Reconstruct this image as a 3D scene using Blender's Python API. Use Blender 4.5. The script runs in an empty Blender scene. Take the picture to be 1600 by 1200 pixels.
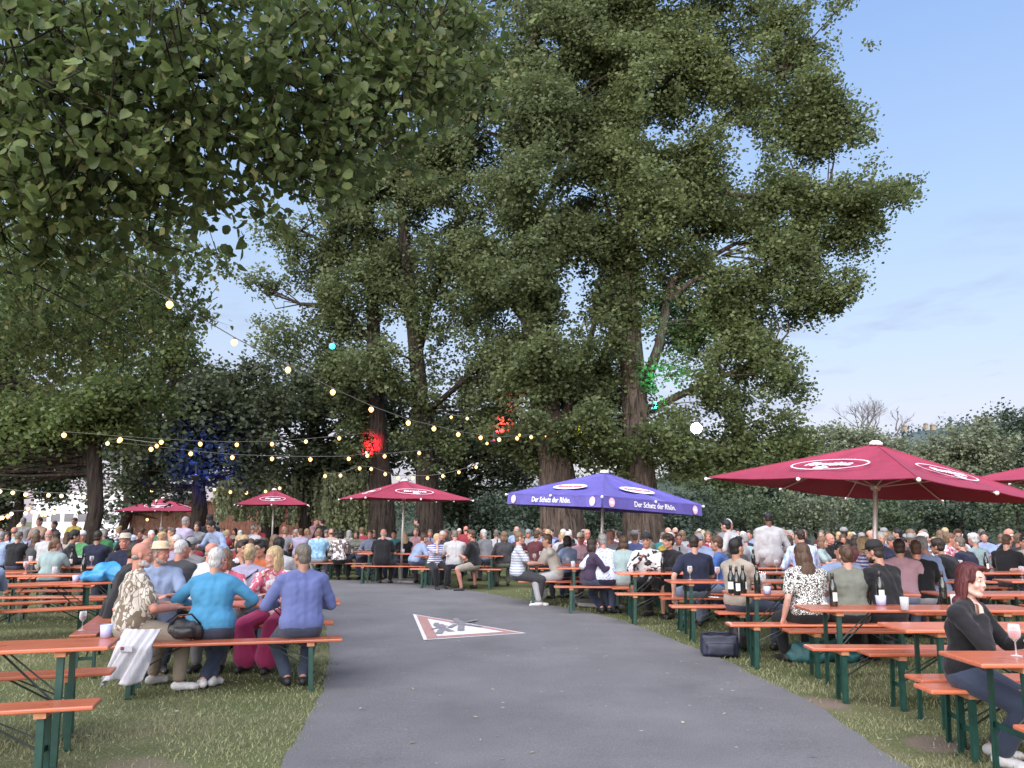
import bpy, bmesh, math, random
import numpy as np
from mathutils import Vector, Matrix, noise as mnoise

SC = bpy.context.scene
COL = SC.collection
R = math.radians
# ------------------------------------------------------------------ camera
FPX, CAMH, PITCH = 1250.0, 1.62, R(9.67)
cam_d = bpy.data.cameras.new("camera")
cam_d.sensor_width = 36.0
cam_d.lens = 36.0 * FPX / 1600.0
cam_d.clip_start, cam_d.clip_end = 0.05, 3000.0
cam = bpy.data.objects.new("camera", cam_d)
cam.location = (0, 0, CAMH)
cam.rotation_euler = (R(90) + PITCH, 0, 0)
COL.objects.link(cam)
SC.camera = cam
# ------------------------------------------------------------------ sky
w = bpy.data.worlds.new("World")
SC.world = w
w.use_nodes = True
nt = w.node_tree
for n in list(nt.nodes):
    nt.nodes.remove(n)
def N(tree, kind, **kw):
    n = tree.nodes.new(kind)
    for k, v in kw.items():
        if k in ('ins',):
            for a, b in v.items():
                n.inputs[a].default_value = b
        else:
            setattr(n, k, v)
    return n
SUN_ELEV, SUN_AZ = 9.0, 205.0            # low, behind the camera and to its left (azimuth clockwise from +Y)
sky = N(nt, 'ShaderNodeTexSky', sky_type='NISHITA', sun_disc=False)
sky.sun_elevation = R(SUN_ELEV); sky.sun_rotation = R(SUN_AZ)
sky.altitude = 200; sky.air_density = 1.0; sky.dust_density = 1.2; sky.ozone_density = 2.0
tc = N(nt, 'ShaderNodeTexCoord')
sep = N(nt, 'ShaderNodeSeparateXYZ')
nt.links.new(tc.outputs['Generated'], sep.inputs[0])
# dusk tint over the height of the sky: lilac belt at the horizon, pale, then blue
ramp = N(nt, 'ShaderNodeValToRGB')
cr = ramp.color_ramp
cr.elements[0].position = 0.0; cr.elements[0].color = (0.50, 0.42, 0.52, 1)
cr.elements[1].position = 1.0; cr.elements[1].color = (0.18, 0.29, 0.58, 1)
for p_, c_ in ((0.10, (0.53, 0.47, 0.595, 1)), (0.20, (0.45, 0.505, 0.65, 1)), (0.34, (0.365, 0.48, 0.69, 1)), (0.58, (0.225, 0.36, 0.68, 1))):
    e = cr.elements.new(p_); e.color = c_
nt.links.new(sep.outputs['Z'], ramp.inputs[0])
mul = N(nt, 'ShaderNodeMixRGB', blend_type='MULTIPLY', ins={'Fac': 1.0, 'Color2': (1, 1, 1, 1)})
SKY_K = 6.0
scale = N(nt, 'ShaderNodeVectorMath', operation='SCALE'); scale.inputs['Scale'].default_value = SKY_K
nt.links.new(ramp.outputs[0], scale.inputs[0])
mix = N(nt, 'ShaderNodeMixRGB', ins={'Fac': 0.72})
nt.links.new(sky.outputs[0], mix.inputs['Color1']); nt.links.new(scale.outputs[0], mix.inputs['Color2'])
# thin violet-grey cloud wisps
mp = N(nt, 'ShaderNodeMapping'); mp.inputs['Scale'].default_value = (2.6, 2.6, 11.0); mp.inputs['Location'].default_value = (0.35, 0.2, 0.55)
nz = N(nt, 'ShaderNodeTexNoise', ins={'Scale': 2.2, 'Detail': 6.0, 'Roughness': 0.55, 'Distortion': 0.3})
cl = N(nt, 'ShaderNodeValToRGB'); cl.color_ramp.elements[0].position = 0.50; cl.color_ramp.elements[1].position = 0.66
cl.color_ramp.elements[0].color = (0, 0, 0, 1); cl.color_ramp.elements[1].color = (0.5, 0.5, 0.5, 1)
band = N(nt, 'ShaderNodeValToRGB')
band.color_ramp.elements[0].position = 0.12; band.color_ramp.elements[0].color = (1, 1, 1, 1)
band.color_ramp.elements[1].position = 0.42; band.color_ramp.elements[1].color = (0, 0, 0, 1)
nt.links.new(sep.outputs['Z'], band.inputs[0])
nt.links.new(tc.outputs['Generated'], mp.inputs[0]); nt.links.new(mp.outputs[0], nz.inputs[0]); nt.links.new(nz.outputs[0], cl.inputs[0])
mm = N(nt, 'ShaderNodeMath', operation='MULTIPLY')
nt.links.new(cl.outputs[0], mm.inputs[0]); nt.links.new(band.outputs[0], mm.inputs[1])
cmix = N(nt, 'ShaderNodeMixRGB', ins={'Color2': (0.25 * SKY_K, 0.26 * SKY_K, 0.38 * SKY_K, 1)})
nt.links.new(mm.outputs[0], cmix.inputs['Fac']); nt.links.new(mix.outputs[0], cmix.inputs['Color1'])
bg = N(nt, 'ShaderNodeBackground', ins={'Strength': 0.12})
wo = N(nt, 'ShaderNodeOutputWorld')
nt.links.new(cmix.outputs[0], bg.inputs[0]); nt.links.new(bg.outputs[0], wo.inputs[0])
# ------------------------------------------------------------------ sun: soft afterglow from behind the camera
sun_d = bpy.data.lights.new("sun", 'SUN')
sun_d.energy = 4.2; sun_d.angle = R(100); sun_d.color = (1.0, 0.96, 0.95)
sun = bpy.data.objects.new("sun", sun_d)
az = R(SUN_AZ)
sd = Vector((math.sin(az) * math.cos(R(40)), math.cos(az) * math.cos(R(40)), math.sin(R(40))))
sun.rotation_euler = sd.to_track_quat('Z', 'Y').to_euler()
sun.location = (0, 0, 30)
COL.objects.link(sun)
SC.view_settings.view_transform = 'Standard'
SC.view_settings.look = 'None'
SC.view_settings.exposure = 1.10
SC.view_settings.gamma = 1.0
try:
    SC.cycles.use_denoising = True
    SC.cycles.max_bounces = 6
    SC.cycles.diffuse_bounces = 3
    SC.cycles.transparent_max_bounces = 12
    SC.cycles.sample_clamp_indirect = 4.0
    SC.cycles.caustics_reflective = False
    SC.cycles.caustics_refractive = False
except Exception:
    pass

# ------------------------------------------------------------------ layout helpers (photo pixel -> world point)
CP, SP = math.cos(PITCH), math.sin(PITCH)
def ray(u, v):
    a, b = (u - 800.0) / FPX, (600.0 - v) / FPX
    return Vector((a, CP - b * SP, SP + b * CP))
def at_y(u, v, y):
    d = ray(u, v); return Vector((0, 0, CAMH)) + d * (y / d.y)
def at_z(u, v, z=0.0):
    d = ray(u, v); return Vector((0, 0, CAMH)) + d * ((z - CAMH) / d.z)
def xat(u, y):
    return (u - 800.0) / FPX * y * 1.0145
def u_of(p):
    q = Vector(p) - Vector((0, 0, CAMH))
    f = q.y * CP + q.z * SP
    return 800 + FPX * q.x / f
# ------------------------------------------------------------------ objects
def link(o, parent=None):
    COL.objects.link(o)
    if parent is not None:
        o.parent = parent
    return o
def mesh_np(name, V, F):
    """V (n,3) array; F list of arrays each (m,k)"""
    me = bpy.data.meshes.new(name)
    V = np.asarray(V, np.float32)
    if isinstance(F, np.ndarray): F = [F]
    F = [np.asarray(f, np.int32) for f in F if len(f)]
    me.vertices.add(len(V)); me.vertices.foreach_set('co', V.ravel())
    nl = sum(f.size for f in F); npoly = sum(len(f) for f in F)
    me.loops.add(nl); me.polygons.add(npoly)
    me.loops.foreach_set('vertex_index', np.concatenate([f.ravel() for f in F]))
    tot = np.concatenate([np.full(len(f), f.shape[1], np.int32) for f in F])
    st = np.concatenate([[0], np.cumsum(tot)[:-1]]).astype(np.int32)
    me.polygons.foreach_set('loop_start', st)
    try: me.polygons.foreach_set('loop_total', tot)
    except Exception: pass
    me.update(calc_edges=True)
    return me
class MB:
    """collects shapes into one mesh"""
    def __init__(s): s.v = []; s.f = []; s.n = 0; s.m = []
    def add(s, V, F, mi=0):
        V = [tuple(p) for p in V]
        s.v += V
        for f in F:
            s.f.append(tuple(i + s.n for i in f)); s.m.append(mi)
        s.n += len(V); return s
    def box(s, c, d, rot=None, bev=0.0, mi=0):
        x, y, z = d[0] / 2, d[1] / 2, d[2] / 2
        if bev <= 0:
            P = [(-x, -y, -z), (x, -y, -z), (x, y, -z), (-x, y, -z), (-x, -y, z), (x, -y, z), (x, y, z), (-x, y, z)]
            F = [(3, 2, 1, 0), (4, 5, 6, 7), (0, 1, 5, 4), (1, 2, 6, 5), (2, 3, 7, 6), (3, 0, 4, 7)]
        else:
            bm = bmesh.new(); bmesh.ops.create_cube(bm, size=1.0)
            for q in bm.verts: q.co = Vector((q.co.x * d[0], q.co.y * d[1], q.co.z * d[2]))
            bmesh.ops.bevel(bm, geom=list(bm.edges), offset=bev, segments=2, affect='EDGES', profile=0.5)
            bm.verts.ensure_lookup_table(); bm.verts.index_update()
            P = [tuple(q.co) for q in bm.verts]; F = [tuple(q.index for q in f.verts) for f in bm.faces]; bm.free()
        M = (rot.to_matrix() if hasattr(rot, 'to_matrix') else rot) if rot is not None else None
        c = Vector(c)
        P = [tuple((M @ Vector(p) if M is not None else Vector(p)) + c) for p in P]
        return s.add(P, F, mi)
    def tube(s, pts, rad, seg=8, cap=True, mi=0):
        pts = [Vector(p) for p in pts]
        if not hasattr(rad, '__len__'): rad = [rad] * len(pts)
        V, F = [], []
        prev = None
        for i, p in enumerate(pts):
            a = pts[max(0, i - 1)]; b = pts[min(len(pts) - 1, i + 1)]
            t = (b - a).normalized()
            if prev is None:
                x = t.orthogonal().normalized()
            else:
                x = (prev - t * prev.dot(t))
                x = x.normalized() if x.length > 1e-6 else t.orthogonal().normalized()
            prev = x
            y = t.cross(x)
            for k in range(seg):
                a_ = 2 * math.pi * k / seg
                V.append(p + (x * math.cos(a_) + y * math.sin(a_)) * rad[i])
        for i in range(len(pts) - 1):
            for k in range(seg):
                k2 = (k + 1) % seg
                F.append((i * seg + k, i * seg + k2, (i + 1) * seg + k2, (i + 1) * seg + k))
        if cap:
            F.append(tuple(range(seg - 1, -1, -1))); F.append(tuple((len(pts) - 1) * seg + k for k in range(seg)))
        return s.add(V, F, mi)
    def lathe(s, prof, c=(0, 0, 0), seg=16, mi=0):
        c = Vector(c); V, F = [], []
        for r, z in prof:
            for k in range(seg):
                a = 2 * math.pi * k / seg
                V.append(c + Vector((r * math.cos(a), r * math.sin(a), z)))
        for i in range(len(prof) - 1):
            for k in range(seg):
                k2 = (k + 1) % seg
                F.append((i * seg + k, i * seg + k2, (i + 1) * seg + k2, (i + 1) * seg + k))
        F.append(tuple(range(seg - 1, -1, -1))); F.append(tuple((len(prof) - 1) * seg + k for k in range(seg)))
        return s.add(V, F, mi)
    def ball(s, c, r, seg=12, rings=8, mi=0, M=None):
        c = Vector(c); rr = r if hasattr(r, '__len__') else (r, r, r)
        V = [(0, 0, -1)]
        for i in range(1, rings):
            t = math.pi * i / rings
            for k in range(seg):
                a = 2 * math.pi * k / seg
                V.append((math.sin(t) * math.cos(a), math.sin(t) * math.sin(a), -math.cos(t)))
        V.append((0, 0, 1))
        F = []
        for k in range(seg):
            F.append((0, 1 + (k + 1) % seg, 1 + k))
            F.append((len(V) - 1, 1 + (rings - 2) * seg + k, 1 + (rings - 2) * seg + (k + 1) % seg))
        for i in range(rings - 2):
            for k in range(seg):
                k2 = (k + 1) % seg
                F.append((1 + i * seg + k, 1 + i * seg + k2, 1 + (i + 1) * seg + k2, 1 + (i + 1) * seg + k))
        V = [Vector((p[0] * rr[0], p[1] * rr[1], p[2] * rr[2])) for p in V]
        if M is not None: V = [M @ p for p in V]
        return s.add([p + c for p in V], F, mi)
    def mesh(s, name, mats, smooth=False):
        me = bpy.data.meshes.new(name)
        me.from_pydata(s.v, [], s.f)
        if not isinstance(mats, (list, tuple)): mats = [mats]
        for m in mats: me.materials.append(m)
        if len(mats) > 1: me.polygons.foreach_set('material_index', s.m)
        if smooth: me.polygons.foreach_set('use_smooth', [True] * len(me.polygons))
        me.update()
        return me
    def build(s, name, mats, parent=None, smooth=False):
        return link(bpy.data.objects.new(name, s.mesh(name, mats, smooth)), parent)
def thing(name, label, cat, loc=(0, 0, 0), rz=0.0, group=None):
    o = bpy.data.objects.new(name, None)
    o.empty_display_size = 0.1
    o.location = loc; o.rotation_euler = (0, 0, rz)
    link(o); return tag(o, label, cat, group)
def tag(o, label=None, cat=None, group=None, kind=None):
    if label: o['label'] = label
    if cat: o['category'] = cat
    if group: o['group'] = group
    if kind: o['kind'] = kind
    return o
def dup(root, loc=None, rz=None, label=None, group=None):
    def cp(o, par):
        c = o.copy(); COL.objects.link(c)
        if par is not None: c.parent = par
        for ch in list(o.children): cp(ch, c)
        return c
    r = cp(root, None)
    if loc is not None: r.location = loc
    if rz is not None: r.rotation_euler = (0, 0, rz)
    if label: r['label'] = label
    if group: r['group'] = group
    return r
# ------------------------------------------------------------------ materials
_M = {}
def mat(name, col, rough=0.6, var=0.08, nscale=30.0, bump=0.0, bscale=200.0, metal=0.0, spec=0.5, coat=0.0):
    key = (name, tuple(col), rough)
    if key in _M: return _M[key]
    m = bpy.data.materials.new(name); m.use_nodes = True
    t = m.node_tree; b = t.nodes['Principled BSDF']
    b.inputs['Roughness'].default_value = rough; b.inputs['Metallic'].default_value = metal
    b.inputs['Specular IOR Level'].default_value = spec
    if coat: b.inputs['Coat Weight'].default_value = coat; b.inputs['Coat Roughness'].default_value = 0.12
    tc = N(t, 'ShaderNodeTexCoord')
    n = N(t, 'ShaderNodeTexNoise', ins={'Scale': nscale, 'Detail': 4.0})
    t.links.new(tc.outputs['Object'], n.inputs['Vector'])
    rp = N(t, 'ShaderNodeValToRGB')
    c = np.array(col[:3])
    rp.color_ramp.elements[0].position = 0.3; rp.color_ramp.elements[1].position = 0.7
    rp.color_ramp.elements[0].color = (*np.clip(c * (1 - var), 0, 1), 1); rp.color_ramp.elements[1].color = (*np.clip(c * (1 + var), 0, 1), 1)
    t.links.new(n.outputs[0], rp.inputs[0]); t.links.new(rp.outputs[0], b.inputs['Base Color'])
    if bump:
        n2 = N(t, 'ShaderNodeTexNoise', ins={'Scale': bscale, 'Detail': 3.0}); t.links.new(tc.outputs['Object'], n2.inputs['Vector'])
        bp = N(t, 'ShaderNodeBump', ins={'Strength': bump, 'Distance': 0.02}); t.links.new(n2.outputs[0], bp.inputs['Height']); t.links.new(bp.outputs[0], b.inputs['Normal'])
    _M[key] = m
    return m
def emit(name, col, strength):
    key = ('emit', name)
    if key in _M: return _M[key]
    m = bpy.data.materials.new(name); m.use_nodes = True
    b = m.node_tree.nodes['Principled BSDF']
    b.inputs['Base Color'].default_value = (*col, 1); b.inputs['Emission Color'].default_value = (*col, 1); b.inputs['Emission Strength'].default_value = strength
    _M[key] = m; return m
def leaf_mat(name, dark, light, trans=0.35, rough=0.5, clump=0.35):
    m = bpy.data.materials.new(name); m.use_nodes = True
    t = m.node_tree; b = t.nodes['Principled BSDF']; out = t.nodes['Material Output']
    g = N(t, 'ShaderNodeNewGeometry'); tc = N(t, 'ShaderNodeTexCoord')
    nz = N(t, 'ShaderNodeTexNoise', ins={'Scale': clump, 'Detail': 3.0}); t.links.new(tc.outputs['Object'], nz.inputs['Vector'])
    ad = N(t, 'ShaderNodeMath', operation='MULTIPLY_ADD', ins={1: 0.55}); t.links.new(g.outputs['Random Per Island'], ad.inputs[0]); 
    ml = N(t, 'ShaderNodeMath', operation='MULTIPLY', ins={1: 0.6}); t.links.new(nz.outputs[0], ml.inputs[0]); t.links.new(ml.outputs[0], ad.inputs[2])
    rp = N(t, 'ShaderNodeValToRGB'); rp.color_ramp.elements[0].position = 0.15; rp.color_ramp.elements[1].position = 0.85
    rp.color_ramp.elements[0].color = (*dark, 1); rp.color_ramp.elements[1].color = (*light, 1)
    t.links.new(ad.outputs[0], rp.inputs[0]); t.links.new(rp.outputs[0], b.inputs['Base Color'])
    b.inputs['Roughness'].default_value = rough
    b.inputs['Specular IOR Level'].default_value = 0.35
    tr = N(t, 'ShaderNodeBsdfTranslucent'); t.links.new(rp.outputs[0], tr.inputs[0])
    mx = N(t, 'ShaderNodeMixShader', ins={0: trans})
    t.links.new(b.outputs[0], mx.inputs[1]); t.links.new(tr.outputs[0], mx.inputs[2]); t.links.new(mx.outputs[0], out.inputs[0])
    return m
rng = np.random.default_rng(7)
random.seed(7)
# ================================================================== ground, path, river, hills
WORN = [(-2.5, 5.35, .62), (-2.0, 5.15, .55), (-3.0, 5.15, .5), (2.75, 7.6, .35), (-4.9, 7.0, .55), (2.3, 9.3, .3), (3.1, 6.2, .3)]
def ground_material():
    m = bpy.data.materials.new('meadow'); m.use_nodes = True
    t = m.node_tree; b = t.nodes['Principled BSDF']; b.inputs['Roughness'].default_value = 0.95; b.inputs['Specular IOR Level'].default_value = 0.1
    tc = N(t, 'ShaderNodeTexCoord')
    n1 = N(t, 'ShaderNodeTexNoise', ins={'Scale': 0.55, 'Detail': 5.0, 'Roughness': 0.6}); n2 = N(t, 'ShaderNodeTexNoise', ins={'Scale': 45.0, 'Detail': 4.0})
    for n in (n1, n2): t.links.new(tc.outputs['Object'], n.inputs['Vector'])
    r1 = N(t, 'ShaderNodeValToRGB'); r1.color_ramp.elements[0].position = 0.40; r1.color_ramp.elements[1].position = 0.66
    r1.color_ramp.elements[0].color = (0.11, 0.13, 0.06, 1); r1.color_ramp.elements[1].color = (0.21, 0.19, 0.12, 1)
    e = r1.color_ramp.elements.new(0.56); e.color = (0.15, 0.16, 0.085, 1)
    t.links.new(n1.outputs[0], r1.inputs[0])
    r2 = N(t, 'ShaderNodeValToRGB'); r2.color_ramp.elements[0].position = 0.3; r2.color_ramp.elements[1].position = 0.75
    r2.color_ramp.elements[0].color = (0.55, 0.55, 0.5, 1); r2.color_ramp.elements[1].color = (1.2, 1.2, 1.1, 1)
    t.links.new(n2.outputs[0], r2.inputs[0])
    mx = N(t, 'ShaderNodeMixRGB', blend_type='MULTIPLY', ins={'Fac': 1.0}); t.links.new(r1.outputs[0], mx.inputs['Color1']); t.links.new(r2.outputs[0], mx.inputs['Color2'])
    # trodden bare earth where people step in and out of the benches
    last = mx
    n3 = N(t, 'ShaderNodeTexNoise', ins={'Scale': 2.6, 'Detail': 5.0}); t.links.new(tc.outputs['Object'], n3.inputs['Vector'])
    for cx, cy, rr in WORN:
        ds = N(t, 'ShaderNodeVectorMath', operation='DISTANCE'); ds.inputs[1].default_value = (cx, cy, 0); t.links.new(tc.outputs['Object'], ds.inputs[0])
        a1 = N(t, 'ShaderNodeMath', operation='MULTIPLY_ADD', ins={1: 1.0 / rr}); t.links.new(ds.outputs['Value'], a1.inputs[0]); t.links.new(n3.outputs[0], a1.inputs[2])
        rd = N(t, 'ShaderNodeValToRGB'); rd.color_ramp.elements[0].position = 0.75; rd.color_ramp.elements[0].color = (1, 1, 1, 1); rd.color_ramp.elements[1].position = 1.25; rd.color_ramp.elements[1].color = (0, 0, 0, 1)
        hf = N(t, 'ShaderNodeMath', operation='MULTIPLY', ins={1: 0.72}); t.links.new(a1.outputs[0], hf.inputs[0]); t.links.new(hf.outputs[0], rd.inputs[0])
        m2 = N(t, 'ShaderNodeMixRGB', ins={'Color2': (0.19, 0.15, 0.12, 1)}); t.links.new(rd.outputs[0], m2.inputs['Fac']); t.links.new(last.outputs[0], m2.inputs['Color1']); last = m2
    t.links.new(last.outputs[0], b.inputs['Base Color'])
    bp = N(t, 'ShaderNodeBump', ins={'Strength': 0.6, 'Distance': 0.03}); t.links.new(n2.outputs[0], bp.inputs['Height']); t.links.new(bp.outputs[0], b.inputs['Normal'])
    return m
def bank_line(x):       # y at which the lawn drops to the river, only on the right
    return 34.0 - 0.25 * max(0.0, x - 2)
def ground_z(x, y):
    """flat lawn, then the river bank, river bed, and the far bank"""
    if x < -6: 
        edge = 60.0
    elif x < 2:
        edge = 60 - 26 * (x + 6) / 8
    else:
        edge = bank_line(x)
    d = y - edge
    if d <= 0: return 0.0
    if d < 5: return -1.9 * (d / 5)
    return -1.9
XS = np.unique(np.concatenate([np.linspace(-14, 14, 57), np.linspace(-60, 60, 61), np.array([-900, -500, -250, -120, 120, 250, 500, 900])]))
YS = np.unique(np.concatenate([np.linspace(-12, 50, 125), np.linspace(50, 130, 41), np.array([-300, -100, -40, 200, 300, 500, 900, 1500])]))
V = np.array([[x, y, ground_z(x, y)] for y in YS for x in XS])
nx = len(XS); ii, jj = np.meshgrid(np.arange(len(YS) - 1), np.arange(nx - 1), indexing='ij')
q = (ii * nx + jj).ravel()
F = np.stack([q, q + 1, q + nx + 1, q + nx], 1)
me = mesh_np('ground', V, F); me.materials.append(ground_material()); me.polygons.foreach_set('use_smooth', [True] * len(me.polygons))
tag(link(bpy.data.objects.new('ground', me)), kind='structure')
# river
def water_mat():
    m = bpy.data.materials.new('river_water'); m.use_nodes = True
    t = m.node_tree; b = t.nodes['Principled BSDF']
    b.inputs['Base Color'].default_value = (0.012, 0.02, 0.018, 1); b.inputs['Roughness'].default_value = 0.09; b.inputs['IOR'].default_value = 1.33
    tc = N(t, 'ShaderNodeTexCoord'); mp = N(t, 'ShaderNodeMapping'); mp.inputs['Scale'].default_value = (0.6, 2.2, 1)
    n = N(t, 'ShaderNodeTexNoise', ins={'Scale': 1.4, 'Detail': 3.0}); t.links.new(tc.outputs['Object'], mp.inputs[0]); t.links.new(mp.outputs[0], n.inputs[0])
    bp = N(t, 'ShaderNodeBump', ins={'Strength': 0.25, 'Distance': 0.1}); t.links.new(n.outputs[0], bp.inputs['Height']); t.links.new(bp.outputs[0], b.inputs['Normal'])
    return m
V = np.array([[-160, 30, -1.25], [200, 20, -1.25], [220, 400, -1.25], [-160, 400, -1.25]]); 
me = mesh_np('river', V, np.array([[0, 1, 2, 3]])); me.materials.append(water_mat())
tag(link(bpy.data.objects.new('river', me)), kind='structure')

# asphalt path
def g2(u, v): p = at_z(u, v, 0); return (p.x, p.y)
PATH_L = [(-1.15, -2.0), (-1.3, 2.5), g2(437, 1200), g2(478, 1128), g2(500, 1090), g2(512, 1045), g2(515, 1015), g2(508, 985), g2(500, 960), (-4.3, 16.6), (-5.8, 18.9), (-9.0, 20.8), (-16.0, 22.6), (-40, 26)]
PATH_R = [(3.3, -2.0), (3.05, 2.5), g2(1420, 1200), g2(1330, 1140), g2(1250, 1090), g2(1170, 1052), g2(1100, 1020), g2(950, 965), g2(800, 935), g2(700, 918), g2(600, 909), (-6.8, 23.4), (-16.0, 25.6), (-40, 29.5)]
def resample(pl, n):
    P = np.array(pl); d = np.concatenate([[0], np.cumsum(np.linalg.norm(np.diff(P, axis=0), axis=1))])
    # catmull-rom through the points
    out = []
    for s in np.linspace(0, len(P) - 1.0001, n):
        i = int(s); f = s - i
        p0, p1, p2, p3 = P[max(i - 1, 0)], P[i], P[min(i + 1, len(P) - 1)], P[min(i + 2, len(P) - 1)]
        out.append(0.5 * ((2 * p1) + (-p0 + p2) * f + (2 * p0 - 5 * p1 + 4 * p2 - p3) * f * f + (-p0 + 3 * p1 - 3 * p2 + p3) * f ** 3))
    return np.array(out)
NP_ = 260
pl, pr = resample(PATH_L, NP_), resample(PATH_R, NP_)
def wob(P, s):
    out = P.copy()
    for i, p in enumerate(P):
        out[i] += 0.035 * np.array([mnoise.noise(Vector((p[0] * 2.3, p[1] * 2.3, s))), mnoise.noise(Vector((p[0] * 2.3, p[1] * 2.3, s + 9)))]) + 0.012 * np.array([mnoise.noise(Vector((p[0] * 11, p[1] * 11, s))), 0])
    return out
plw, prw = wob(pl, 1.0), wob(pr, 5.0)
NC = 9
V = []
for i in range(NP_):
    for k in range(NC):
        f = k / (NC - 1); p = plw[i] * (1 - f) + prw[i] * f
        V.append((p[0], p[1], 0.012 + 0.018 * (1 - (2 * f - 1) ** 2)))
F = [(i * NC + k, i * NC + k + 1, (i + 1) * NC + k + 1, (i + 1) * NC + k) for i in range(NP_ - 1) for k in range(NC - 1)]
def asphalt():
    m = bpy.data.materials.new('asphalt'); m.use_nodes = True
    t = m.node_tree; b = t.nodes['Principled BSDF']; b.inputs['Roughness'].default_value = 0.82; b.inputs['Specular IOR Level'].default_value = 0.3
    tc = N(t, 'ShaderNodeTexCoord')
    a = N(t, 'ShaderNodeTexNoise', ins={'Scale': 75.0, 'Detail': 5.0, 'Roughness': .7}); c = N(t, 'ShaderNodeTexNoise', ins={'Scale': 0.8, 'Detail': 6.0, 'Roughness': 0.62}); v = N(t, 'ShaderNodeTexVoronoi', ins={'Scale': 260.0})
    for n in (a, c, v): t.links.new(tc.outputs['Object'], n.inputs['Vector'])
    r1 = N(t, 'ShaderNodeValToRGB'); r1.color_ramp.elements[0].position = 0.25; r1.color_ramp.elements[1].position = 0.8
    r1.color_ramp.elements[0].color = (0.118, 0.1155, 0.120, 1); r1.color_ramp.elements[1].color = (0.195, 0.191, 0.197, 1); t.links.new(c.outputs[0], r1.inputs[0])
    r2 = N(t, 'ShaderNodeValToRGB'); r2.color_ramp.elements[0].position = 0.3; r2.color_ramp.elements[1].position = 0.75
    r2.color_ramp.elements[0].color = (0.6, 0.6, 0.6, 1); r2.color_ramp.elements[1].color = (1.4, 1.4, 1.4, 1); t.links.new(a.outputs[0], r2.inputs[0])
    mx = N(t, 'ShaderNodeMixRGB', blend_type='MULTIPLY', ins={'Fac': 1.0}); t.links.new(r1.outputs[0], mx.inputs['Color1']); t.links.new(r2.outputs[0], mx.inputs['Color2'])
    # rare pale specks of stone and gum
    v2 = N(t, 'ShaderNodeTexVoronoi', ins={'Scale': 3.1}); t.links.new(tc.outputs['Object'], v2.inputs['Vector'])
    r3 = N(t, 'ShaderNodeValToRGB'); r3.color_ramp.elements[0].position = 0.045; r3.color_ramp.elements[0].color = (1, 1, 1, 1); r3.color_ramp.elements[1].position = 0.065; r3.color_ramp.elements[1].color = (0, 0, 0, 1)
    t.links.new(v2.outputs['Distance'], r3.inputs[0])
    sp = N(t, 'ShaderNodeMixRGB', ins={'Color2': (0.32, 0.31, 0.32, 1)}); t.links.new(r3.outputs[0], sp.inputs['Fac']); t.links.new(mx.outputs[0], sp.inputs['Color1'])
    t.links.new(sp.outputs[0], b.inputs['Base Color'])
    bp = N(t, 'ShaderNodeBump', ins={'Strength': 0.5, 'Distance': 0.006}); t.links.new(v.outputs[0], bp.inputs['Height']); t.links.new(bp.outputs[0], b.inputs['Normal'])
    return m
me = mesh_np('path', np.array(V), np.array(F)); me.materials.append(asphalt()); me.polygons.foreach_set('use_smooth', [True] * len(me.polygons))
tag(link(bpy.data.objects.new('path', me)), kind='structure')
def on_path(x, y, pad=0.0):
    i = np.argmin(np.abs(pl[:, 1] - y) + 0.2 * np.abs(pl[:, 0] - x)); 
    return None
# painted triangle on the asphalt
def path_z(p):  return 0.0315
def flat_poly(px): return [Vector((*g2(*q), 0)) for q in px]
tri = flat_poly([(645, 962.5), (822, 993), (662, 1004)])
cen = (tri[0] + tri[1] + tri[2]) / 3
def inset(t, d):
    out = []
    n = len(t)
    for i in range(n):
        a, b, c = t[i - 1], t[i], t[(i + 1) % n]
        e1 = (b - a).normalized(); e2 = (c - b).normalized()
        n1 = Vector((-e1.y, e1.x, 0)); n2 = Vector((-e2.y, e2.x, 0))
        if (cen - b).dot(n1) < 0: n1 = -n1
        if (cen - b).dot(n2) < 0: n2 = -n2
        k = 1 + n1.dot(n2)
        out.append(b + (n1 + n2) * (d / k))
    return out
white_paint = mat('white_road_paint', (0.62, 0.60, 0.62), 0.7, 0.12, 18, 0.25, 160)
red_paint = mat('faded_red_road_paint', (0.36, 0.20, 0.18), 0.75, 0.15, 18, 0.25, 160)
grey_paint = mat('grey_road_paint', (0.20, 0.19, 0.205), 0.75, 0.12, 18, 0.25, 160)
root = thing('road_marking', 'white and faded red warning triangle painted on the grey asphalt path', 'road marking', (cen.x, cen.y, 0))
def sheet(name, poly, z, m, par):
    me = bpy.data.meshes.new(name)
    vs = [(p.x - cen.x, p.y - cen.y, z) for p in poly]
    me.from_pydata(vs, [], [tuple(range(len(vs)))]); me.materials.append(m)
    o = link(bpy.data.objects.new(name, me), par)
    if me.polygons[0].normal.z < 0: me.flip_normals()
    return o
sheet('border', tri, 0.034, white_paint, root)
sheet('red_band', inset(tri, 0.05), 0.038, red_paint, root)
sheet('field', inset(tri, 0.20), 0.042, white_paint, root)
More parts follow.
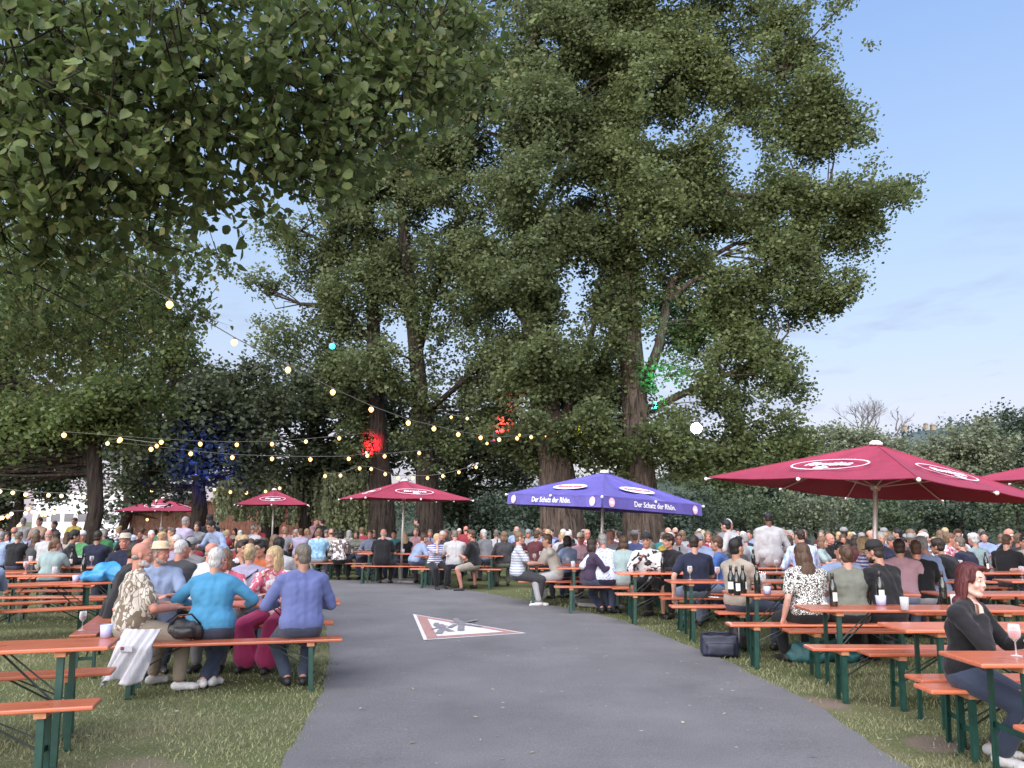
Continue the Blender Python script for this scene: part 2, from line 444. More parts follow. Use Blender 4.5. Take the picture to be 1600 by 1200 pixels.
# the pictogram: a group of running figures in grey paint
pic = MB()
A, B = Vector((*g2(676, 990), 0)), Vector((*g2(752, 984), 0))
ex = (B - A); ey = (Vector((*g2(700, 972), 0)) - Vector((*g2(706, 990), 0)))
def blob(cx, cy, rx, ry, n=14):
    c = A + ex * cx + ey * cy
    vs = [c - cen + ex * (rx * math.cos(2 * math.pi * k / n)) + ey * (ry * math.sin(2 * math.pi * k / n)) for k in range(n)]
    vs = [(p.x, p.y, 0.046) for p in vs]
    return vs, [tuple(range(n))]
def barp(x0, y0, x1, y1, w_):
    a = A + ex * x0 + ey * y0 - cen; b = A + ex * x1 + ey * y1 - cen
    d = (b - a).normalized(); nn = Vector((-d.y, d.x, 0)) * w_
    return [(p.x, p.y, 0.046 + 0.0006 * len(pic.f)) for p in (a - nn, b - nn, b + nn, a + nn)], [(0, 1, 2, 3)]
for args in ((0.10, 0.45, 0.07, 0.2), (0.55, 0.75, 0.07, 0.2), (0.20, 0.2, 0.08, 0.28), (0.62, 0.38, 0.08, 0.3)):
    vs, fs = blob(*args); vs = [(x, y, z + 0.0006 * len(pic.f)) for x, y, z in vs]; pic.add(vs, fs)
for args in ((0.0, 0.1, 0.3, 0.3, .035), (0.18, 0.0, 0.1, -0.3, .05), (0.22, 0.1, 0.36, -0.2, .05), (0.4, 0.5, 0.85, 0.5, .035), (0.6, 0.2, 0.55, -0.2, .05), (0.66, 0.3, 0.98, 0.0, .05), (0.34, 0.1, 0.5, 0.35, .04), (0.8, 0.5, 1.0, 0.62, .035)):
    pic.add(*barp(*args))
pic.build('pictogram', grey_paint, root)
# ================================================================== grass blades
import bisect
def edge_x(P, y):
    """x of a path edge at distance y (first crossing)"""
    for i in range(len(P) - 1):
        if (P[i][1] - y) * (P[i + 1][1] - y) <= 0 and P[i][1] != P[i + 1][1]:
            f = (y - P[i][1]) / (P[i + 1][1] - P[i][1]); return P[i][0] + f * (P[i + 1][0] - P[i][0])
    return None
ytab = np.arange(2.0, 21.5, 0.05)
ltab = np.array([edge_x(plw, y) if edge_x(plw, y) is not None else -99 for y in ytab]); rtab = np.array([edge_x(prw, y) if edge_x(prw, y) is not None else 99 for y in ytab])
def grass():
    n = 260000
    t = rng.random(n)
    y = 3.4 / (1 - t * (1 - 3.4 / 19.0))            # denser near the camera
    x = (rng.random(n) * 2 - 1) * (0.70 * y + 0.4)
    i = np.clip(((y - 2.0) / 0.05).astype(int), 0, len(ytab) - 1)
    cr_ = .02 + .10 * rng.random(n) ** 3; ok = (x < ltab[i] + cr_) | (x > rtab[i] - cr_)
    # tufts: thin out by noise
    dens = np.array([mnoise.noise(Vector((a * 1.3, b * 1.3, 0))) for a, b in zip(x, y)])
    ok &= rng.random(n) < np.clip(0.62 + 0.9 * dens, 0.12, 1)
    # worn patches
    for cx, cy, rr in WORN:
        ok &= (np.hypot(x - cx, y - cy) > rr * (.75 + .5 * rng.random(n))) | (rng.random(n) < 0.10)
    x, y, dens = x[ok], y[ok], dens[ok]; n = len(x)
    h = (0.016 + 0.028 * rng.random(n) ** 2) * (1 + 0.6 * dens) * (0.75 + y / 24)
    a = rng.random(n) * 2 * np.pi; wd = (0.0022 + 0.0016 * rng.random(n)) * (0.7 + y / 7)
    b = rng.random(n) * 2 * np.pi; lean = h * (0.2 + 0.9 * rng.random(n))
    P = np.stack([x, y, np.zeros(n)], 1)
    s = np.stack([np.cos(a) * wd, np.sin(a) * wd, np.zeros(n)], 1)
    tip = P + np.stack([np.cos(b) * lean, np.sin(b) * lean, h], 1)
    V = np.concatenate([P - s, P + s, tip]); k = np.arange(n)
    F = np.stack([k, k + n, k + 2 * n], 1)
    me = mesh_np('grass', V, F); me.materials.append(leaf_mat('grass_blade', (0.12, 0.14, 0.07), (0.35, 0.345, 0.19), 0.3, 0.6, 0.7))
    tag(link(bpy.data.objects.new('grass', me)), 'short trodden lawn grass beside the asphalt path', 'grass', kind='stuff')
grass()
def litter():
    n = 420; y = 3.6 / (1 - rng.random(n) * (1 - 3.6 / 20)); x = (rng.random(n) * 2 - 1) * .66 * y
    C = np.stack([x, y, np.full(n, .038)], 1); a = rng.random(n) * 6.28; L = (.010 + .022 * rng.random(n) ** 2)
    ax = np.stack([np.cos(a), np.sin(a), rng.normal(size=n) * .15], 1) * L[:, None]; o = np.stack([-np.sin(a), np.cos(a), rng.normal(size=n) * .2], 1) * (L * .5)[:, None]
    k = np.arange(n); V = np.concatenate([C - ax, C + o, C + ax, C - o])
    me = mesh_np('fallen_leaves', V, np.stack([k, k + n, k + 2 * n, k + 3 * n], 1)); m = leaf_mat('fallen_leaf', (.10, .08, .04), (.42, .38, .28), .1, .8, 3); me.materials.append(m)
    tag(link(bpy.data.objects.new('fallen_leaves', me)), 'scattered dry leaf bits and blossom on path and lawn', 'leaf litter', kind='stuff')

litter()
# ================================================================== trees
def leaves(C, size, flat=0.35, droop=0.3, kind='rhomb', r=None, jitter=0.35):
    """leaf faces round the points C"""
    n = len(C)
    r = r or rng
    ax = r.normal(size=(n, 3)); ax[:, 2] = ax[:, 2] * flat - droop
    ax /= np.linalg.norm(ax, axis=1)[:, None]
    o = r.normal(size=(n, 3)); o -= ax * np.sum(o * ax, 1)[:, None]; o /= np.linalg.norm(o, axis=1)[:, None]
    nn = np.cross(ax, o)
    L = size * (1 + jitter * (r.random(n) * 2 - 1))[:, None]
    k = np.arange(n)
    if kind == 'rhomb':
        V = np.concatenate([C - ax * L * .5, C + o * L * .36 - ax * L * 0.06, C + ax * L * .5, C - o * L * .36 - ax * L * 0.06])
        return V, [np.stack([k, k + n, k + 2 * n, k + 3 * n], 1)]
    # heart-shaped leaf folded along its midrib and curled at the tip
    f = 0.15
    def P(a, b, c): return C + ax * L * a + o * L * b + nn * L * c
    V = np.concatenate([P(-.42, 0, 0), P(-.47, .22, f * .5), P(-.26, .43, f), P(.04, .42, f), P(.34, .24, f * .45), P(.64, 0, -.10),
                        P(.34, -.24, f * .45), P(.04, -.42, f), P(-.26, -.43, f), P(-.47, -.22, f * .5)])
    return V, [np.stack([k, k + n, k + 2 * n, k + 3 * n, k + 4 * n, k + 5 * n], 1), np.stack([k, k + 5 * n, k + 6 * n, k + 7 * n, k + 8 * n, k + 9 * n], 1)]
bark = None
def bark_mat(name, c0, c1):
    m = bpy.data.materials.new(name); m.use_nodes = True
    t = m.node_tree; b = t.nodes['Principled BSDF']; b.inputs['Roughness'].default_value = 0.95; b.inputs['Specular IOR Level'].default_value = 0.15
    tc = N(t, 'ShaderNodeTexCoord'); mp = N(t, 'ShaderNodeMapping'); mp.inputs['Scale'].default_value = (5, 5, 0.7)
    n = N(t, 'ShaderNodeTexNoise', ins={'Scale': 2.2, 'Detail': 7.0, 'Roughness': 0.65, 'Distortion': 0.6}); t.links.new(tc.outputs['Object'], mp.inputs[0]); t.links.new(mp.outputs[0], n.inputs[0])
    r = N(t, 'ShaderNodeValToRGB'); r.color_ramp.elements[0].position = 0.36; r.color_ramp.elements[1].position = 0.62; r.color_ramp.elements[0].color = (*c0, 1); r.color_ramp.elements[1].color = (*c1, 1)
    t.links.new(n.outputs[0], r.inputs[0]); t.links.new(r.outputs[0], b.inputs['Base Color'])
    bp = N(t, 'ShaderNodeBump', ins={'Strength': 1.0, 'Distance': 0.15}); t.links.new(n.outputs[0], bp.inputs['Height']); t.links.new(bp.outputs[0], b.inputs['Normal'])
    return m
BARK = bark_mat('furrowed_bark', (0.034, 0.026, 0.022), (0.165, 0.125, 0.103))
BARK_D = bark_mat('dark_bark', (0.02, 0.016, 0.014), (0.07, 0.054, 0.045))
def lobes_px(lst, y):
    """(u, v, ru, rv[, dy]) in photo pixels at distance y -> (centre, radii)"""
    out = []
    for t in lst:
        u, v, ru, rv = t[:4]; dy = t[4] if len(t) > 4 else 0.0
        c = at_y(u, v, y + dy); s = (y + dy) / FPX * 1.05
        out.append((c, (ru * s, max(1.2, 0.85 * min(ru, 90) * s), rv * s)))
    return out
DENS = 3.1
GAPF = 0.62
def make_tree(label, base, trunk, limbs, lobes, leafm, barkm, clump_r=0.6, per_clump=60, dens=1.0, leaf=0.16, name='tree', group=None, cat='tree', flare=0.0, kind='rhomb', droop=0.3, gap=0.0, seed=0, twigs=True):
    """trunk: [(x,y,z,r)..] world; limbs: lists of the same; lobes: [(centre, radii)]"""
    r = np.random.default_rng(seed + 11)
    bx, by = base
    O = np.array([bx, by, 0.0])
    root = thing(name, label, cat, (bx, by, 0), group=group)
    # clumps in the lobes
    cl = []
    for c, rad in lobes:
        vol = rad[0] * rad[1] * rad[2] * 4.19
        n = max(4, int(dens * DENS * vol / (clump_r ** 3 * 4.19)))
        d = r.normal(size=(n, 3)); d /= np.linalg.norm(d, axis=1)[:, None]
        rr = r.random(n) ** 0.44 * (0.80 + .34 * r.random(n))
        rr = np.where(r.random(n) < .07, rr * 1.28, rr)
        p = np.array(c) + d * rr[:, None] * np.array(rad)
        cl.append(p)
    cl = np.concatenate(cl)
    cl = cl + np.array([list(mnoise.noise_vector(Vector(p * .42))) for p in cl]) * 1.05 * (1 if leaf < .2 else 1.6)
    if gap:
        keep = np.array([mnoise.noise(Vector(p * GAPF)) > -gap for p in cl]) ; cl = cl[keep]
    pc = np.maximum(3, (per_clump * (0.5 + r.random(len(cl)))).astype(int))
    idx = np.repeat(np.arange(len(cl)), pc)
    sp = r.normal(size=(len(idx), 3)) * np.array([1, 1, 0.8]) * 0.52
    C = cl[idx] + sp * clump_r * (0.6 + 0.7 * r.random(len(cl)))[idx][:, None]
    V, F = leaves(C - O, leaf * 1.12, kind=kind, droop=droop, r=r)
    me = mesh_np('crown', V, F); me.materials.append(leafm)
    link(bpy.data.objects.new('crown', me), root)
    # wood
    mb = MB()
    segs = 14
    tp = [(x - bx, y - by, z) for x, y, z, _ in trunk]; tr = [q[3] for q in trunk]
    if flare:
        pts, rad = [], []
        for i in range(len(tp) - 1):
            a, b = Vector(tp[i]), Vector(tp[i + 1]); m = max(2, int((b - a).length / 0.5))
            for k in range(m):
                f = k / m; pts.append(a.lerp(b, f)); rad.append(tr[i] * (1 - f) + tr[i + 1] * f)
        pts.append(Vector(tp[-1])); rad.append(tr[-1])
        rad = [q * (1 + flare * math.exp(-max(0, p.z) / 0.7)) for p, q in zip(pts, rad)]
        st = mb.n
        mb.tube(pts, rad, 22)
        for i in range(st, mb.n):
            x, y, z = mb.v[i]; k = (i - st) % 22
            s = 1 + 0.10 * math.sin(k * 2 * math.pi / 22 * 5 + 0.4 * z) * math.exp(-z / 3) + 0.05 * mnoise.noise(Vector((x * 2, y * 2, z * 0.8)))
            cc = pts[(i - st) // 22]
            mb.v[i] = (cc.x + (x - cc.x) * s, cc.y + (y - cc.y) * s, z)
    else:
        mb.tube(tp, tr, segs)
    trunk_o = mb.build('trunk', barkm, root, smooth=True)
    wood = [np.array(q[:3]) for q in trunk if q[2] > 2.0]
    for lm in limbs:
        mb = MB(); mb.tube([(x - bx, y - by, z) for x, y, z, _ in lm], [q[3] for q in lm], 8)
        mb.build('limb', barkm, root, smooth=True)
        wood += [np.array(q[:3]) for q in lm[1:]]
    if twigs:
        mb = MB()
        W = []
        for a, b in zip(wood[:-1], wood[1:]):
            if np.linalg.norm(a - b) < 6:
                for f in (0, .33, .66): W.append(a * (1 - f) + b * f)
        W = np.array(W + wood)
        for i in r.choice(len(cl), min(len(cl), 260), replace=False):
            p = cl[i]; dd = np.linalg.norm((W - p) * np.array([1, 1, 1.3]), axis=1) + 2.0 * np.maximum(0, W[:, 2] - p[2])
            j = int(np.argmin(dd))
            if dd[j] > 9 or dd[j] < 0.4: continue
            q = W[j]; m1 = q * 0.55 + p * 0.45 + r.normal(size=3) * 0.25; L = np.linalg.norm(p - q)
            mb.tube([q - O, m1 - O, p - O], [0.012 * L + 0.012, 0.008 * L + 0.009, 0.008], 5, cap=False)
        if len(mb.f) > 8 * 10: mb.build('branches', barkm, root, smooth=True)
    return root
def tpx(lst, y, rscale=1.0):
    """trunk points given as (u, v, radius_px[, dy])"""
    out = []
    for t in lst:
        dy = t[3] if len(t) > 3 else 0
        p = at_y(t[0], t[1], y + dy); out.append((p.x, p.y, p.z, t[2] * (y + dy) / FPX * rscale))
    return out
def base_at(u, y):
    return (xat(u, y), y)
def trunk_from(u, y, pts):
    b = base_at(u, y); t = tpx(pts, y)
    return b, [(b[0], b[1], -0.15, t[0][3] * 1.02)] + t
POP = leaf_mat('poplar_leaf', (0.060, 0.088, 0.036), (0.212, 0.252, 0.104), 0.5, 0.45, 0.3)
POP2 = leaf_mat('poplar_leaf_dark', (0.048, 0.072, 0.033), (0.178, 0.214, 0.092), 0.5, 0.45, 0.3)
LIND = leaf_mat('linden_leaf', (0.040, 0.074, 0.025), (0.196, 0.25, 0.088), 0.55, 0.42, 0.9)
DARK = leaf_mat('dark_tree_leaf', (0.028, 0.043, 0.023), (0.092, 0.115, 0.058), 0.25, 0.55, 0.4)
WILL = leaf_mat('willow_leaf_lit', (0.16, 0.19, 0.09), (0.36, 0.39, 0.22), 0.4, 0.5, 0.5)  # albedo raised to stand in for bulb light falling on the strands
BUSH = leaf_mat('bank_bush_leaf', (0.028, 0.046, 0.034), (0.080, 0.106, 0.064), 0.25, 0.6, 0.2)
BUSH3 = leaf_mat('bank_shrub_leaf', (0.042, 0.070, 0.038), (0.115, 0.148, 0.074), 0.25, 0.6, 0.2)
BUSH2 = leaf_mat('bank_willow_leaf', (0.085, 0.108, 0.065), (0.21, 0.235, 0.145), 0.25, 0.6, 0.25)
# four old poplars
GP = 'old poplars beside the path'
b4, t4 = trunk_from(1005, 30, [(1003, 815, 30), (995, 700, 22), (990, 600, 20), (980, 470, 17), (976, 350, 15), (985, 200, 12), (1010, 40, 9), (1040, -120, 6), (1060, -300, 3)])
make_tree('tall poplar with a thick furrowed trunk beyond the purple parasol\'s right corner', b4, t4,
    [tpx([(1000, 620, 9), (1030, 540, 8), (1050, 440, 7), (1095, 410, 5), (1150, 380, 3)], 30), tpx([(1045, 470, 6), (1080, 440, 4), (1130, 425, 3)], 29.5), tpx([(984, 330, 8), (1060, 250, 6), (1150, 170, 4), (1230, 110, 2)], 30),
     tpx([(980, 400, 6), (950, 330, 4), (935, 260, 2)], 30), tpx([(995, 650, 6), (1100, 600, 5), (1200, 560, 3)], 30), tpx([(985, 260, 6), (1100, 300, 5), (1220, 310, 4), (1330, 300, 2)], 30)],
    lobes_px([(1000, 230, 105, 290), (1130, 110, 150, 165), (1255, 50, 80, 70), (1205, 290, 135, 120), (1345, 300, 78, 88), (1400, 285, 32, 45), (1365, 365, 50, 38), (1190, 440, 120, 95), (1270, 465, 55, 50), (1150, 570, 110, 80), (1230, 600, 52, 60), (1130, 668, 110, 52), (1215, 672, 50, 40), (945, 600, 75, 150), (1070, 715, 70, 38), (1150, 725, 40, 25), (1080, -90, 200, 120), (1000, 300, 60, 110, -2.2), (990, 140, 70, 100, -2.2), (965, 680, 60, 40, -2), (1030, 690, 50, 40, -2), (1090, 340, 80, 110), (1060, 480, 60, 60, 1.5), (1250, 380, 70, 60), (1260, 180, 70, 70), (1310, 210, 55, 50), (1000, 60, 110, 130), (1230, 690, 40, 30), (1120, 500, 70, 60)], 30),
    POP, BARK, 0.46, 52, 1.02, 0.132, 'poplar_tree', GP, flare=0.35, gap=0.10, seed=4)
b3, t3 = trunk_from(880, 29.5, [(878, 815, 33), (868, 720, 26), (845, 600, 21), (828, 480, 17), (818, 380, 14), (822, 220, 11), (835, 40, 8), (850, -200, 4)])
make_tree('tall poplar with the widest dark trunk behind the purple parasol\'s pole', b3, t3,
    [tpx([(860, 690, 8), (905, 600, 6), (930, 500, 4)], 29.5), tpx([(835, 520, 7), (780, 450, 5), (750, 380, 3)], 29.5), tpx([(820, 380, 6), (870, 280, 5), (900, 150, 3)], 29.5)],
    lobes_px([(850, 130, 95, 240), (890, 390, 95, 160), (860, 600, 100, 130), (785, 280, 70, 190), (890, 680, 100, 48), (925, 80, 85, 170), (800, 690, 60, 45), (850, -90, 120, 120), (830, 300, 60, 110, -2.3), (830, 420, 55, 60, -2.3), (850, 560, 70, 60, -2.4), (870, 650, 75, 45, -2.4), (830, 160, 60, 90, -2), (760, 450, 70, 90), (930, 250, 70, 120), (940, 470, 60, 80), (740, 120, 70, 140), (800, 540, 60, 60), (925, 560, 60, 70, -1)], 29.5),
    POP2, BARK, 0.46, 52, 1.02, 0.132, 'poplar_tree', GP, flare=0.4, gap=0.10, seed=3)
b2, t2 = trunk_from(672, 31.5, [(672, 810, 20), (665, 720, 15), (655, 600, 13), (645, 500, 11), (632, 390, 9), (625, 290, 7), (635, 100, 5), (650, -150, 3)])
make_tree('slender forked poplar directly behind the middle red parasol', b2, t2,
    [tpx([(652, 560, 7), (672, 470, 6), (700, 400, 5), (720, 320, 3)], 31.5), tpx([(648, 520, 5), (610, 440, 4), (600, 380, 2)], 31.5), tpx([(660, 650, 5), (730, 590, 4), (780, 540, 2)], 31.5)],
    lobes_px([(695, 330, 85, 190), (725, 510, 72, 115), (700, 130, 80, 150), (755, 620, 62, 95), (700, 690, 75, 45), (640, 250, 50, 120), (600, 440, 40, 60), (640, 330, 45, 60, -1.6), (760, 420, 60, 80), (620, 580, 40, 50, -1.5), (640, 430, 60, 70), (690, 220, 70, 100), (560, 230, 60, 90), (650, 100, 70, 110), (690, 590, 60, 50, -1)], 31.5),
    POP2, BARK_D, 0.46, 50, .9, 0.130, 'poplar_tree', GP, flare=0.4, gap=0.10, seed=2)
b1, t1 = trunk_from(600, 32.5, [(598, 810, 19), (592, 700, 15), (586, 600, 13), (582, 480, 10), (578, 360, 8), (578, 250, 6), (585, 60, 4)])
make_tree('poplar lit red on its dark trunk above the middle red parasol', b1, t1,
    [tpx([(584, 540, 6), (540, 480, 5), (470, 475, 3)], 32.5), tpx([(580, 430, 5), (530, 390, 4), (470, 360, 2)], 32.5), tpx([(590, 640, 5), (530, 600, 4)], 32.5)],
    lobes_px([(555, 340, 80, 95), (485, 385, 75, 72), (418, 445, 38, 42), (520, 485, 80, 55), (425, 525, 50, 26), (540, 600, 68, 85), (560, 690, 60, 48), (620, 300, 50, 140), (575, 300, 45, 70, -1.5), (590, 560, 45, 50, -1.5), (500, 310, 50, 45), (470, 540, 45, 40), (530, 560, 50, 50), (600, 420, 50, 60)], 32.5),
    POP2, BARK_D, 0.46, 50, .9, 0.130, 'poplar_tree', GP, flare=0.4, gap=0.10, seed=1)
# near linden: trunk out of the frame on the left, crown hanging over the picture
def near_linden():
    L = []
    # (u, v, depth, radius m)
    spec = [(60, 60, 5.0, 0.8), (200, 60, 5.0, 0.8), (330, 50, 5.2, 0.8), (450, 60, 5.6, 0.8), (560, 70, 6.0, 0.75), (650, 60, 6.3, 0.65), (715, 30, 6.5, 0.38), (690, 115, 6.4, 0.36), (600, 150, 6.1, 0.5), (640, 110, 6.3, 0.45), (540, 215, 6.0, 0.38), (575, 190, 6.1, 0.35), (470, 180, 5.6, 0.55), (380, 190, 5.6, 0.6), (270, 170, 5.4, 0.7), (150, 180, 5.2, 0.75), (40, 190, 5.0, 0.75), (480, 262, 5.8, 0.3), (420, 250, 5.8, 0.35), (320, 262, 5.8, 0.3), (230, 280, 5.8, 0.6), (110, 290, 5.6, 0.7), (10, 300, 5.6, 0.7), (260, 350, 11.8, 0.58), (180, 370, 12.0, 0.97), (70, 390, 12.2, 1.28), (290, 405, 12.4, 0.52), (345, 405, 12.5, 0.32), (220, 430, 12.6, 0.7), (140, 450, 12.8, 0.93), (40, 480, 12.8, 1.16), (270, 500, 13.2, 0.64), (310, 490, 13.3, 0.38), (190, 520, 13.4, 0.83), (90, 540, 13.6, 1.04), (10, 560, 13.6, 1.04), (-80, 200, 5.2, 1.0), (-90, 420, 11.8, 1.64), (-100, -80, 5, 1.1), (150, -100, 5.4, 1.1), (400, -90, 5.8, 1.1), (600, -60, 6.4, 0.8)]
    C = []; tw = []
    for u, v, d, r_ in spec:
        c = np.array(at_y(u, v, d))
        n = int((56 if d < 9 else 44) * (r_ / .7) ** 2 + 6)
        q = rng.normal(size=(n, 3)); q /= np.linalg.norm(q, axis=1)[:, None]
        q = c + q * (rng.random(n) ** .5)[:, None] * r_ * np.array([1, 1.3, .9])
        for p in q:
            # a drooping spray of overlapping leaves
            dr = rng.normal(size=3) * np.array([1, 1, .35]); dr[2] -= .55; dr /= np.linalg.norm(dr); dr[0] += .25
            m_ = rng.integers(7, 15); s = np.sort(rng.random(m_)) * (.34 + .2 * rng.random())
            C.append(p + dr * s[:, None] + rng.normal(size=(m_, 3)) * .045); tw.append((p, dr, s[-1]))
    C = np.concatenate(C)
    base = (-6.4, 4.2)
    root = thing('linden_tree', 'near linden tree whose large leaved branches overhang the upper left', 'tree', (*base, 0))
    O = np.array([*base, 0])
    V, F = leaves(C - O, 0.066, flat=.8, droop=.75, kind='heart', jitter=.45)
    me = mesh_np('crown', V, F); me.materials.append(LIND); link(bpy.data.objects.new('crown', me), root)
    mb = MB(); mb.tube([(0, 0, -.1), (0.02, 0, 1.2), (0.1, .05, 2.6), (.2, .1, 4.0), (.3, .1, 6.0), (.3, .2, 8)], [.36, .30, .27, .24, .18, .08], 16); mb.build('trunk', BARK_D, root, smooth=True)
    for a, b in (((.1, .05, 2.7), (640, 60, 6.3)), ((.2, .1, 3.4), (540, 120, 6.0)), ((.1, 0, 2.5), (260, 430, 11.8)), ((.1, 0, 2.3), (200, 520, 13.0)), ((.2, .1, 3.8), (330, 20, 5.4))):
        e = np.array(at_y(*b)) - O; a = np.array(a); q_ = 1.0 if b[2] < 9 else .35; up_ = .35 if b[2] < 9 else 1.1
        mb = MB(); mb.tube([a, a * .7 + e * .3 + np.array([0, 0, up_]), a * .35 + e * .65 + np.array([0, 0, up_ * .8]), e], [.09 * q_, .06 * q_, .035 * q_, .008], 7); mb.build('limb', BARK_D, root, smooth=True)
    mb = MB()
    for p, dr, s in tw[::2]:
        mb.tube([p - O - dr * .25 + np.array([0, 0, .1]), p - O, p - O + dr * s], [.007, .005, .002], 4, cap=False)
    mb.build('branches', BARK_D, root)
    # pale seed bracts hanging between the leaves
    sel = C[rng.random(len(C)) < .07]
    V, F = leaves(sel - O + np.array([0, 0, -.05]), .075, flat=.4, droop=1.4, kind='rhomb')
    me = mesh_np('seed_bracts', V, F); me.materials.append(leaf_mat('linden_bract', (.16, .17, .06), (.30, .29, .13), .4, .6, 2)); link(bpy.data.objects.new('seed_bracts', me), root)
near_linden()
# linden further left, its trunk in view
bl, tl = trunk_from(150, 22, [(150, 800, 11), (148, 740, 11), (146, 690, 10), (140, 600, 8), (135, 500, 5), (130, 420, 2)])
make_tree('broad linden with a straight dark trunk and low crown behind the left-hand tables', bl, tl,
    [tpx([(147, 700, 6), (200, 640, 4), (270, 600, 2)], 22), tpx([(147, 690, 6), (90, 620, 4), (20, 580, 2)], 22)],
    lobes_px([(60, 480, 130, 90), (200, 520, 110, 70), (285, 545, 40, 35), (40, 610, 120, 75), (170, 620, 110, 62), (90, 690, 100, 42), (190, 690, 40, 26), (-60, 600, 90, 140), (-60, 720, 90, 40), (215, 455, 50, 45)], 22),
    LIND, BARK_D, 0.5, 60, 1.1, 0.12, 'linden_tree', None, flare=.2, gap=.3, seed=21)
# dark trees of the middle distance
bd, td = trunk_from(312, 31, [(312, 800, 12), (310, 760, 10), (318, 720, 8), (330, 660, 5), (335, 600, 3)])
make_tree('dark round-crowned tree with a leaning trunk and blue glow in its leaves', bd, td,
    [tpx([(311, 750, 6), (350, 700, 4), (400, 680, 2)], 31), tpx([(312, 740, 6), (280, 690, 4), (240, 670, 2)], 31)],
    lobes_px([(280, 650, 95, 95), (380, 630, 80, 85), (330, 600, 70, 50), (230, 720, 60, 40), (400, 720, 60, 32), (330, 700, 80, 45)], 31),
    DARK, BARK_D, 0.6, 62, 1.0, 0.17, 'dark_tree', None, gap=.35, seed=31)
bd, td = trunk_from(480, 37, [(480, 800, 9), (482, 740, 8), (486, 680, 6), (490, 620, 3)])
make_tree('dark tree between the forked poplar and the round-crowned tree', bd, td, [tpx([(482, 720, 5), (440, 660, 3)], 37), tpx([(484, 700, 5), (530, 660, 3)], 37)],
    lobes_px([(450, 640, 65, 75), (520, 630, 65, 80), (560, 700, 60, 50), (480, 720, 80, 40), (620, 660, 60, 80)], 37), DARK, BARK_D, 0.65, 60, .95, 0.19, 'dark_tree', None, gap=.3, seed=32)
bd, td = trunk_from(725, 42, [(725, 800, 8), (724, 740, 7), (722, 680, 5), (720, 620, 3)])
make_tree('shaded tree low between the two pairs of poplar trunks', bd, td, [tpx([(724, 720, 4), (760, 680, 3)], 42)],
    lobes_px([(700, 690, 70, 60), (770, 700, 70, 55), (730, 760, 50, 35), (800, 750, 60, 35), (680, 770, 40, 30)], 42), DARK, BARK_D, 0.7, 60, 1.0, 0.2, 'dark_tree', None, gap=.3, seed=33)
for k, (u, y, lob, lb) in enumerate(((30, 48, [(20, 700, 120, 90), (-60, 640, 100, 110), (90, 740, 60, 50), (-80, 760, 90, 50)], 'shadowy tree at the far left behind the straight-trunked linden'),
                                (200, 44, [(210, 720, 60, 70), (190, 640, 70, 80), (240, 770, 55, 45), (175, 790, 30, 35)], 'blue-green tree behind the far left parasol'))):
    bd, td = trunk_from(u, y, [(u, 800, 7), (u, 740, 6), (u + 3, 680, 4)])
    make_tree(lb, bd, td, [], lobes_px(lob, y), BUSH if k else DARK, BARK_D, 0.75, 56, 1.0, 0.21, 'dark_tree', None, gap=.3, seed=40 + k)
# weeping willow
def willow():
    base = base_at(430, 38); O = np.array([*base, 0])
    root = thing('willow_tree', 'weeping willow with long pale hanging strands behind the red parasols', 'tree', (*base, 0))
    C = []; mb2 = MB()
    for (u0, u1, vt, vb, n) in ((336, 400, 742, 815, 90), (400, 470, 748, 822, 110), (470, 512, 735, 822, 80), (508, 580, 745, 838, 230)):
        for _ in range(n):
            u = u0 + (u1 - u0) * rng.random(); dd = (33.2 if u0 > 500 else 36) + 2.5 * rng.random()
            a = np.array(at_y(u, vt + 22 * rng.random() - 8, dd)); b = np.array(at_y(u + rng.normal() * 3, vb - (vb - vt) * .45 * rng.random() ** 2, dd))
            m_ = int(np.linalg.norm(a - b) / .045); f = rng.random(m_)[:, None]
            sway = np.sin(f * 3 + rng.random() * 6) * .06
            C.append(a * (1 - f) + b * f + np.concatenate([sway, sway * .6, 0 * sway], 1) + rng.normal(size=(m_, 3)) * .035)
            mb2.tube([a - O, (a + b) / 2 - O, b - O], [.012, .008, .004], 3, cap=False)
    C = np.concatenate(C)
    V, F = leaves(C - O, .15, flat=.6, droop=1.8, kind='rhomb')
    me = mesh_np('crown', V, F); me.materials.append(WILL); link(bpy.data.objects.new('crown', me), root)
    mb = MB(); mb.tube([(0, 0, -.1), (.1, 0, 1.5), (0, 0, 3), (.3, 0, 4.5)], [.5, .42, .36, .2], 14); mb.build('trunk', BARK_D, root, smooth=True)
    for (u, v) in ((350, 740), (400, 735), (470, 735), (540, 735), (570, 745)):
        e = np.array(at_y(u, v, 38)) - O; mb = MB(); mb.tube([(0, 0, 2.8), tuple(e * .5 + np.array([0, 0, 2.3])), tuple(e)], [.2, .13, .05], 7); mb.build('limb', BARK_D, root, smooth=True)
    mb2.build('branches', BARK_D, root)
willow()
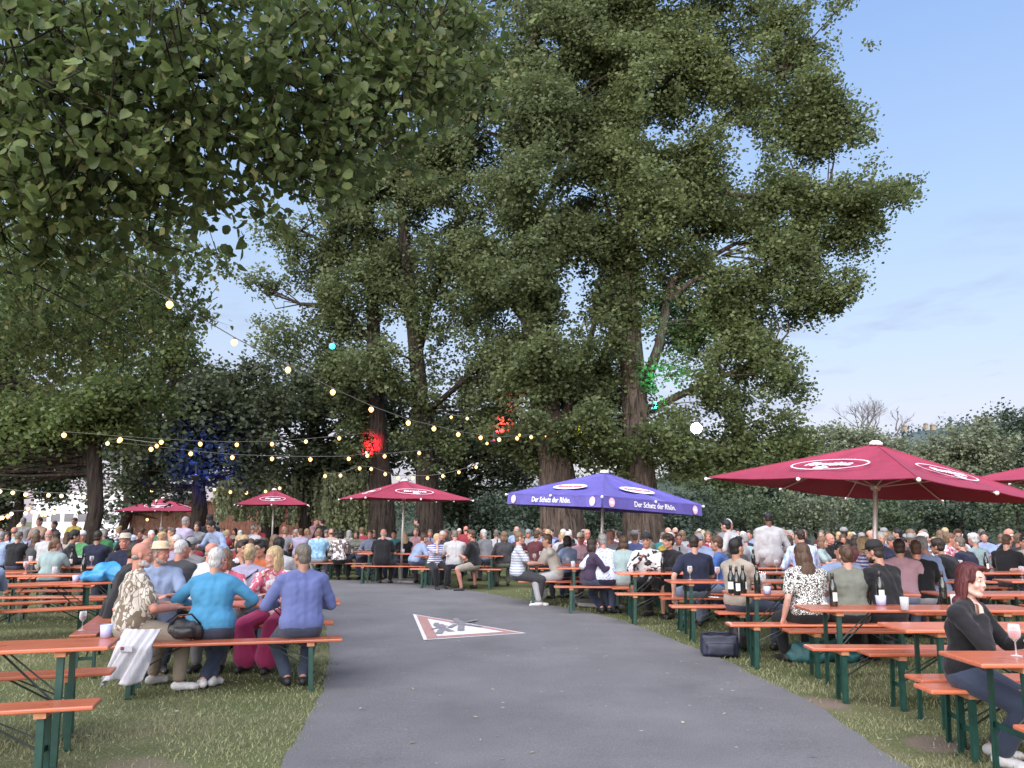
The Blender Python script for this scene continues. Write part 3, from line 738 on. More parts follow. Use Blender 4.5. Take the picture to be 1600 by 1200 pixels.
# ------------------------------------------------------------------ far bank
def far_bush(label, u, v, ru, rv, y, m=None, leaf=.3, seed=0, cr=1.0, group='trees and bushes on the far river bank', extra=(), name='bank_tree', dens=1.0):
    b = base_at(u, y); vb = 840
    t = [(b[0], b[1], -1.9, .16 * y / 80)] + tpx([(u, v + rv * .6, 2.2), (u, v, 1.5), (u + 3, v - rv * .6, .8)], y)
    make_tree(label, b, t, [], lobes_px([(u, v, ru, rv)] + list(extra), y), m or BUSH, BARK_D, cr, 40, dens, leaf, name, group, gap=.3, seed=seed, twigs=False)
FB = [
 ('dark bush on the far bank between the poplar trunks', 770, 795, 75, 40, 62, BUSH), ('dark bush on the far bank just left of the purple parasol', 850, 800, 60, 36, 64, BUSH3), ('dark bush on the far bank seen under the purple parasol', 940, 800, 70, 38, 66, BUSH),
 ('dark bush on the far bank right of the purple parasol', 1060, 800, 70, 38, 66, BUSH), ('low green bush on the far bank above the standing man in white', 1160, 795, 75, 34, 70, BUSH3), ('low green bush on the far bank left of the red parasol pole', 1270, 800, 75, 34, 70, BUSH2),
 ('green bush on the far bank right of the red parasol pole', 1400, 805, 75, 30, 68, BUSH3), ('green bush on the far bank above the woman in the black cardigan', 1500, 800, 70, 38, 66, BUSH), ('big leafy bush at the right end of the far bank', 1590, 790, 60, 50, 64, BUSH3),
 ('tree on the far bank behind the big red parasol\'s left tip', 1130, 745, 55, 45, 84, BUSH3), ('tree on the far bank under the big red parasol', 1230, 760, 70, 42, 86, BUSH), ('olive tree on the far bank below the bare branches', 1330, 700, 75, 50, 92, BUSH2),
 ('pale willow on the far bank beyond the big red parasol\'s right side', 1460, 720, 60, 48, 84, BUSH2), ('pale willow rising highest on the far bank near the right edge', 1530, 700, 55, 62, 82, BUSH2), ('dark tall tree cut by the right edge on the far bank', 1600, 690, 55, 75, 86, BUSH),
 ('dark tree on the far bank beneath the pale willow', 1480, 780, 60, 36, 78, BUSH)]
for k, a in enumerate(FB): far_bush(a[0], a[1], a[2] + (8 if a[5] > 75 else 4), a[3], a[4] * .86, a[5], a[6], seed=60 + k, leaf=.24 if a[5] < 75 else .3, cr=.85)
# woods behind as one mass, and hill
def far_wood(name, label, pts, y0, y1, n, m, leaf, seed, cr=1.6):
    """a wood whose top line follows pts (u, v) at distance y0..y1"""
    r = np.random.default_rng(seed); us = [p[0] for p in pts]; vs = [p[1] for p in pts]
    C = []
    for _ in range(n):
        u = us[0] + (us[-1] - us[0]) * r.random(); vt = np.interp(u, us, vs) + 9 * mnoise.noise(Vector((u * .06, seed, 0)))
        f = r.random() ** .7; v = vt + (845 - vt) * f
        y = y0 + (y1 - y0) * (1 - f) + 4 * r.random()
        c = np.array(at_y(u, v, y)); q = r.normal(size=(34, 3)) * cr * .55 * np.array([1, 1, .8]); C.append(c + q)
    C = np.concatenate(C)
    V, F = leaves(C, leaf, r=r); me = mesh_np(name, V, F); me.materials.append(m)
    tag(link(bpy.data.objects.new(name, me)), label, 'wood', kind='stuff')
far_wood('woods', 'wooded far slope beyond the river', [(560, 760), (760, 750), (900, 745), (1060, 715), (1200, 712), (1290, 685), (1400, 690), (1450, 705), (1500, 690), (1550, 665), (1600, 645), (1680, 632), (1760, 650)], 92, 120, 4200, BUSH, .36, 5, 1.5)
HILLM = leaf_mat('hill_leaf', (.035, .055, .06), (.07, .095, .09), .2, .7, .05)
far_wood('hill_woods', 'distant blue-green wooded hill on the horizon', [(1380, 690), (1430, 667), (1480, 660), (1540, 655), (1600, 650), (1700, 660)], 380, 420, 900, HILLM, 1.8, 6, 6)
# the bodies of the slopes
def slope(name, pts, y, depth, m):
    V, F = [], []
    for i, (u, v) in enumerate(pts):
        p = at_y(u, v, y); V += [(p.x * (y - depth) / y, y - depth, -2.0), (p.x, p.y, p.z), (p.x * 1.1, y + depth * 2, -2.0)]
    for i in range(len(pts) - 1):
        a, b = 3 * i, 3 * i + 3; F += [(a, b, b + 1, a + 1), (a + 1, b + 1, b + 2, a + 2)]
    me = bpy.data.meshes.new(name); me.from_pydata(V, [], F); me.materials.append(m); tag(link(bpy.data.objects.new(name, me)), kind='structure')
slope('terrain_far_bank', [(300, 800), (560, 792), (900, 780), (1060, 740), (1290, 700), (1400, 705), (1500, 710), (1600, 665), (1800, 660), (2100, 700)], 118, 42, mat('far_bank_soil', (.035, .05, .033), 1, .3, .6))
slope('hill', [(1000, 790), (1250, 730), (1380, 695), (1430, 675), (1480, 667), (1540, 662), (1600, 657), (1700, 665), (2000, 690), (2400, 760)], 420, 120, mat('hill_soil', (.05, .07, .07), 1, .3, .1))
# bare-branched tree on the skyline
def bare_tree(label, u, v, rad, y, n, seed):
    r = random.Random(seed); b = base_at(u, y); root = thing('bare_tree', label, 'tree', (*b, 0))
    top = at_y(u, v, y); s = y / FPX
    mb = MB(); mb.tube([(0, 0, -1.9), (0, 0, top.z * .75)], [.3, .18], 8); mb.build('trunk', BARK_D, root)
    mb = MB(); H_ = rad * s
    def grow(p, d, L, rr, k):
        q = p + d * L * .5 + Vector((r.uniform(-.1, .1), r.uniform(-.1, .1), .05)) * L; e = q + (d + Vector((r.uniform(-.2, .2), r.uniform(-.2, .2), .12))) * L * .5
        mb.tube([p, q, e], [rr, rr * .8, rr * .6], 4, cap=False)
        if k:
            for _ in range(r.choice((2, 3, 3)) if n > 50 else 2):
                grow(q.lerp(e, r.random()), (d + Vector((r.uniform(-.9, .9), r.uniform(-.9, .9), r.uniform(-.25, .5)))).normalized(), L * r.uniform(.6, .85), rr * .62, k - 1)
    for _ in range(7 if n > 50 else 3):
        grow(Vector((0, 0, top.z - H_ * r.uniform(.5, 1.0))), Vector((r.uniform(-.8, .8), r.uniform(-.6, .6), 1)).normalized(), H_ * .62, .09, 4 if n > 50 else 3)
    mb.build('branches', mat('grey_twigs', (.13, .115, .11), .9), root)
bare_tree('bare grey-twigged tree on the skyline just left of the big red parasol\'s tip', 1345, 655, 42, 100, 150, 1)
bare_tree('thin leafless tree on the skyline above the big red parasol', 1394, 655, 26, 104, 14, 2)
# tiny houses on the hill
for k, (u, v, wd) in enumerate(((1413, 662, 5), (1446, 659, 5), (1457, 661, 7), (1361, 667, 4))):
    p = at_y(u, v, 395)
    root = thing('hillside_house', ['tiny lit house at the left end of the distant hilltop', 'tiny pale house in the middle of the distant hilltop', 'tiny wide house furthest right on the distant hilltop', 'tiny house between the bare trees on the skyline'][k], 'house', (p.x, p.y, p.z - 2.6))
    W = wd * .26
    MB().box((0, 0, 0), (W, 2.5, 2.2)).build('wall', mat('house_render', (.26, .22, .15), .8), root)
    MB().add([(-W * .55, -1.4, 1.12), (W * .55, -1.4, 1.12), (W * .55, 1.4, 1.12), (-W * .55, 1.4, 1.12), (-W * .55, 0, 2.0), (W * .55, 0, 2.0)], [(0, 1, 5, 4), (2, 3, 4, 5), (0, 4, 3), (1, 2, 5), (0, 3, 2, 1)]).build('roof', mat('house_roof', (.16, .11, .09), .8), root)
# ================================================================== beer tables and benches
def wood_mat(name, c0, c1, rough, along=(1.2, 26, 26), coat=0.4):
    m = bpy.data.materials.new(name); m.use_nodes = True
    t = m.node_tree; b = t.nodes['Principled BSDF']; b.inputs['Roughness'].default_value = rough
    b.inputs['Coat Weight'].default_value = coat; b.inputs['Coat Roughness'].default_value = 0.18
    tc = N(t, 'ShaderNodeTexCoord'); mp = N(t, 'ShaderNodeMapping'); mp.inputs['Scale'].default_value = along
    oi = N(t, 'ShaderNodeObjectInfo'); ad = N(t, 'ShaderNodeVectorMath', operation='ADD'); t.links.new(tc.outputs['Object'], ad.inputs[0]); t.links.new(oi.outputs['Location'], ad.inputs[1])
    n = N(t, 'ShaderNodeTexNoise', ins={'Scale': 1.5, 'Detail': 6.0, 'Roughness': 0.6}); t.links.new(ad.outputs[0], mp.inputs[0]); t.links.new(mp.outputs[0], n.inputs[0])
    n2 = N(t, 'ShaderNodeTexNoise', ins={'Scale': 4.0, 'Detail': 4.0}); t.links.new(ad.outputs[0], n2.inputs[0])
    r = N(t, 'ShaderNodeValToRGB'); r.color_ramp.elements[0].position = 0.3; r.color_ramp.elements[1].position = 0.7; r.color_ramp.elements[0].color = (*c0, 1); r.color_ramp.elements[1].color = (*c1, 1)
    t.links.new(n.outputs[0], r.inputs[0])
    hs = N(t, 'ShaderNodeHueSaturation'); rr = N(t, 'ShaderNodeMapRange', ins={1: 0.0, 2: 1.0, 3: 0.72, 4: 1.2}); t.links.new(oi.outputs['Random'], rr.inputs[0]); t.links.new(rr.outputs[0], hs.inputs['Value']); t.links.new(r.outputs[0], hs.inputs['Color'])
    t.links.new(hs.outputs[0], b.inputs['Base Color'])
    rg = N(t, 'ShaderNodeMapRange', ins={1: 0.3, 2: 0.7, 3: rough - .1, 4: rough + .15}); t.links.new(n2.outputs[0], rg.inputs[0]); t.links.new(rg.outputs[0], b.inputs['Roughness'])
    return m
WOOD = wood_mat('orange_lacquered_wood', (0.42, 0.105, 0.05), (0.60, 0.17, 0.085), 0.34)
GREEN = mat('dark_green_steel', (0.008, 0.048, 0.036), 0.42, 0.25, 14)
STEEL = mat('dark_brace_steel', (0.03, 0.04, 0.038), 0.45, 0.2, 20)
CLEAT = mat('wood_cleat', (0.45, 0.2, 0.1), 0.7, 0.2, 20)
def make_set(kind):
    L, W, H, T, xo, yo = (2.2, 0.50, 0.77, 0.028, 0.80, 0.19) if kind == 'beer_table' else (2.2, 0.25, 0.48, 0.028, 0.80, 0.085)
    root = thing(kind, 'orange beer table', 'table' if kind == 'beer_table' else 'bench')
    MB().box((0, 0, H - T / 2), (L, W, T), bev=0.008).build('table_top' if kind == 'beer_table' else 'seat', WOOD, root)
    mb = MB()
    for sx in (-1, 1):
        MB().box((sx * xo, 0, H - T - .018), (.07, W * .86, .036)).build('cleat', CLEAT, root)
        for sy in (-1, 1):
            # folded steel leg: an angle profile, slightly splayed
            mb = MB()
            top = Vector((sx * xo, sy * yo, H - T - .003)); bot = Vector((sx * (xo + .015), sy * (yo + .012), 0.0))
            zc = (top + bot) / 2; h = (top - bot).length
            rot = (top - bot).to_track_quat('Z', 'Y').to_matrix()
            rot = Matrix.Identity(3) @ Matrix.Rotation(math.atan2((top - bot).x, (top - bot).z), 3, 'Y') @ Matrix.Rotation(-math.atan2((top - bot).y, (top - bot).z), 3, 'X')
            mb.box(zc, (.042, .006, h), rot); mb.box(zc + Vector((sx * .021, -sy * .0155, 0)), (.006, .025, h), rot)
            mb.box(bot + Vector((0, 0, .004)), (.05, .034, .008))
            mb.build('leg', GREEN, root)
        MB().box((sx * (xo + .006), 0, H * .42), (.012, yo * 2 + .01, .035)).build('crossbar', GREEN, root)
        mb = MB()
        mb.tube([(sx * xo, 0, H * .42), (sx * (xo - .42), 0, H - T - .008)], .008, 6)
        mb.tube([(sx * (xo - .02), -yo * .8, H * .62), (sx * (xo - .36), -yo * .25, H - T - .008)], .006, 5)
        mb.build('brace', STEEL, root)
    return root
PROTO_T = make_set('beer_table'); PROTO_B = make_set('beer_bench')
used = {'T': 0, 'B': 0}
def YM(y): return float(np.interp(y, [5, 6.5, 7.9, 9.45, 11.3, 13.1, 14.6, 16, 17.9, 22, 30, 60], [5.27, 6.8, 8.2, 9.88, 11.8, 13.65, 15.05, 16.4, 18.3, 22.6, 30.6, 60.6]))
SEATS = []       # (x, y, facing) of free seats on benches that are filled at random
def put(which, x, y, rz, label, group):
    p = PROTO_T if which == 'T' else PROTO_B
    if not used[which]:
        used[which] = 1
        p.location = (x, y, 0); p.rotation_euler = (0, 0, rz); p['label'] = label; p['group'] = group; return p
    return dup(p, (x, y, 0), rz, label, group)
ORD = ['first', 'second', 'third', 'fourth', 'fifth', 'sixth', 'seventh', 'eighth', 'ninth', 'tenth', 'eleventh', 'twelfth']
rnd = random.Random(5)
def table_set(x, y, rz, desc, group_side, near=True, far=True, off=0.58, nb=(0, 0), fb=(0, 0), fill=0.0, seat_n=4, table=True, remap=True):
    if remap: x, y = x * YM(y) / y, YM(y)
    c, s = math.cos(rz), math.sin(rz)
    def P(lx, ly): return (x + lx * c - ly * s, y + lx * s + ly * c)
    if table: put('T', x, y, rz, 'orange ' + desc, 'beer tables ' + group_side)
    for on, sg, b, nm in ((near, -1, nb, 'nearer bench'), (far, 1, fb, 'farther bench')):
        if not on: continue
        q = P(b[0], sg * off + b[1]); put('B', q[0], q[1], rz + rnd.uniform(-.02, .02), nm.replace('bench', 'orange bench') + ' of ' + desc, 'beer benches ' + group_side)
        if fill:
            for k in range(seat_n):
                lx = b[0] + (k - (seat_n - 1) / 2) * (2.0 / seat_n) + rnd.uniform(-.06, .06)
                if rnd.random() < fill:
                    q = P(lx, sg * (off + .02)); SEATS.append((q[0], q[1], rz if sg < 0 else rz + math.pi))
RIGHT = 'right of the path'; LEFT = 'left of the path'
# ---- right of the path: rows going back, each row starting at the path
rowsR = [(5.27, 2.82, 1, 0), (6.80, 3.10, 1, 0), (8.20, 2.88, 2, 0), (9.88, 2.58, 3, 0), (11.8, 2.23, 3, 0), (13.65, 1.72, 3, .45), (15.05, .83, 4, .6), (16.4, .19, 4, .6), (18.3, .9, 5, .75), (20.4, .5, 5, .7), (22.6, .2, 5, .55)]
names = ['nearest', 'second nearest', 'third', 'fourth', 'fifth', 'sixth', 'seventh', 'eighth', 'ninth', 'tenth', 'eleventh']
for ri, (y, x0, n, fill) in enumerate(rowsR):
    for k in range(n):
        xc = x0 + 1.1 + k * 2.42
        d = f'{ORD[k] + " " if n > 1 else ""}table of the {names[ri]} row {RIGHT}'
        f = fill if (k or ri > 7) else 0
        if ri == 3 and k: f = 0.0
        if ri == 4 and k == 2: f = 0
        jy = rnd.uniform(-.06, .06) if k or ri > 6 else 0
        table_set(xc, y + jy, R(rnd.uniform(-1.5, 1.0)), d, RIGHT, nb=((0.02 if ri == 0 else -.15 if ri in (1, 2, 3) else -.08), 0), fb=(.0 if ri else .03, 0), fill=f, remap=False)
# ---- left of the path, near
table_set(-3.89, 5.62, R(17), 'nearest table ' + LEFT, LEFT, nb=(.02, .0), fb=(-.08, .02), remap=False)
table_set(-2.92, 8.62, R(13), 'table of the blue shirt and turquoise jumper', LEFT, nb=(0.02, -.03), fb=(-.05, .02), off=.62, remap=False)
put('B', -4.70, 9.45, R(109), 'orange beer bench standing end-on with a glass of red at its near end', 'beer benches ' + LEFT)
table_set(-6.65, 11.12, R(33), 'table with the blue jacket on its end', LEFT, nb=(.35, .05), fb=(.0, .0), remap=False)
table_set(-3.55, 10.35, R(3), 'second table behind the turquoise jumper', LEFT)
table_set(-4.15, 12.5, R(0), 'third table behind the turquoise jumper', LEFT, fill=.15)
table_set(-8.9, 13.2, R(14), 'table at the far left by the pale denim jacket', LEFT, nb=(-.1, 0))
table_set(-9.0, 16.9, R(4), 'table in front of the black hooded coat and navy vest', LEFT, fill=0)
lrows = [(-11.4, 19.2, 4, .75), (-13.8, 17.6, 3, .6), (-8.6, 19.6, 4, .7), (-7.3, 14.9, 0, .1), (-4.85, 14.6, 0, .7), (-6.6, 17.0, 2, .7), (-13.6, 21.6, 0, .8), (-11.0, 22.0, 3, .8), (-16.0, 20.5, 3, .7), (-6.9, 12.6, 6, 0)]
ld = ['beside the white bald-headed shirt', 'at the far left edge', 'between the green shirt and linden trunk', 'fourth behind the turquoise jumper', 'fourth behind the blue shirt', 'fifth behind the turquoise jumper', 'farthest row at the far left', 'farthest row by the linden trunk', 'outermost at the far left', 'behind the patterned shirt']
for (x, y, a, fl), d in zip(lrows, ld): table_set(x, y, R(a), 'table ' + d, LEFT, fill=fl)
# ---- across the bend of the path, under the middle red parasol
arow = [(-1.25, 19.7, -6), (-2.85, 20.9, -8), (-4.35, 22.2, -8), (-5.9, 24.3, -8), (-8.3, 26.2, -8), (-10.9, 27.6, -8)]
ad = ['right of the middle red parasol', 'just below the middle red parasol\'s pole', 'left of the middle red parasol\'s pole', 'by the willow strands', 'in front of the willow', 'at the willow\'s left end']
for i, ((x, y, a), d) in enumerate(zip(arow, ad)): table_set(x, y, R(a), 'kerbside table ' + d, 'beyond the bend', fill=0 if i < 3 else .8)
brow = [(.2, 22.4), (-2.2, 23.6), (-4.9, 26.3), (-7.6, 28.6), (1.0, 25.0), (-1.6, 26.4), (-10.3, 30.2), (-13.0, 28.8)]
bd_ = ['behind the black polo shirt', 'second row under the middle red parasol', 'second row by the willow strands', 'second row in front of the willow', 'in front of the widest poplar', 'in front of the forked poplar', 'third row before the willow', 'before the red-lit stall']
for (x, y), d in zip(brow, bd_): table_set(x, y, R(-6), 'table ' + d, 'beyond the bend', fill=.62)

# ================================================================== lettering
def text_mesh(body, size, mtl, bold=0.0, shear=0.0, ext=0.002, space=1.0):
    cu = bpy.data.curves.new('lettering', 'FONT'); cu.body = body; cu.size = size; cu.extrude = ext; cu.offset = bold; cu.shear = shear
    cu.align_x = 'CENTER'; cu.align_y = 'CENTER'; cu.space_character = space; cu.resolution_u = 3
    o = bpy.data.objects.new('tmp', cu); COL.objects.link(o)
    dg = bpy.context.evaluated_depsgraph_get(); dg.update()
    me = bpy.data.meshes.new_from_object(o.evaluated_get(dg)); bpy.data.objects.remove(o); bpy.data.curves.remove(cu)
    me.name = 'lettering'; me.materials.clear(); me.materials.append(mtl)
    return me
def place(me, name, parent, origin, x, y, off=0.0, sx=1.0):
    x = Vector(x).normalized(); y = Vector(y); y = (y - x * y.dot(x)).normalized(); n = x.cross(y)
    M = Matrix((x * sx, y, n)).transposed().to_4x4(); M.translation = Vector(origin) + n * off
    o = bpy.data.objects.new(name, me); link(o, parent); o.matrix_local = M
    return o
def disc_mesh(rx, ry, mtl, n=40, ring=None, t=.003):
    mb = MB()
    if ring is None:
        mb.add([(rx * math.cos(2 * math.pi * k / n), ry * math.sin(2 * math.pi * k / n), t) for k in range(n)], [tuple(range(n))])
    else:
        V = []
        for k in range(n):
            c, s = math.cos(2 * math.pi * k / n), math.sin(2 * math.pi * k / n)
            V += [(rx * c, ry * s, t), ((rx - ring) * c, (ry - ring) * s, t)]
        mb.add(V, [(2 * k, 2 * ((k + 1) % n), 2 * ((k + 1) % n) + 1, 2 * k + 1) for k in range(n)])
    return mb.mesh('emblem', mtl)
# ================================================================== parasols
RED_CLOTH = mat('wine_red_cloth', (0.26, 0.026, 0.060), 0.75, 0.10, 4, 0.35, 14)
PURPLE_CLOTH = mat('violet_blue_cloth', (0.105, 0.088, 0.33), 0.7, 0.12, 6, 0.35, 16)
POLE = mat('pale_aluminium', (0.55, 0.53, 0.50), 0.42, 0.05, 30, metal=0.35)
WHITE_P = mat('white_plastic', (0.75, 0.74, 0.72), 0.5)
WHITE_INK = mat('white_print', (0.78, 0.76, 0.80), 0.7)
PINK_INK = mat('rose_print', (0.72, 0.45, 0.52), 0.7, 0.2, 20)
RED_INK = mat('red_print', (0.55, 0.06, 0.09), 0.7)
CONC = mat('grey_concrete', (0.3, 0.29, 0.28), 0.9, 0.15, 20)
def parasol(label, x, y, hd, phi, za, ze, cloth, style, tilt=0.0, tilt_az=0.0):
    """square parasol: hd half diagonal, phi angle of its nearest corner; leans by tilt towards azimuth tilt_az"""
    root = thing('parasol', label, 'parasol', (x, y, 0), group='big square parasols')
    if tilt:
        ax = Vector((-math.sin(tilt_az), math.cos(tilt_az), 0)); root.rotation_mode = 'QUATERNION'
        root.rotation_quaternion = Matrix.Rotation(tilt, 3, ax).to_quaternion()
    A = Vector((0, 0, za)); C = [Vector((hd * math.cos(phi + k * math.pi / 2), hd * math.sin(phi + k * math.pi / 2), ze)) for k in range(4)]
    # canopy: a thin closed cloth with a little sag between the ribs
    V, F = [], []; n = 8
    def surf(f, g, k, dz):        # f 0 apex..1 edge, g along edge
        e = C[k].lerp(C[(k + 1) % 4], g); p = A.lerp(e, f)
        sag = 0.05 * math.sin(math.pi * f) * abs(math.sin(2 * math.pi * g)) + .022 * f * f * abs(math.sin(2 * math.pi * g))
        return p + Vector((0, 0, -sag * (hd / 2.2) - dz))
    mb = MB()
    for dz, flip in ((0, False), (.006, True)):
        for k in range(4):
            st = mb.n; P = [surf(i / n, j / n, k, dz) for i in range(n + 1) for j in range(n + 1)]
            Fs = [(i * (n + 1) + j, (i + 1) * (n + 1) + j, (i + 1) * (n + 1) + j + 1, i * (n + 1) + j + 1) for i in range(n) for j in range(n)]
            mb.add(P, [f[::-1] for f in Fs] if flip else Fs)
    for k in range(4):      # stitched seams along the ridges and the hem
        mb.tube([A + Vector((0, 0, .002)), A.lerp(C[k], .5) + Vector((0, 0, .002)), C[k] + Vector((0, 0, .002))], .007, 5); mb.tube([surf(1, q / 8, k, .003) for q in range(9)], .008, 5)
    can = mb.build('canopy', cloth, root)
    vh = 0.21 if style == 'purple' else 0.0
    tp_h = ze - 0.03
    MB().tube([(0, 0, 0.05), (0, 0, za - .01)], .031, 14).build('pole', POLE, root, smooth=True)
    MB().lathe([(.0, za + .055), (.05, za + .05), (.085, za + .025), (.09, za - .012), (.0, za - .015)][::-1], seg=16).build('finial', WHITE_P, root, smooth=True)
    mb = MB(); mb.box((0, 0, .03), (.9, .09, .05)); mb.box((0, 0, .036), (.09, .9, .05)); mb.box((.25, .25, .03), (.38, .38, .06)); mb.box((-.25, .25, .03), (.38, .38, .06)); mb.box((.25, -.25, .03), (.38, .38, .06)); mb.box((-.25, -.25, .03), (.38, .38, .06)); mb.tube([(0, 0, .05), (0, 0, .4)], .04, 12)
    mb.build('base', CONC, root)
    MB().lathe([(.055, ze - .02), (.065, ze + .01), (.065, ze + .06), (.05, ze + .08)], seg=14).build('runner', POLE, root, smooth=True)
    for k in range(8):
        e = C[k // 2] if k % 2 == 0 else (C[k // 2] + C[(k // 2 + 1) % 4]) / 2
        a = Vector((e.x * .03, e.y * .03, za - .06)); tip = e * 1.015; tip.z = ze - .028
        rb = MB(); rb.tube([a, tip], .0115, 6); r_ = rb.build('rib', POLE, root)
        m_ = a.lerp(tip, .5); MB().tube([(e.x * .02, e.y * .02, ze + .03), m_ - Vector((0, 0, .012))], .009, 6).build('strut', POLE, r_)
        MB().ball(tip + Vector((e.x, e.y, 0)).normalized() * .015, .026, 8, 6).build('rib_tip', WHITE_P, r_, smooth=True)
    for k in range(4):
        a, b = C[k], C[(k + 1) % 4]; mid = (a + b) / 2; ex = b - a; ey = A - mid; L = ex.length; Hh = ey.length
        if style == 'red':
            o = mid + ey * .36
            place(text_mesh('förstina', L * .072, WHITE_INK, bold=L * .0016, shear=.25), 'lettering', can, o, ex, ey, .012)
            place(disc_mesh(L * .185, Hh * .155, WHITE_INK, ring=L * .008), 'emblem', can, o, ex, ey, .006)
            place(disc_mesh(L * .04, Hh * .04, WHITE_INK, 5), 'emblem', can, o - ey.normalized() * Hh * .105, ex, ey, .010)
        else:
            o = mid + ey * .33
            place(disc_mesh(L * .17, Hh * .11, WHITE_INK), 'emblem', can, o, ex, ey, .006)
            place(text_mesh('RhönSprudel', L * .05, RED_INK, bold=L * .0008, shear=.2), 'lettering', can, o, ex, ey, .013)
            # valance
            out = Vector((mid.x, mid.y, 0)).normalized()
            vb = MB(); S = 24; P = []
            for q in range(S + 1):
                p = a.lerp(b, q / S); wv = .012 * math.sin(q * 1.1 + k)
                for zz, kk in ((0, .002), (-vh, .02)):
                    P += [p + out * (kk + wv * (1 if zz else 0)) + Vector((0, 0, zz)), p + out * (kk + wv * (1 if zz else 0) - .005) + Vector((0, 0, zz))]
            Fs = []
            for q in range(S):
                i = 4 * q; j = i + 4
                Fs += [(i, i + 2, j + 2, j), (i + 1, j + 1, j + 3, i + 3), (i + 2, i + 3, j + 3, j + 2)]
            vb.add(P, Fs); va = vb.build('valance', cloth, root)
            om = mid + out * .012 + Vector((0, 0, -vh * .52)); dn = Vector((out.x * -.085, out.y * -.085, 1))
            place(text_mesh('Der Schatz der Rhön.', vh * .66, WHITE_INK, bold=.0022), 'lettering', va, om + out * .0, ex, dn, .016, sx=.92)
            for sg in (-1, 1):
                oo = om + ex * (.42 * sg)
                place(disc_mesh(vh * .36, vh * .40, PINK_INK, 16), 'emblem', va, oo, ex, dn, .014)
                place(disc_mesh(vh * .25, vh * .13, WHITE_INK, 16), 'emblem', va, oo, ex, dn, .017)
    return root
parasol('largest wine red parasol, leaning right over the tables nearest the river', 4.78, 11.0, 2.2, R(257), 2.66, 2.05, RED_CLOTH, 'red', R(5.0), 0.0)
parasol('violet blue parasol with white slogan on its valance', 1.68, 16.0, 1.9, R(263), 2.56, 2.04, PURPLE_CLOTH, 'purple', R(3.6), 0.0)
parasol('wine red parasol before the two slender poplars', xat(633, 22), 22.0, 2.0, R(250), 2.68, 2.19, RED_CLOTH, 'red', R(1.0), 0)
parasol('smaller wine red parasol before the willow and red-lit stall', xat(437, 28), 28.0, 1.62, R(238), 2.66, 2.15, RED_CLOTH, 'red')
parasol('half hidden wine red parasol behind the dark leaning tree trunk', xat(268, 37), 37.0, 2.25, R(238), 2.62, 2.05, RED_CLOTH, 'red')
parasol('wine red parasol cut off by the right edge of the photo', xat(1716, 13.4), 13.4, 2.2, R(257), 2.78, 2.3, RED_CLOTH, 'red')

# ================================================================== string lights
BULB = emit('warm_bulb', (1.0, 0.54, 0.17), 1.6)
BULB_W = emit('white_bulb', (1.0, 0.62, 0.26), 1.5)
CABLE = mat('grey_cable', (0.16, 0.16, 0.15), 0.6)
def string(label, pts, rb=.05, m=BULB, cable=.008, y0=None, y1=None, ext=None):
    """pts: [(u, v)]; distances run from y0 to y1"""
    n = len(pts); W = []; rb *= 1.02
    for i, (u, v) in enumerate(pts):
        W.append(at_y(u, v, y0 + (y1 - y0) * i / max(1, n - 1)))
    O = W[0].copy(); root = thing('string_light', label, 'string lights', O, group='strings of warm bulbs')
    P = [p + Vector((0, 0, rb * 1.5)) for p in W]
    if ext:
        P = [at_y(*ext[0])] + P if ext[0] else P
        P = P + [at_y(*ext[1])] if ext[1] else P
    MB().tube([p - O for p in P], cable, 5).build('cable', CABLE, root)
    for p in W:
        s = MB(); s.lathe([(rb * .35, .0), (rb * .62, .25 * rb), (rb, rb * .95), (rb * .8, rb * 1.6), (rb * .3, rb * 1.95)][::-1], p - O + Vector((0, 0, -rb)), 10)
        s.v = [(x, y, z) for x, y, z in s.v]
        b = s.build('bulb', m, root, smooth=True)
        MB().tube([p - O + Vector((0, 0, rb * .9)), p - O + Vector((0, 0, rb * 1.6))], rb * .4, 8).build('socket', CABLE, b)
main = [(135, 404), (265, 476), (366, 535), (450, 578), (520, 613), (580, 640), (638, 661), (678, 670), (716, 679), (751, 684), (780, 687), (808, 685), (830, 683), (851, 681), (872, 677), (893, 671)]
string('long string of bulbs swooping from upper left to the yellow lamp', main, .055, y0=10.5, y1=30, ext=((40, 352, 9.2), (905, 668, 30)))
string('upper level string across the dark trees at the left', [(100, 680), (188, 687), (252, 691), (313, 694), (370, 695), (425, 694), (478, 690), (530, 685)], .06, y0=20, y1=27, ext=(None, (585, 676, 30)))
string('second string just below the upper one across the dark trees', [(236, 702), (298, 709), (363, 715), (425, 717), (485, 718), (545, 717), (574, 712), (601, 713), (655, 708)], .06, y0=22, y1=28, ext=((170, 690, 21), (690, 700, 30)))
string('short string arching low over the middle red parasol', [(508, 744), (532, 743), (562, 732), (580, 733), (602, 741), (622, 747), (645, 747), (668, 747), (692, 744), (717, 738), (744, 730)], .055, y0=26, y1=29)
string('short string of bulbs by the widest poplar above the long string\'s end', [(705, 652), (730, 654), (761, 693), (812, 680), (860, 668), (876, 664)], .05, y0=28, y1=29.5)
string('low string of white bulbs before the willow', [(335, 765), (360, 769), (385, 770), (415, 768), (437, 763)], .07, BULB_W, y0=36, y1=36)
string('steep short string left of the half hidden parasol', [(237, 767), (242, 776), (245, 783), (230, 789), (230, 812)], .06, BULB_W, y0=35, y1=37)
string('low straight string at the far left under the linden', [(0, 768), (20, 770), (40, 773), (76, 774), (96, 775), (112, 775), (131, 777)], .07, BULB_W, y0=30, y1=30)
string('sagging string of close bulbs at the far left', [(0, 810), (4, 809), (12, 807), (18, 803), (40, 802), (44, 795), (51, 800), (58, 802), (66, 804), (71, 804), (78, 803), (85, 801), (94, 799)], .075, BULB_W, y0=34, y1=34)
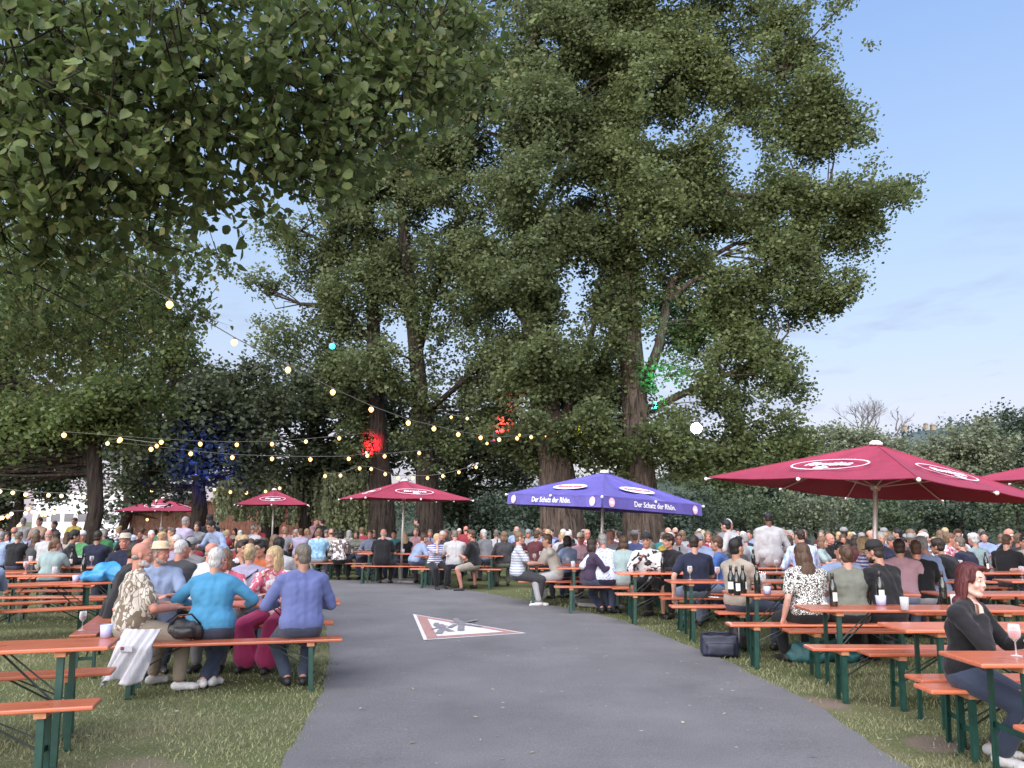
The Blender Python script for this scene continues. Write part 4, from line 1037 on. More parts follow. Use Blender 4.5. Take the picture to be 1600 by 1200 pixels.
string('lone low lights near the far left trunk', [(30, 822), (35, 817)], .09, BULB_W, y0=34, y1=34)
string('two orange bulbs deep in the left linden crown', [(168, 693), (186, 689), (245, 697)], .05, y0=21, y1=21)
# ================================================================== coloured floodlights in the trees
def floodlight(label, u, v, y, col, lens_e, aim, energy, size=.28, blend=.6, cone=70, lens=True):
    p = at_y(u, v, y); root = thing('floodlight', label, 'floodlight', p, group='coloured floodlights')
    d = (Vector(aim) - p).normalized(); q = d.to_track_quat('Z', 'Y').to_matrix()
    h = MB(); h.box((0, 0, -.07), (size, size * .8, .1), bev=.02)
    h.v = [tuple(q @ Vector(a)) for a in h.v]; h.build('housing', mat('black_lamp_case', (.02, .02, .02), .5), root)
    l = MB(); l.lathe([(size * .01, .012), (size * .3, .008), (size * .38, -.012), (size * .38, -.03)], seg=20)
    l.v = [tuple(q @ Vector(a)) for a in l.v]; l.build('lens', emit('lens_' + label.split()[0], col, lens_e), root, smooth=True)
    br = MB(); br.tube([(0, 0, 0), (0, 0, .35)], .02, 6); br.build('bracket', STEEL, root)
    if energy:
        L = bpy.data.lights.new('lamp', 'SPOT'); L.energy = energy; L.color = col; L.spot_size = R(cone); L.spot_blend = blend; L.shadow_soft_size = .08
        lo = bpy.data.objects.new('lamp', L); link(lo, root); lo.matrix_local = (d.to_track_quat('-Z', 'Y').to_matrix().to_4x4()); lo.location = d * .1
    return root
# white work light seen head on
floodlight('white dazzling floodlight hanging in the rightmost poplar', 1088, 669, 24.5, (.92, .94, 1.0), 60, (3.0, 12, 4.5), 260, .42, .6, 150)
floodlight('red floodlight shining on the poplar trunk', 568, 712, 31.0, (1.0, .02, .05), 10, at_y(586, 688, 32.6), 2300, .2, .9, 44)
floodlight('scarlet floodlight in the crown of the widest poplar', 772, 690, 27.2, (1.0, .03, .07), 8, at_y(798, 634, 29.5), 1300, .2, .9, 32)
floodlight('green floodlight in the rightmost poplar', 1020, 640, 27.6, (.03, 1.0, .55), 8, at_y(1050, 545, 30.5), 520, .2, .8, 56)
floodlight('blue floodlight in the dark round-crowned tree', 306, 745, 28.2, (.04, .08, 1.0), 14, at_y(330, 700, 31), 230, .25, .6, 100)
floodlight('yellow lamp at the far end of the long string', 905, 669, 28.3, (1.0, .75, .05), 9, (0.5, 10, 1), 60, .3, .6, 100)
floodlight('orange red floodlight low on the stall behind the willow', 425, 822, 40.0, (1.0, .07, .03), 6, at_y(390, 800, 43.6), 110, .25, .7, 150)
floodlight('small orange lamp under the half hidden parasol', 292, 786, 38.5, (1.0, .14, .06), 6, at_y(300, 812, 43.5), 110, .25, .7, 150)
floodlight('turquoise glowing disc standing in for a cyan poplar leaf', 519, 541, 30.0, (.05, .75, .85), 1.6, (-2, 5, 3), 0, .3)  # emissive lens takes the place of a cyan leaf; casts no beam
# ================================================================== stall, house at the water
PLANK = mat('brown_stall_planks', (.11, .055, .035), .8, .35, 6)
def stall(label, u0, u1, v0, y):
    a, b = at_y(u0, v0, y), at_y(u1, v0, y); W = b.x - a.x
    root = thing('market_stall', label, 'stall', ((a.x + b.x) / 2, y, 0)); H = a.z
    wb = MB(); n = int(W / .16)
    for k in range(n): wb.box((-W / 2 + (k + .5) * W / n, 0.01 * (k % 2), H / 2), (W / n - .012, .03, H))
    wb.build('plank_wall', PLANK, root)
    MB().box((0, .9, H + .06), (W + .4, 2.4, .08)).build('roof', PLANK, root)
    for sx in (-1, 1): MB().box((sx * W / 2, 1.9, H / 2), (.1, .1, H)).build('post', PLANK, root)
stall('brown plank stall lit red behind the willow strands', 345, 520, 770, 43.5)
stall('brown plank stall glowing red under the half hidden parasol', 205, 338, 785, 44.2)
def riverside_house():
    a, b = at_y(88, 775, 75), at_y(176, 775, 75); W = b.x - a.x; H = a.z + .6
    root = thing('riverside_house', 'pale white house with a band of dark windows beyond the left lawn', 'house', ((a.x + b.x) / 2, 75, 0))
    wallm = mat('white_render', (.72, .70, .72), .8)
    MB().box((0, 3, H / 2), (W + 4, 6, H)).build('wall', wallm, root)
    rf = MB(); h = H; w2 = (W + 4) / 2 + .3; rf.add([(-w2, -.3, h + .01), (w2, -.3, h + .01), (w2, 6.3, h + .01), (-w2, 6.3, h + .01), (-w2 + 1, 3, h + 1.7), (w2 - 1, 3, h + 1.7)], [(0, 1, 5, 4), (2, 3, 4, 5), (0, 4, 3), (1, 2, 5), (0, 3, 2, 1)])
    rf.build('roof', mat('grey_roof', (.3, .26, .27), .8), root)
    for k in range(7):
        f = MB(); f.box((-w2 + 1.2 + k * (2 * w2 - 2.4) / 6, -.02, H * .42), (1.0, .06, .9)); wd = f.build('window', wallm, root)
        MB().box((-w2 + 1.2 + k * (2 * w2 - 2.4) / 6, -.055, H * .42), (.86, .02, .76)).build('pane', mat('window_glass', (.06, .08, .11), .1), wd)
riverside_house()
# ================================================================== things on the tables
GLASS_D = mat('dark_bottle_glass', (.006, .010, .008), .08, .0, 10, spec=.7, coat=.5)
PAPER = mat('cream_label_paper', (.68, .66, .62), .8)
def clear_glass(name, col=(1, 1, 1), rough=.02):
    m = bpy.data.materials.new(name); m.use_nodes = True; b = m.node_tree.nodes['Principled BSDF']
    t = m.node_tree; b.inputs['Base Color'].default_value = (.85, .87, .9, 1); b.inputs['Roughness'].default_value = .06 + rough
    tr = N(t, 'ShaderNodeBsdfTransparent'); tr.inputs[0].default_value = (*[.94 * q for q in col], 1)
    lw = N(t, 'ShaderNodeLayerWeight', ins={'Blend': .35}); rm = N(t, 'ShaderNodeMapRange', ins={3: .10 + rough, 4: .75}); t.links.new(lw.outputs['Facing'], rm.inputs[0])
    mx = N(t, 'ShaderNodeMixShader'); t.links.new(rm.outputs[0], mx.inputs[0]); t.links.new(tr.outputs[0], mx.inputs[1]); t.links.new(b.outputs[0], mx.inputs[2]); t.links.new(mx.outputs[0], t.nodes['Material Output'].inputs[0])
    return m
GLASS = clear_glass('clear_glass'); FROST = clear_glass('clear_plastic', (.95, .95, .95), .15)
WINE_R = mat('red_wine', (.25, .006, .03), .05); WINE_P = mat('rose_wine', (.62, .06, .08), .05); WINE_W = mat('white_wine', (.6, .5, .18), .05)
def bottle(label, x, y, z, rz=0.0, paper=True, s=1.0):
    root = thing('wine_bottle', label, 'bottle', (x, y, z), rz, 'wine bottles on the tables')
    pr = [(0, .0), (.036, .0), (.0385, .006), (.0385, .18), (.035, .205), (.022, .235), (.0155, .255), (.0145, .30), (.0165, .302), (.0165, .32), (0, .32)]
    MB().lathe([(r * s, h * s) for r, h in pr][::-1][::-1], seg=18).build('glass', GLASS_D, root, smooth=True)
    MB().lathe([(.0172 * s, .262 * s), (.0176 * s, .322 * s), (.001, .323 * s)], seg=14).build('foil', mat('dark_foil', (.02, .018, .02), .35), root, smooth=True)
    if paper:
        V = []; n = 10
        for k in range(n + 1):
            a = -math.pi / 2 - .95 + 1.9 * k / n
            V += [(.0395 * s * math.cos(a), .0395 * s * math.sin(a), .05 * s), (.0395 * s * math.cos(a), .0395 * s * math.sin(a), .135 * s)]
        MB().add(V, [(2 * k, 2 * k + 2, 2 * k + 3, 2 * k + 1) for k in range(n)]).build('label', PAPER, root)
def wineglass(label, x, y, z, wine=None, s=1.0, grp='wine glasses'):
    root = thing('wine_glass', label, 'glass', (x, y, z), 0, grp)
    MB().lathe([(.0, .0), (.034, .0), (.034, .003), (.006, .008), (.004, .02), (.004, .085), (.012, .095), (.032, .115), (.038, .14), (.036, .17), (.032, .195), (.031, .195), (.035, .17), (.0365, .14), (.031, .117), (.0, .098)], seg=18).build('bowl', GLASS, root, smooth=True)
    if wine: MB().lathe([(.0, .099), (.030, .1175), (.0355, .139), (.0352, .148), (.0, .148)], seg=16).build('wine', wine, root, smooth=True)
def tumbler(label, x, y, z, m, name='beaker', r=.036, h=.095, liquid=None, cat='beaker', grp=None):
    root = thing(name, label, cat, (x, y, z), 0, grp)
    MB().lathe([(0, 0), (r * .86, 0), (r, h), (r * .93, h), (r * .8, .006), (0, .006)], seg=20).build('body', m, root, smooth=True)
    if liquid: MB().lathe([(0, .008), (r * .79, .008), (r * .86, h * .5), (0, h * .5)], seg=16).build('drink', liquid, root, smooth=True)
BLUEW = mat('pale_blue_ceramic', (.42, .46, .72), .4)
TT = .772
p = at_z(165, 996, TT); tumbler('pale blue beaker on the nearest left table', p.x, p.y, TT, BLUEW, r=.043, h=.092)
p = at_z(128, 985, .482); wineglass('stubby glass with dark red drink and white froth on the end-on bench', p.x, p.y, .482, WINE_R)
p = at_z(118, 909, TT); tumbler('pale blue beaker beside the blue jacket', p.x, p.y, TT, BLUEW, r=.045, h=.09)
for k, (u, v, lb) in enumerate(((1143, 927, 'leftmost bottle with a cream label in the trio by the olive T-shirt'), (1152, 930, 'middle bottle of the trio by the olive T-shirt'), (1162, 927, 'rightmost bottle of the trio by the olive T-shirt'))):
    p = at_z(u, v, TT); bottle(lb, p.x, p.y, TT, rz=(-.5, .4, 1.4)[k])
p = at_z(1184, 927, TT); bottle('dark bottle standing alone beside the leopard print top', p.x, p.y, TT, 2.6)
p = at_z(1303, 947, TT); bottle('dark bottle with white label on the third table right of the path', p.x, p.y, TT, .5)
p = at_z(1377, 946, TT); bottle('dark bottle standing in a pale blue cooler', p.x, p.y, TT + .02, .2)
tumbler('pale blue cooler holding a dark bottle', p.x, p.y, TT, BLUEW, 'bottle_cooler', r=.052, h=.10, cat='cooler')
p = at_z(1199, 928, TT); tumbler('pale blue beaker by the leopard print top', p.x, p.y, TT, BLUEW, r=.043, h=.085)
p = at_z(1414, 953, TT); tumbler('clear plastic cup at the right of the third table', p.x, p.y, TT, FROST, 'plastic_cup', r=.04, h=.12, cat='cup')
p = at_z(1475, 942, TT); bottle('dark bottle behind the red-haired head', p.x, p.y, TT, 3.0)
p = at_z(1193, 921, TT); wineglass('empty wine glass in front of the leopard print top', p.x, p.y, TT)
p = at_z(1492, 945, TT); tumbler('clear plastic cup beside the dark bottle behind the red-haired head', p.x, p.y, TT, FROST, 'plastic_cup', r=.04, h=.1, cat='cup')
for k, (u, v, wn, lb) in enumerate(((845, 876, WINE_W, 'white wine glass before the cream jumper'), (855, 875, None, 'empty wine glass beside the cream jumper'), (992, 888, WINE_W, 'wine glass before the black and white sweatshirt'), (1010, 890, WINE_W, 'wine glass between the sweatshirt and the black jacket'),
        (319, 921, None, 'clear tall glass behind the straw hat'), (326, 921, None, 'second clear glass behind the straw hat'), (420, 936, WINE_P, 'rose wine glass before the patterned blouse'), (432, 938, WINE_P, 'second rose wine glass nearer the blue shirt'), (426, 933, None, 'empty wine glass before the patterned blouse'), (672, 862, WINE_R, 'red wine glass under the middle red parasol'),
        (1461, 876, WINE_W, 'beer glass before the black sweater right of the parasol pole'), (1578, 882, WINE_W, 'wine glass at the right edge table'), (1590, 884, None, 'empty wine glass at the right edge table'))):
    p = at_z(u, v, TT); wineglass(lb, p.x, p.y, TT, wn)
for k, (u, v, lb) in enumerate(((500, 857, 'clear plastic cup before the light blue T-shirt at the bend'), (570, 857, 'clear cup at the table by the willow strands'), (600, 861, 'clear cup behind the black shirt at the bend'), (28, 868, 'clear cup on the far left table'))):
    p = at_z(u, v, TT); tumbler(lb, p.x, p.y, TT, FROST, 'plastic_cup', r=.045, h=.12, cat='cup')
# loose glasses and bottles on the busy farther tables
trnd = random.Random(31); nb_ = 0
for o in [o for o in COL.objects if o.name.startswith('beer_table') and o.parent is None]:
    x, y = o.location.x, o.location.y
    if not (10.5 < y < 24.5) or 'jacket' in o['label']: continue
    tl = o['label'].replace('orange ', '')
    for k in range(trnd.choice((2, 3, 3, 4))):
        lx, ly = -.9 + 1.8 * (k + trnd.random() * .7) / 4, trnd.uniform(-.16, .16); a = o.rotation_euler.z
        px, py = x + lx * math.cos(a) - ly * math.sin(a), y + lx * math.sin(a) + ly * math.cos(a); kind = trnd.random()
        if abs(u_of((px, py, .8)) - 800) > 830: continue
        side = ('left end', 'left half', 'right half', 'right end')[k]
        if kind < .5: wineglass(f'wine glass, {side}, {tl}', px, py, TT, trnd.choice((WINE_W, WINE_P, WINE_R, None)))
        elif kind < .75: bottle(f'wine bottle, {side}, {tl}', px, py, TT, trnd.random() * 6)
        else: tumbler(f'clear cup, {side}, {tl}', px, py, TT, FROST, 'plastic_cup', r=.04, h=.11, cat='cup')
# ================================================================== bags, jackets
def blobby(name, label, cat, loc, rz, shapes, m, vox=.014, noise=.012, nsc=9, group=None, part='body', smooth=2):
    mb = MB()
    for q in shapes:
        if len(q) == 3: mb.box(q[0], tuple(2 * k for k in q[1]), bev=min(q[1]) * q[2])
        else: mb.ball(q[0], q[1], 14, 10)
    me = mb.mesh('tmp', m); o = bpy.data.objects.new('tmp', me); COL.objects.link(o)
    md = o.modifiers.new('r', 'REMESH'); md.mode = 'VOXEL'; md.voxel_size = vox
    sm = o.modifiers.new('s', 'SMOOTH'); sm.iterations = smooth; sm.factor = .5
    dg = bpy.context.evaluated_depsgraph_get(); dg.update(); out = bpy.data.meshes.new_from_object(o.evaluated_get(dg)); bpy.data.objects.remove(o)
    for v in out.vertices:
        n = mnoise.noise_vector(v.co * nsc); v.co += Vector(n) * noise
        if v.co.z < 0: v.co.z = 0.002
    out.materials.clear(); out.materials.append(m); out.polygons.foreach_set('use_smooth', [True] * len(out.polygons))
    root = thing(name, label, cat, loc, rz, group); out.name = part
    link(bpy.data.objects.new(part, out), root); return root
NAVYF = mat('navy_nylon', (.012, .016, .035), .5, .2, 20, .3, 120); BLACKF = mat('black_nylon', (.012, .012, .014), .5, .2, 20, .3, 120); TEALF = mat('teal_nylon', (.02, .10, .11), .55, .3, 10, .3, 60)
p = at_z(1128, 1028, 0)
bg_ = blobby('shoulder_bag', 'navy boxy cooler bag standing on the grass at the path edge', 'bag', (p.x, p.y + .1, 0), R(-8), [((0, 0, .125), (.22, .13, .12), .35), ((0, 0, .235), (.215, .125, .03), .5), ((0, -.135, .10), (.16, .03, .07), .5)], NAVYF, noise=.012)
MB().tube([(-.2, 0, .24), (-.12, -.1, .3), (.1, -.12, .29), (.2, 0, .24)], .012, 8).build('strap', NAVYF, bg_, smooth=True)
p = at_z(1168, 1022, 0)
bg_ = blobby('backpack', 'black backpack leaning beside the navy cooler bag', 'backpack', (p.x, p.y + .25, 0), R(10), [((0, 0, .17), (.14, .10, .165), .6), ((0, .02, .32), (.11, .08, .09)), ((0, -.10, .13), (.11, .05, .09), .6)], BLACKF)
for sx in (-.07, .07): MB().tube([(sx, .08, .38), (sx * 1.3, -.14, .33), (sx * 1.4, -.15, .15), (sx, -.08, .04)], .011, 6).build('strap', mat('grey_webbing', (.12, .12, .13), .7), bg_, smooth=True)
p = at_z(1292, 1038, 0)
blobby('shopping_bag', 'crumpled teal patterned bag on the grass under the fourth row bench', 'bag', (p.x, p.y + .15, 0), 0, [((-.12, 0, .11), (.24, .13, .11), .6), ((.16, .03, .13), (.2, .14, .12)), ((.34, 0, .08), (.14, .12, .09)), ((-.3, -.02, .07), (.12, .1, .08))], TEALF, noise=.035, nsc=8)
p = at_z(1350, 1030, 0)
blobby('holdall', 'dark holdall in the grass under the third table right of the path', 'bag', (p.x + .35, p.y + .35, 0), 0, [((-.1, 0, .12), (.2, .14, .13)), ((.15, 0, .1), (.18, .13, .11))], BLACKF, noise=.02)
p = at_z(846, 938, 0)
blobby('plastic_bag', 'white carrier bag on the grass by the striped T-shirt', 'bag', (p.x, p.y + .2, 0), 0, [((0, 0, .13), (.13, .09, .15)), ((.02, 0, .28), (.06, .04, .08))], mat('white_plastic_film', (.7, .7, .72), .5, .1), noise=.02)
p = at_z(288, 999, .49)
hb = blobby('handbag', 'black leather handbag on the bench beside the turquoise jumper', 'handbag', (p.x, p.y + .02, .482), R(12), [((0, 0, .085), (.17, .08, .08), .7), ((-.04, 0, .14), (.11, .07, .06)), ((.06, .01, .13), (.09, .07, .07)), ((0, -.08, .07), (.1, .03, .05), .7)], mat('black_leather', (.012, .011, .012), .32, .2, 30, .3, 90), noise=.015)
MB().tube([(-.13, -.05, .14), (-.06, -.1, .24), (.06, -.1, .25), (.14, -.05, .15)], .009, 8).build('handle', mat('black_leather_strap', (.012, .011, .012), .32), hb, smooth=True)
p = at_z(158, 909, TT)
blobby('jacket', 'bright blue rain jacket heaped on the end of the table', 'jacket', (p.x, p.y + .02, TT), R(20), [((-.10, 0, .06), (.20, .11, .09)), ((.06, .03, .13), (.19, .12, .14)), ((.18, 0, .09), (.12, .12, .14))], mat('bright_blue_nylon', (.035, .24, .52), .42, .12, 8, .2, 60), noise=.05, nsc=7)
p = at_z(12, 925, .49)
MB().add([(-.2, -.1, .0), (.2, -.12, .0), (.22, .1, .0), (-.18, .12, .0), (-.2, -.1, .006), (.2, -.12, .006), (.22, .1, .006), (-.18, .12, .006)], [(3, 2, 1, 0), (4, 5, 6, 7), (0, 1, 5, 4), (1, 2, 6, 5), (2, 3, 7, 6), (3, 0, 4, 7)])
# ================================================================== people
def cap_mesh(p0, r0, p1, r1, seg=12, rings=4):
    """a round cone between two points"""
    p0, p1 = np.array(p0, float), np.array(p1, float); d = p1 - p0; L = np.linalg.norm(d)
    if L < 1e-5: d = np.array([0, 0, 1.0]); L = 1e-5
    d = d / np.linalg.norm(d); a = np.array([1, 0, 0]) if abs(d[0]) < .8 else np.array([0, 1, 0])
    x = np.cross(a, d); x /= np.linalg.norm(x); y = np.cross(d, x)
    th = np.arange(seg) * 2 * np.pi / seg; ring = np.cos(th)[:, None] * x + np.sin(th)[:, None] * y
    V = [p0 - d * r0]
    for i in range(1, rings + 1):
        f = np.pi / 2 * i / rings; V += list(p0 - d * r0 * np.cos(f) + ring * r0 * np.sin(f))
    for i in range(rings, 0, -1):
        f = np.pi / 2 * i / rings; V += list(p1 + d * r1 * np.cos(f) + ring * r1 * np.sin(f))
    V.append(p1 + d * r1)
    F = []; n = len(V); R_ = 2 * rings
    for k in range(seg):
        F.append((0, 1 + (k + 1) % seg, 1 + k)); F.append((n - 1, 1 + (R_ - 1) * seg + k, 1 + (R_ - 1) * seg + (k + 1) % seg))
    for i in range(R_ - 1):
        for k in range(seg):
            k2 = (k + 1) % seg; F.append((1 + i * seg + k, 1 + i * seg + k2, 1 + (i + 1) * seg + k2, 1 + (i + 1) * seg + k))
    return V, F
class Lay:
    def __init__(s): s.mb = MB()
    def cap(s, p0, r0, p1, r1, seg=12): s.mb.add(*cap_mesh(p0, r0, p1, r1, seg)); return s
    def ell(s, c, r, M=None): s.mb.ball(c, r, 16, 12, M=M); return s
PEND = []      # meshes waiting for the voxel join
def pend(lay, vox, sm, mats, fn):
    me = lay.mb.mesh('tmp', mats); o = bpy.data.objects.new('tmp', me); COL.objects.link(o)
    md = o.modifiers.new('r', 'REMESH'); md.mode = 'VOXEL'; md.voxel_size = vox; md.adaptivity = 0
    if sm: s = o.modifiers.new('s', 'SMOOTH'); s.iterations = sm; s.factor = .5
    PEND.append((o, mats, fn))
def flush():
    dg = bpy.context.evaluated_depsgraph_get(); dg.update()
    for o, mats, fn in PEND:
        me = bpy.data.meshes.new_from_object(o.evaluated_get(dg))
        me.materials.clear()
        for m in mats: me.materials.append(m)
        me.polygons.foreach_set('use_smooth', [True] * len(me.polygons))
        old = o.data; bpy.data.objects.remove(o); bpy.data.meshes.remove(old)
        fn(me)
    PEND.clear()
def rotm(axis, a): return np.array(Matrix.Rotation(a, 3, axis))
def ik(a, t, l1, l2, pole):
    a, t = np.array(a, float), np.array(t, float); d = t - a; L = np.linalg.norm(d)
    if L > (l1 + l2) * .995: t = a + d / L * (l1 + l2) * .995; d = t - a; L = np.linalg.norm(d)
    L = max(L, abs(l1 - l2) + .02); d = d / np.linalg.norm(d)
    ca = (l1 * l1 + L * L - l2 * l2) / (2 * l1 * L); ca = max(-1, min(1, ca)); sa = math.sqrt(1 - ca * ca)
    p = np.array(pole, float); p = p - d * p.dot(d); p /= (np.linalg.norm(p) + 1e-9)
    return a + d * l1 * ca + p * l1 * sa, t
# ---- cloth, skin and hair materials
def cloth(name, col, pattern=None, col2=None, sc=1.0, rough=.85):
    key = ('cloth', name)
    if key in _M: return _M[key]
    m = bpy.data.materials.new(name + '_cloth'); m.use_nodes = True
    t = m.node_tree; b = t.nodes['Principled BSDF']; b.inputs['Roughness'].default_value = rough; b.inputs['Specular IOR Level'].default_value = .25
    b.inputs['Sheen Weight'].default_value = .12
    tc = N(t, 'ShaderNodeTexCoord'); oi = N(t, 'ShaderNodeObjectInfo')
    n = N(t, 'ShaderNodeTexNoise', ins={'Scale': 9.0, 'Detail': 4.0}); t.links.new(tc.outputs['Object'], n.inputs[0])
    c = np.array(col); r = N(t, 'ShaderNodeValToRGB'); r.color_ramp.elements[0].position = .3; r.color_ramp.elements[1].position = .7
    r.color_ramp.elements[0].color = (*np.clip(c * .92, 0, 1), 1); r.color_ramp.elements[1].color = (*np.clip(c * 1.06, 0, 1), 1); t.links.new(n.outputs[0], r.inputs[0])
    last = r
    if pattern:
        if pattern == 'stripe':
            w_ = N(t, 'ShaderNodeTexWave', wave_type='BANDS', bands_direction='Z', ins={'Scale': 7.0 * sc, 'Distortion': .5}); src = w_.outputs['Fac']; lo, hi = .5, .6
            t.links.new(tc.outputs['Object'], w_.inputs[0])
        elif pattern == 'vstripe':
            w_ = N(t, 'ShaderNodeTexWave', wave_type='BANDS', bands_direction='X', ins={'Scale': 9.0 * sc, 'Distortion': 1.0}); src = w_.outputs['Fac']; lo, hi = .55, .7
            t.links.new(tc.outputs['Object'], w_.inputs[0])
        elif pattern == 'dots':
            w_ = N(t, 'ShaderNodeTexVoronoi', ins={'Scale': 26.0 * sc}); src = w_.outputs['Distance']; lo, hi = .22, .28; t.links.new(tc.outputs['Object'], w_.inputs[0])
        elif pattern == 'leopard':
            nn = N(t, 'ShaderNodeTexNoise', ins={'Scale': 14 * sc, 'Detail': 2.0}); t.links.new(tc.outputs['Object'], nn.inputs[0])
            ad = N(t, 'ShaderNodeMixRGB', blend_type='ADD', ins={'Fac': .12}); t.links.new(tc.outputs['Object'], ad.inputs[1]); t.links.new(nn.outputs[1], ad.inputs[2])
            w_ = N(t, 'ShaderNodeTexVoronoi', feature='DISTANCE_TO_EDGE', ins={'Scale': 24.0 * sc}); src = w_.outputs['Distance']; lo, hi = .10, .15; t.links.new(ad.outputs[0], w_.inputs[0])
        elif pattern == 'leaf':
            mp = N(t, 'ShaderNodeMapping'); mp.inputs['Rotation'].default_value = (0, .7, .4); mp.inputs['Scale'].default_value = (1, 1, .55); t.links.new(tc.outputs['Object'], mp.inputs[0])
            nn = N(t, 'ShaderNodeTexNoise', ins={'Scale': 5 * sc, 'Detail': 2.0}); t.links.new(mp.outputs[0], nn.inputs[0])
            ad = N(t, 'ShaderNodeMixRGB', blend_type='ADD', ins={'Fac': .25}); t.links.new(mp.outputs[0], ad.inputs[1]); t.links.new(nn.outputs[1], ad.inputs[2])
            w_ = N(t, 'ShaderNodeTexVoronoi', feature='DISTANCE_TO_EDGE', ins={'Scale': 11.0 * sc}); src = w_.outputs['Distance']; lo, hi = .06, .10; t.links.new(ad.outputs[0], w_.inputs[0])
        elif pattern == 'blotch':
            w_ = N(t, 'ShaderNodeTexNoise', ins={'Scale': 17.0 * sc, 'Detail': 2.5}); src = w_.outputs['Fac']; lo, hi = .5, .54; t.links.new(tc.outputs['Object'], w_.inputs[0])
        rp = N(t, 'ShaderNodeValToRGB'); rp.color_ramp.elements[0].position = lo; rp.color_ramp.elements[1].position = hi; t.links.new(src, rp.inputs[0])
        mx = N(t, 'ShaderNodeMixRGB', ins={'Color1': (*col2, 1)}); t.links.new(rp.outputs[0], mx.inputs['Fac']); t.links.new(r.outputs[0], mx.inputs['Color2']); last = mx
        if pattern == 'leaf':      # some of the leaves are filled with the second colour
            v2 = N(t, 'ShaderNodeTexVoronoi', ins={'Scale': 11.0 * sc}); t.links.new(ad.outputs[0], v2.inputs[0])
            sp = N(t, 'ShaderNodeSeparateXYZ'); t.links.new(v2.outputs['Color'], sp.inputs[0]); gt = N(t, 'ShaderNodeMath', operation='GREATER_THAN', ins={1: .74}); t.links.new(sp.outputs[0], gt.inputs[0])
            m3 = N(t, 'ShaderNodeMixRGB', ins={'Color2': (*col2, 1)}); t.links.new(gt.outputs[0], m3.inputs['Fac']); t.links.new(mx.outputs[0], m3.inputs['Color1']); last = m3
    t.links.new(last.outputs[0], b.inputs['Base Color'])
    # folds and weave
    mp2 = N(t, 'ShaderNodeMapping'); mp2.inputs['Scale'].default_value = (1, 1, .6); t.links.new(tc.outputs['Object'], mp2.inputs[0])
    f = N(t, 'ShaderNodeTexNoise', ins={'Scale': 11.0, 'Detail': 3.0, 'Distortion': 1.2}); t.links.new(mp2.outputs[0], f.inputs[0])
    bp = N(t, 'ShaderNodeBump', ins={'Strength': .26, 'Distance': .03}); t.links.new(f.outputs[0], bp.inputs['Height']); t.links.new(bp.outputs[0], b.inputs['Normal'])
    _M[key] = m; return m
def skin_m(name, c):
    key = ('skin', name)
    if key in _M: return _M[key]
    m = bpy.data.materials.new(name + '_skin'); m.use_nodes = True; t = m.node_tree; b = t.nodes['Principled BSDF']
    b.inputs['Roughness'].default_value = .5; b.inputs['Subsurface Weight'].default_value = .12; b.inputs['Subsurface Radius'].default_value = (.02, .008, .005); b.inputs['Specular IOR Level'].default_value = .35
    tc = N(t, 'ShaderNodeTexCoord'); n = N(t, 'ShaderNodeTexNoise', ins={'Scale': 14.0, 'Detail': 4.0}); t.links.new(tc.outputs['Object'], n.inputs[0])
    r = N(t, 'ShaderNodeValToRGB'); r.color_ramp.elements[0].position = .3; r.color_ramp.elements[1].position = .7; c = np.array(c)
    r.color_ramp.elements[0].color = (*np.clip(c * np.array([.95, .85, .82]), 0, 1), 1); r.color_ramp.elements[1].color = (*np.clip(c * 1.07, 0, 1), 1); t.links.new(n.outputs[0], r.inputs[0]); t.links.new(r.outputs[0], b.inputs['Base Color'])
    _M[key] = m; return m
def hair_m(name, c):
    key = ('hair', name)
    if key in _M: return _M[key]
    m = bpy.data.materials.new(name + '_hair'); m.use_nodes = True; t = m.node_tree; b = t.nodes['Principled BSDF']; b.inputs['Roughness'].default_value = .5; b.inputs['Specular IOR Level'].default_value = .35
    tc = N(t, 'ShaderNodeTexCoord'); mp = N(t, 'ShaderNodeMapping'); mp.inputs['Scale'].default_value = (60, 60, 9); t.links.new(tc.outputs['Object'], mp.inputs[0])
    n = N(t, 'ShaderNodeTexNoise', ins={'Scale': 1.6, 'Detail': 4.0, 'Distortion': .8}); t.links.new(mp.outputs[0], n.inputs[0])
    r = N(t, 'ShaderNodeValToRGB'); r.color_ramp.elements[0].position = .32; r.color_ramp.elements[1].position = .7; c = np.array(c)
    r.color_ramp.elements[0].color = (*np.clip(c * .55, 0, 1), 1); r.color_ramp.elements[1].color = (*np.clip(c * 1.35, 0, 1), 1); t.links.new(n.outputs[0], r.inputs[0]); t.links.new(r.outputs[0], b.inputs['Base Color'])
    bp = N(t, 'ShaderNodeBump', ins={'Strength': .8, 'Distance': .01}); t.links.new(n.outputs[0], bp.inputs['Height']); t.links.new(bp.outputs[0], b.inputs['Normal'])
    _M[key] = m; return m
SKINS = {'fair': (.56, .33, .26), 'ruddy': (.58, .28, .21), 'tan': (.44, .25, .18), 'brown': (.17, .085, .055), 'pale': (.66, .45, .38)}
HAIRS = {'black': (.012, .011, .011), 'dark': (.03, .02, .015), 'brown': (.075, .042, .026), 'lightbrown': (.16, .10, .06), 'blond': (.42, .31, .17), 'grey': (.26, .25, .24), 'white': (.52, .51, .50), 'red': (.075, .014, .014), 'greybrown': (.14, .12, .10)}
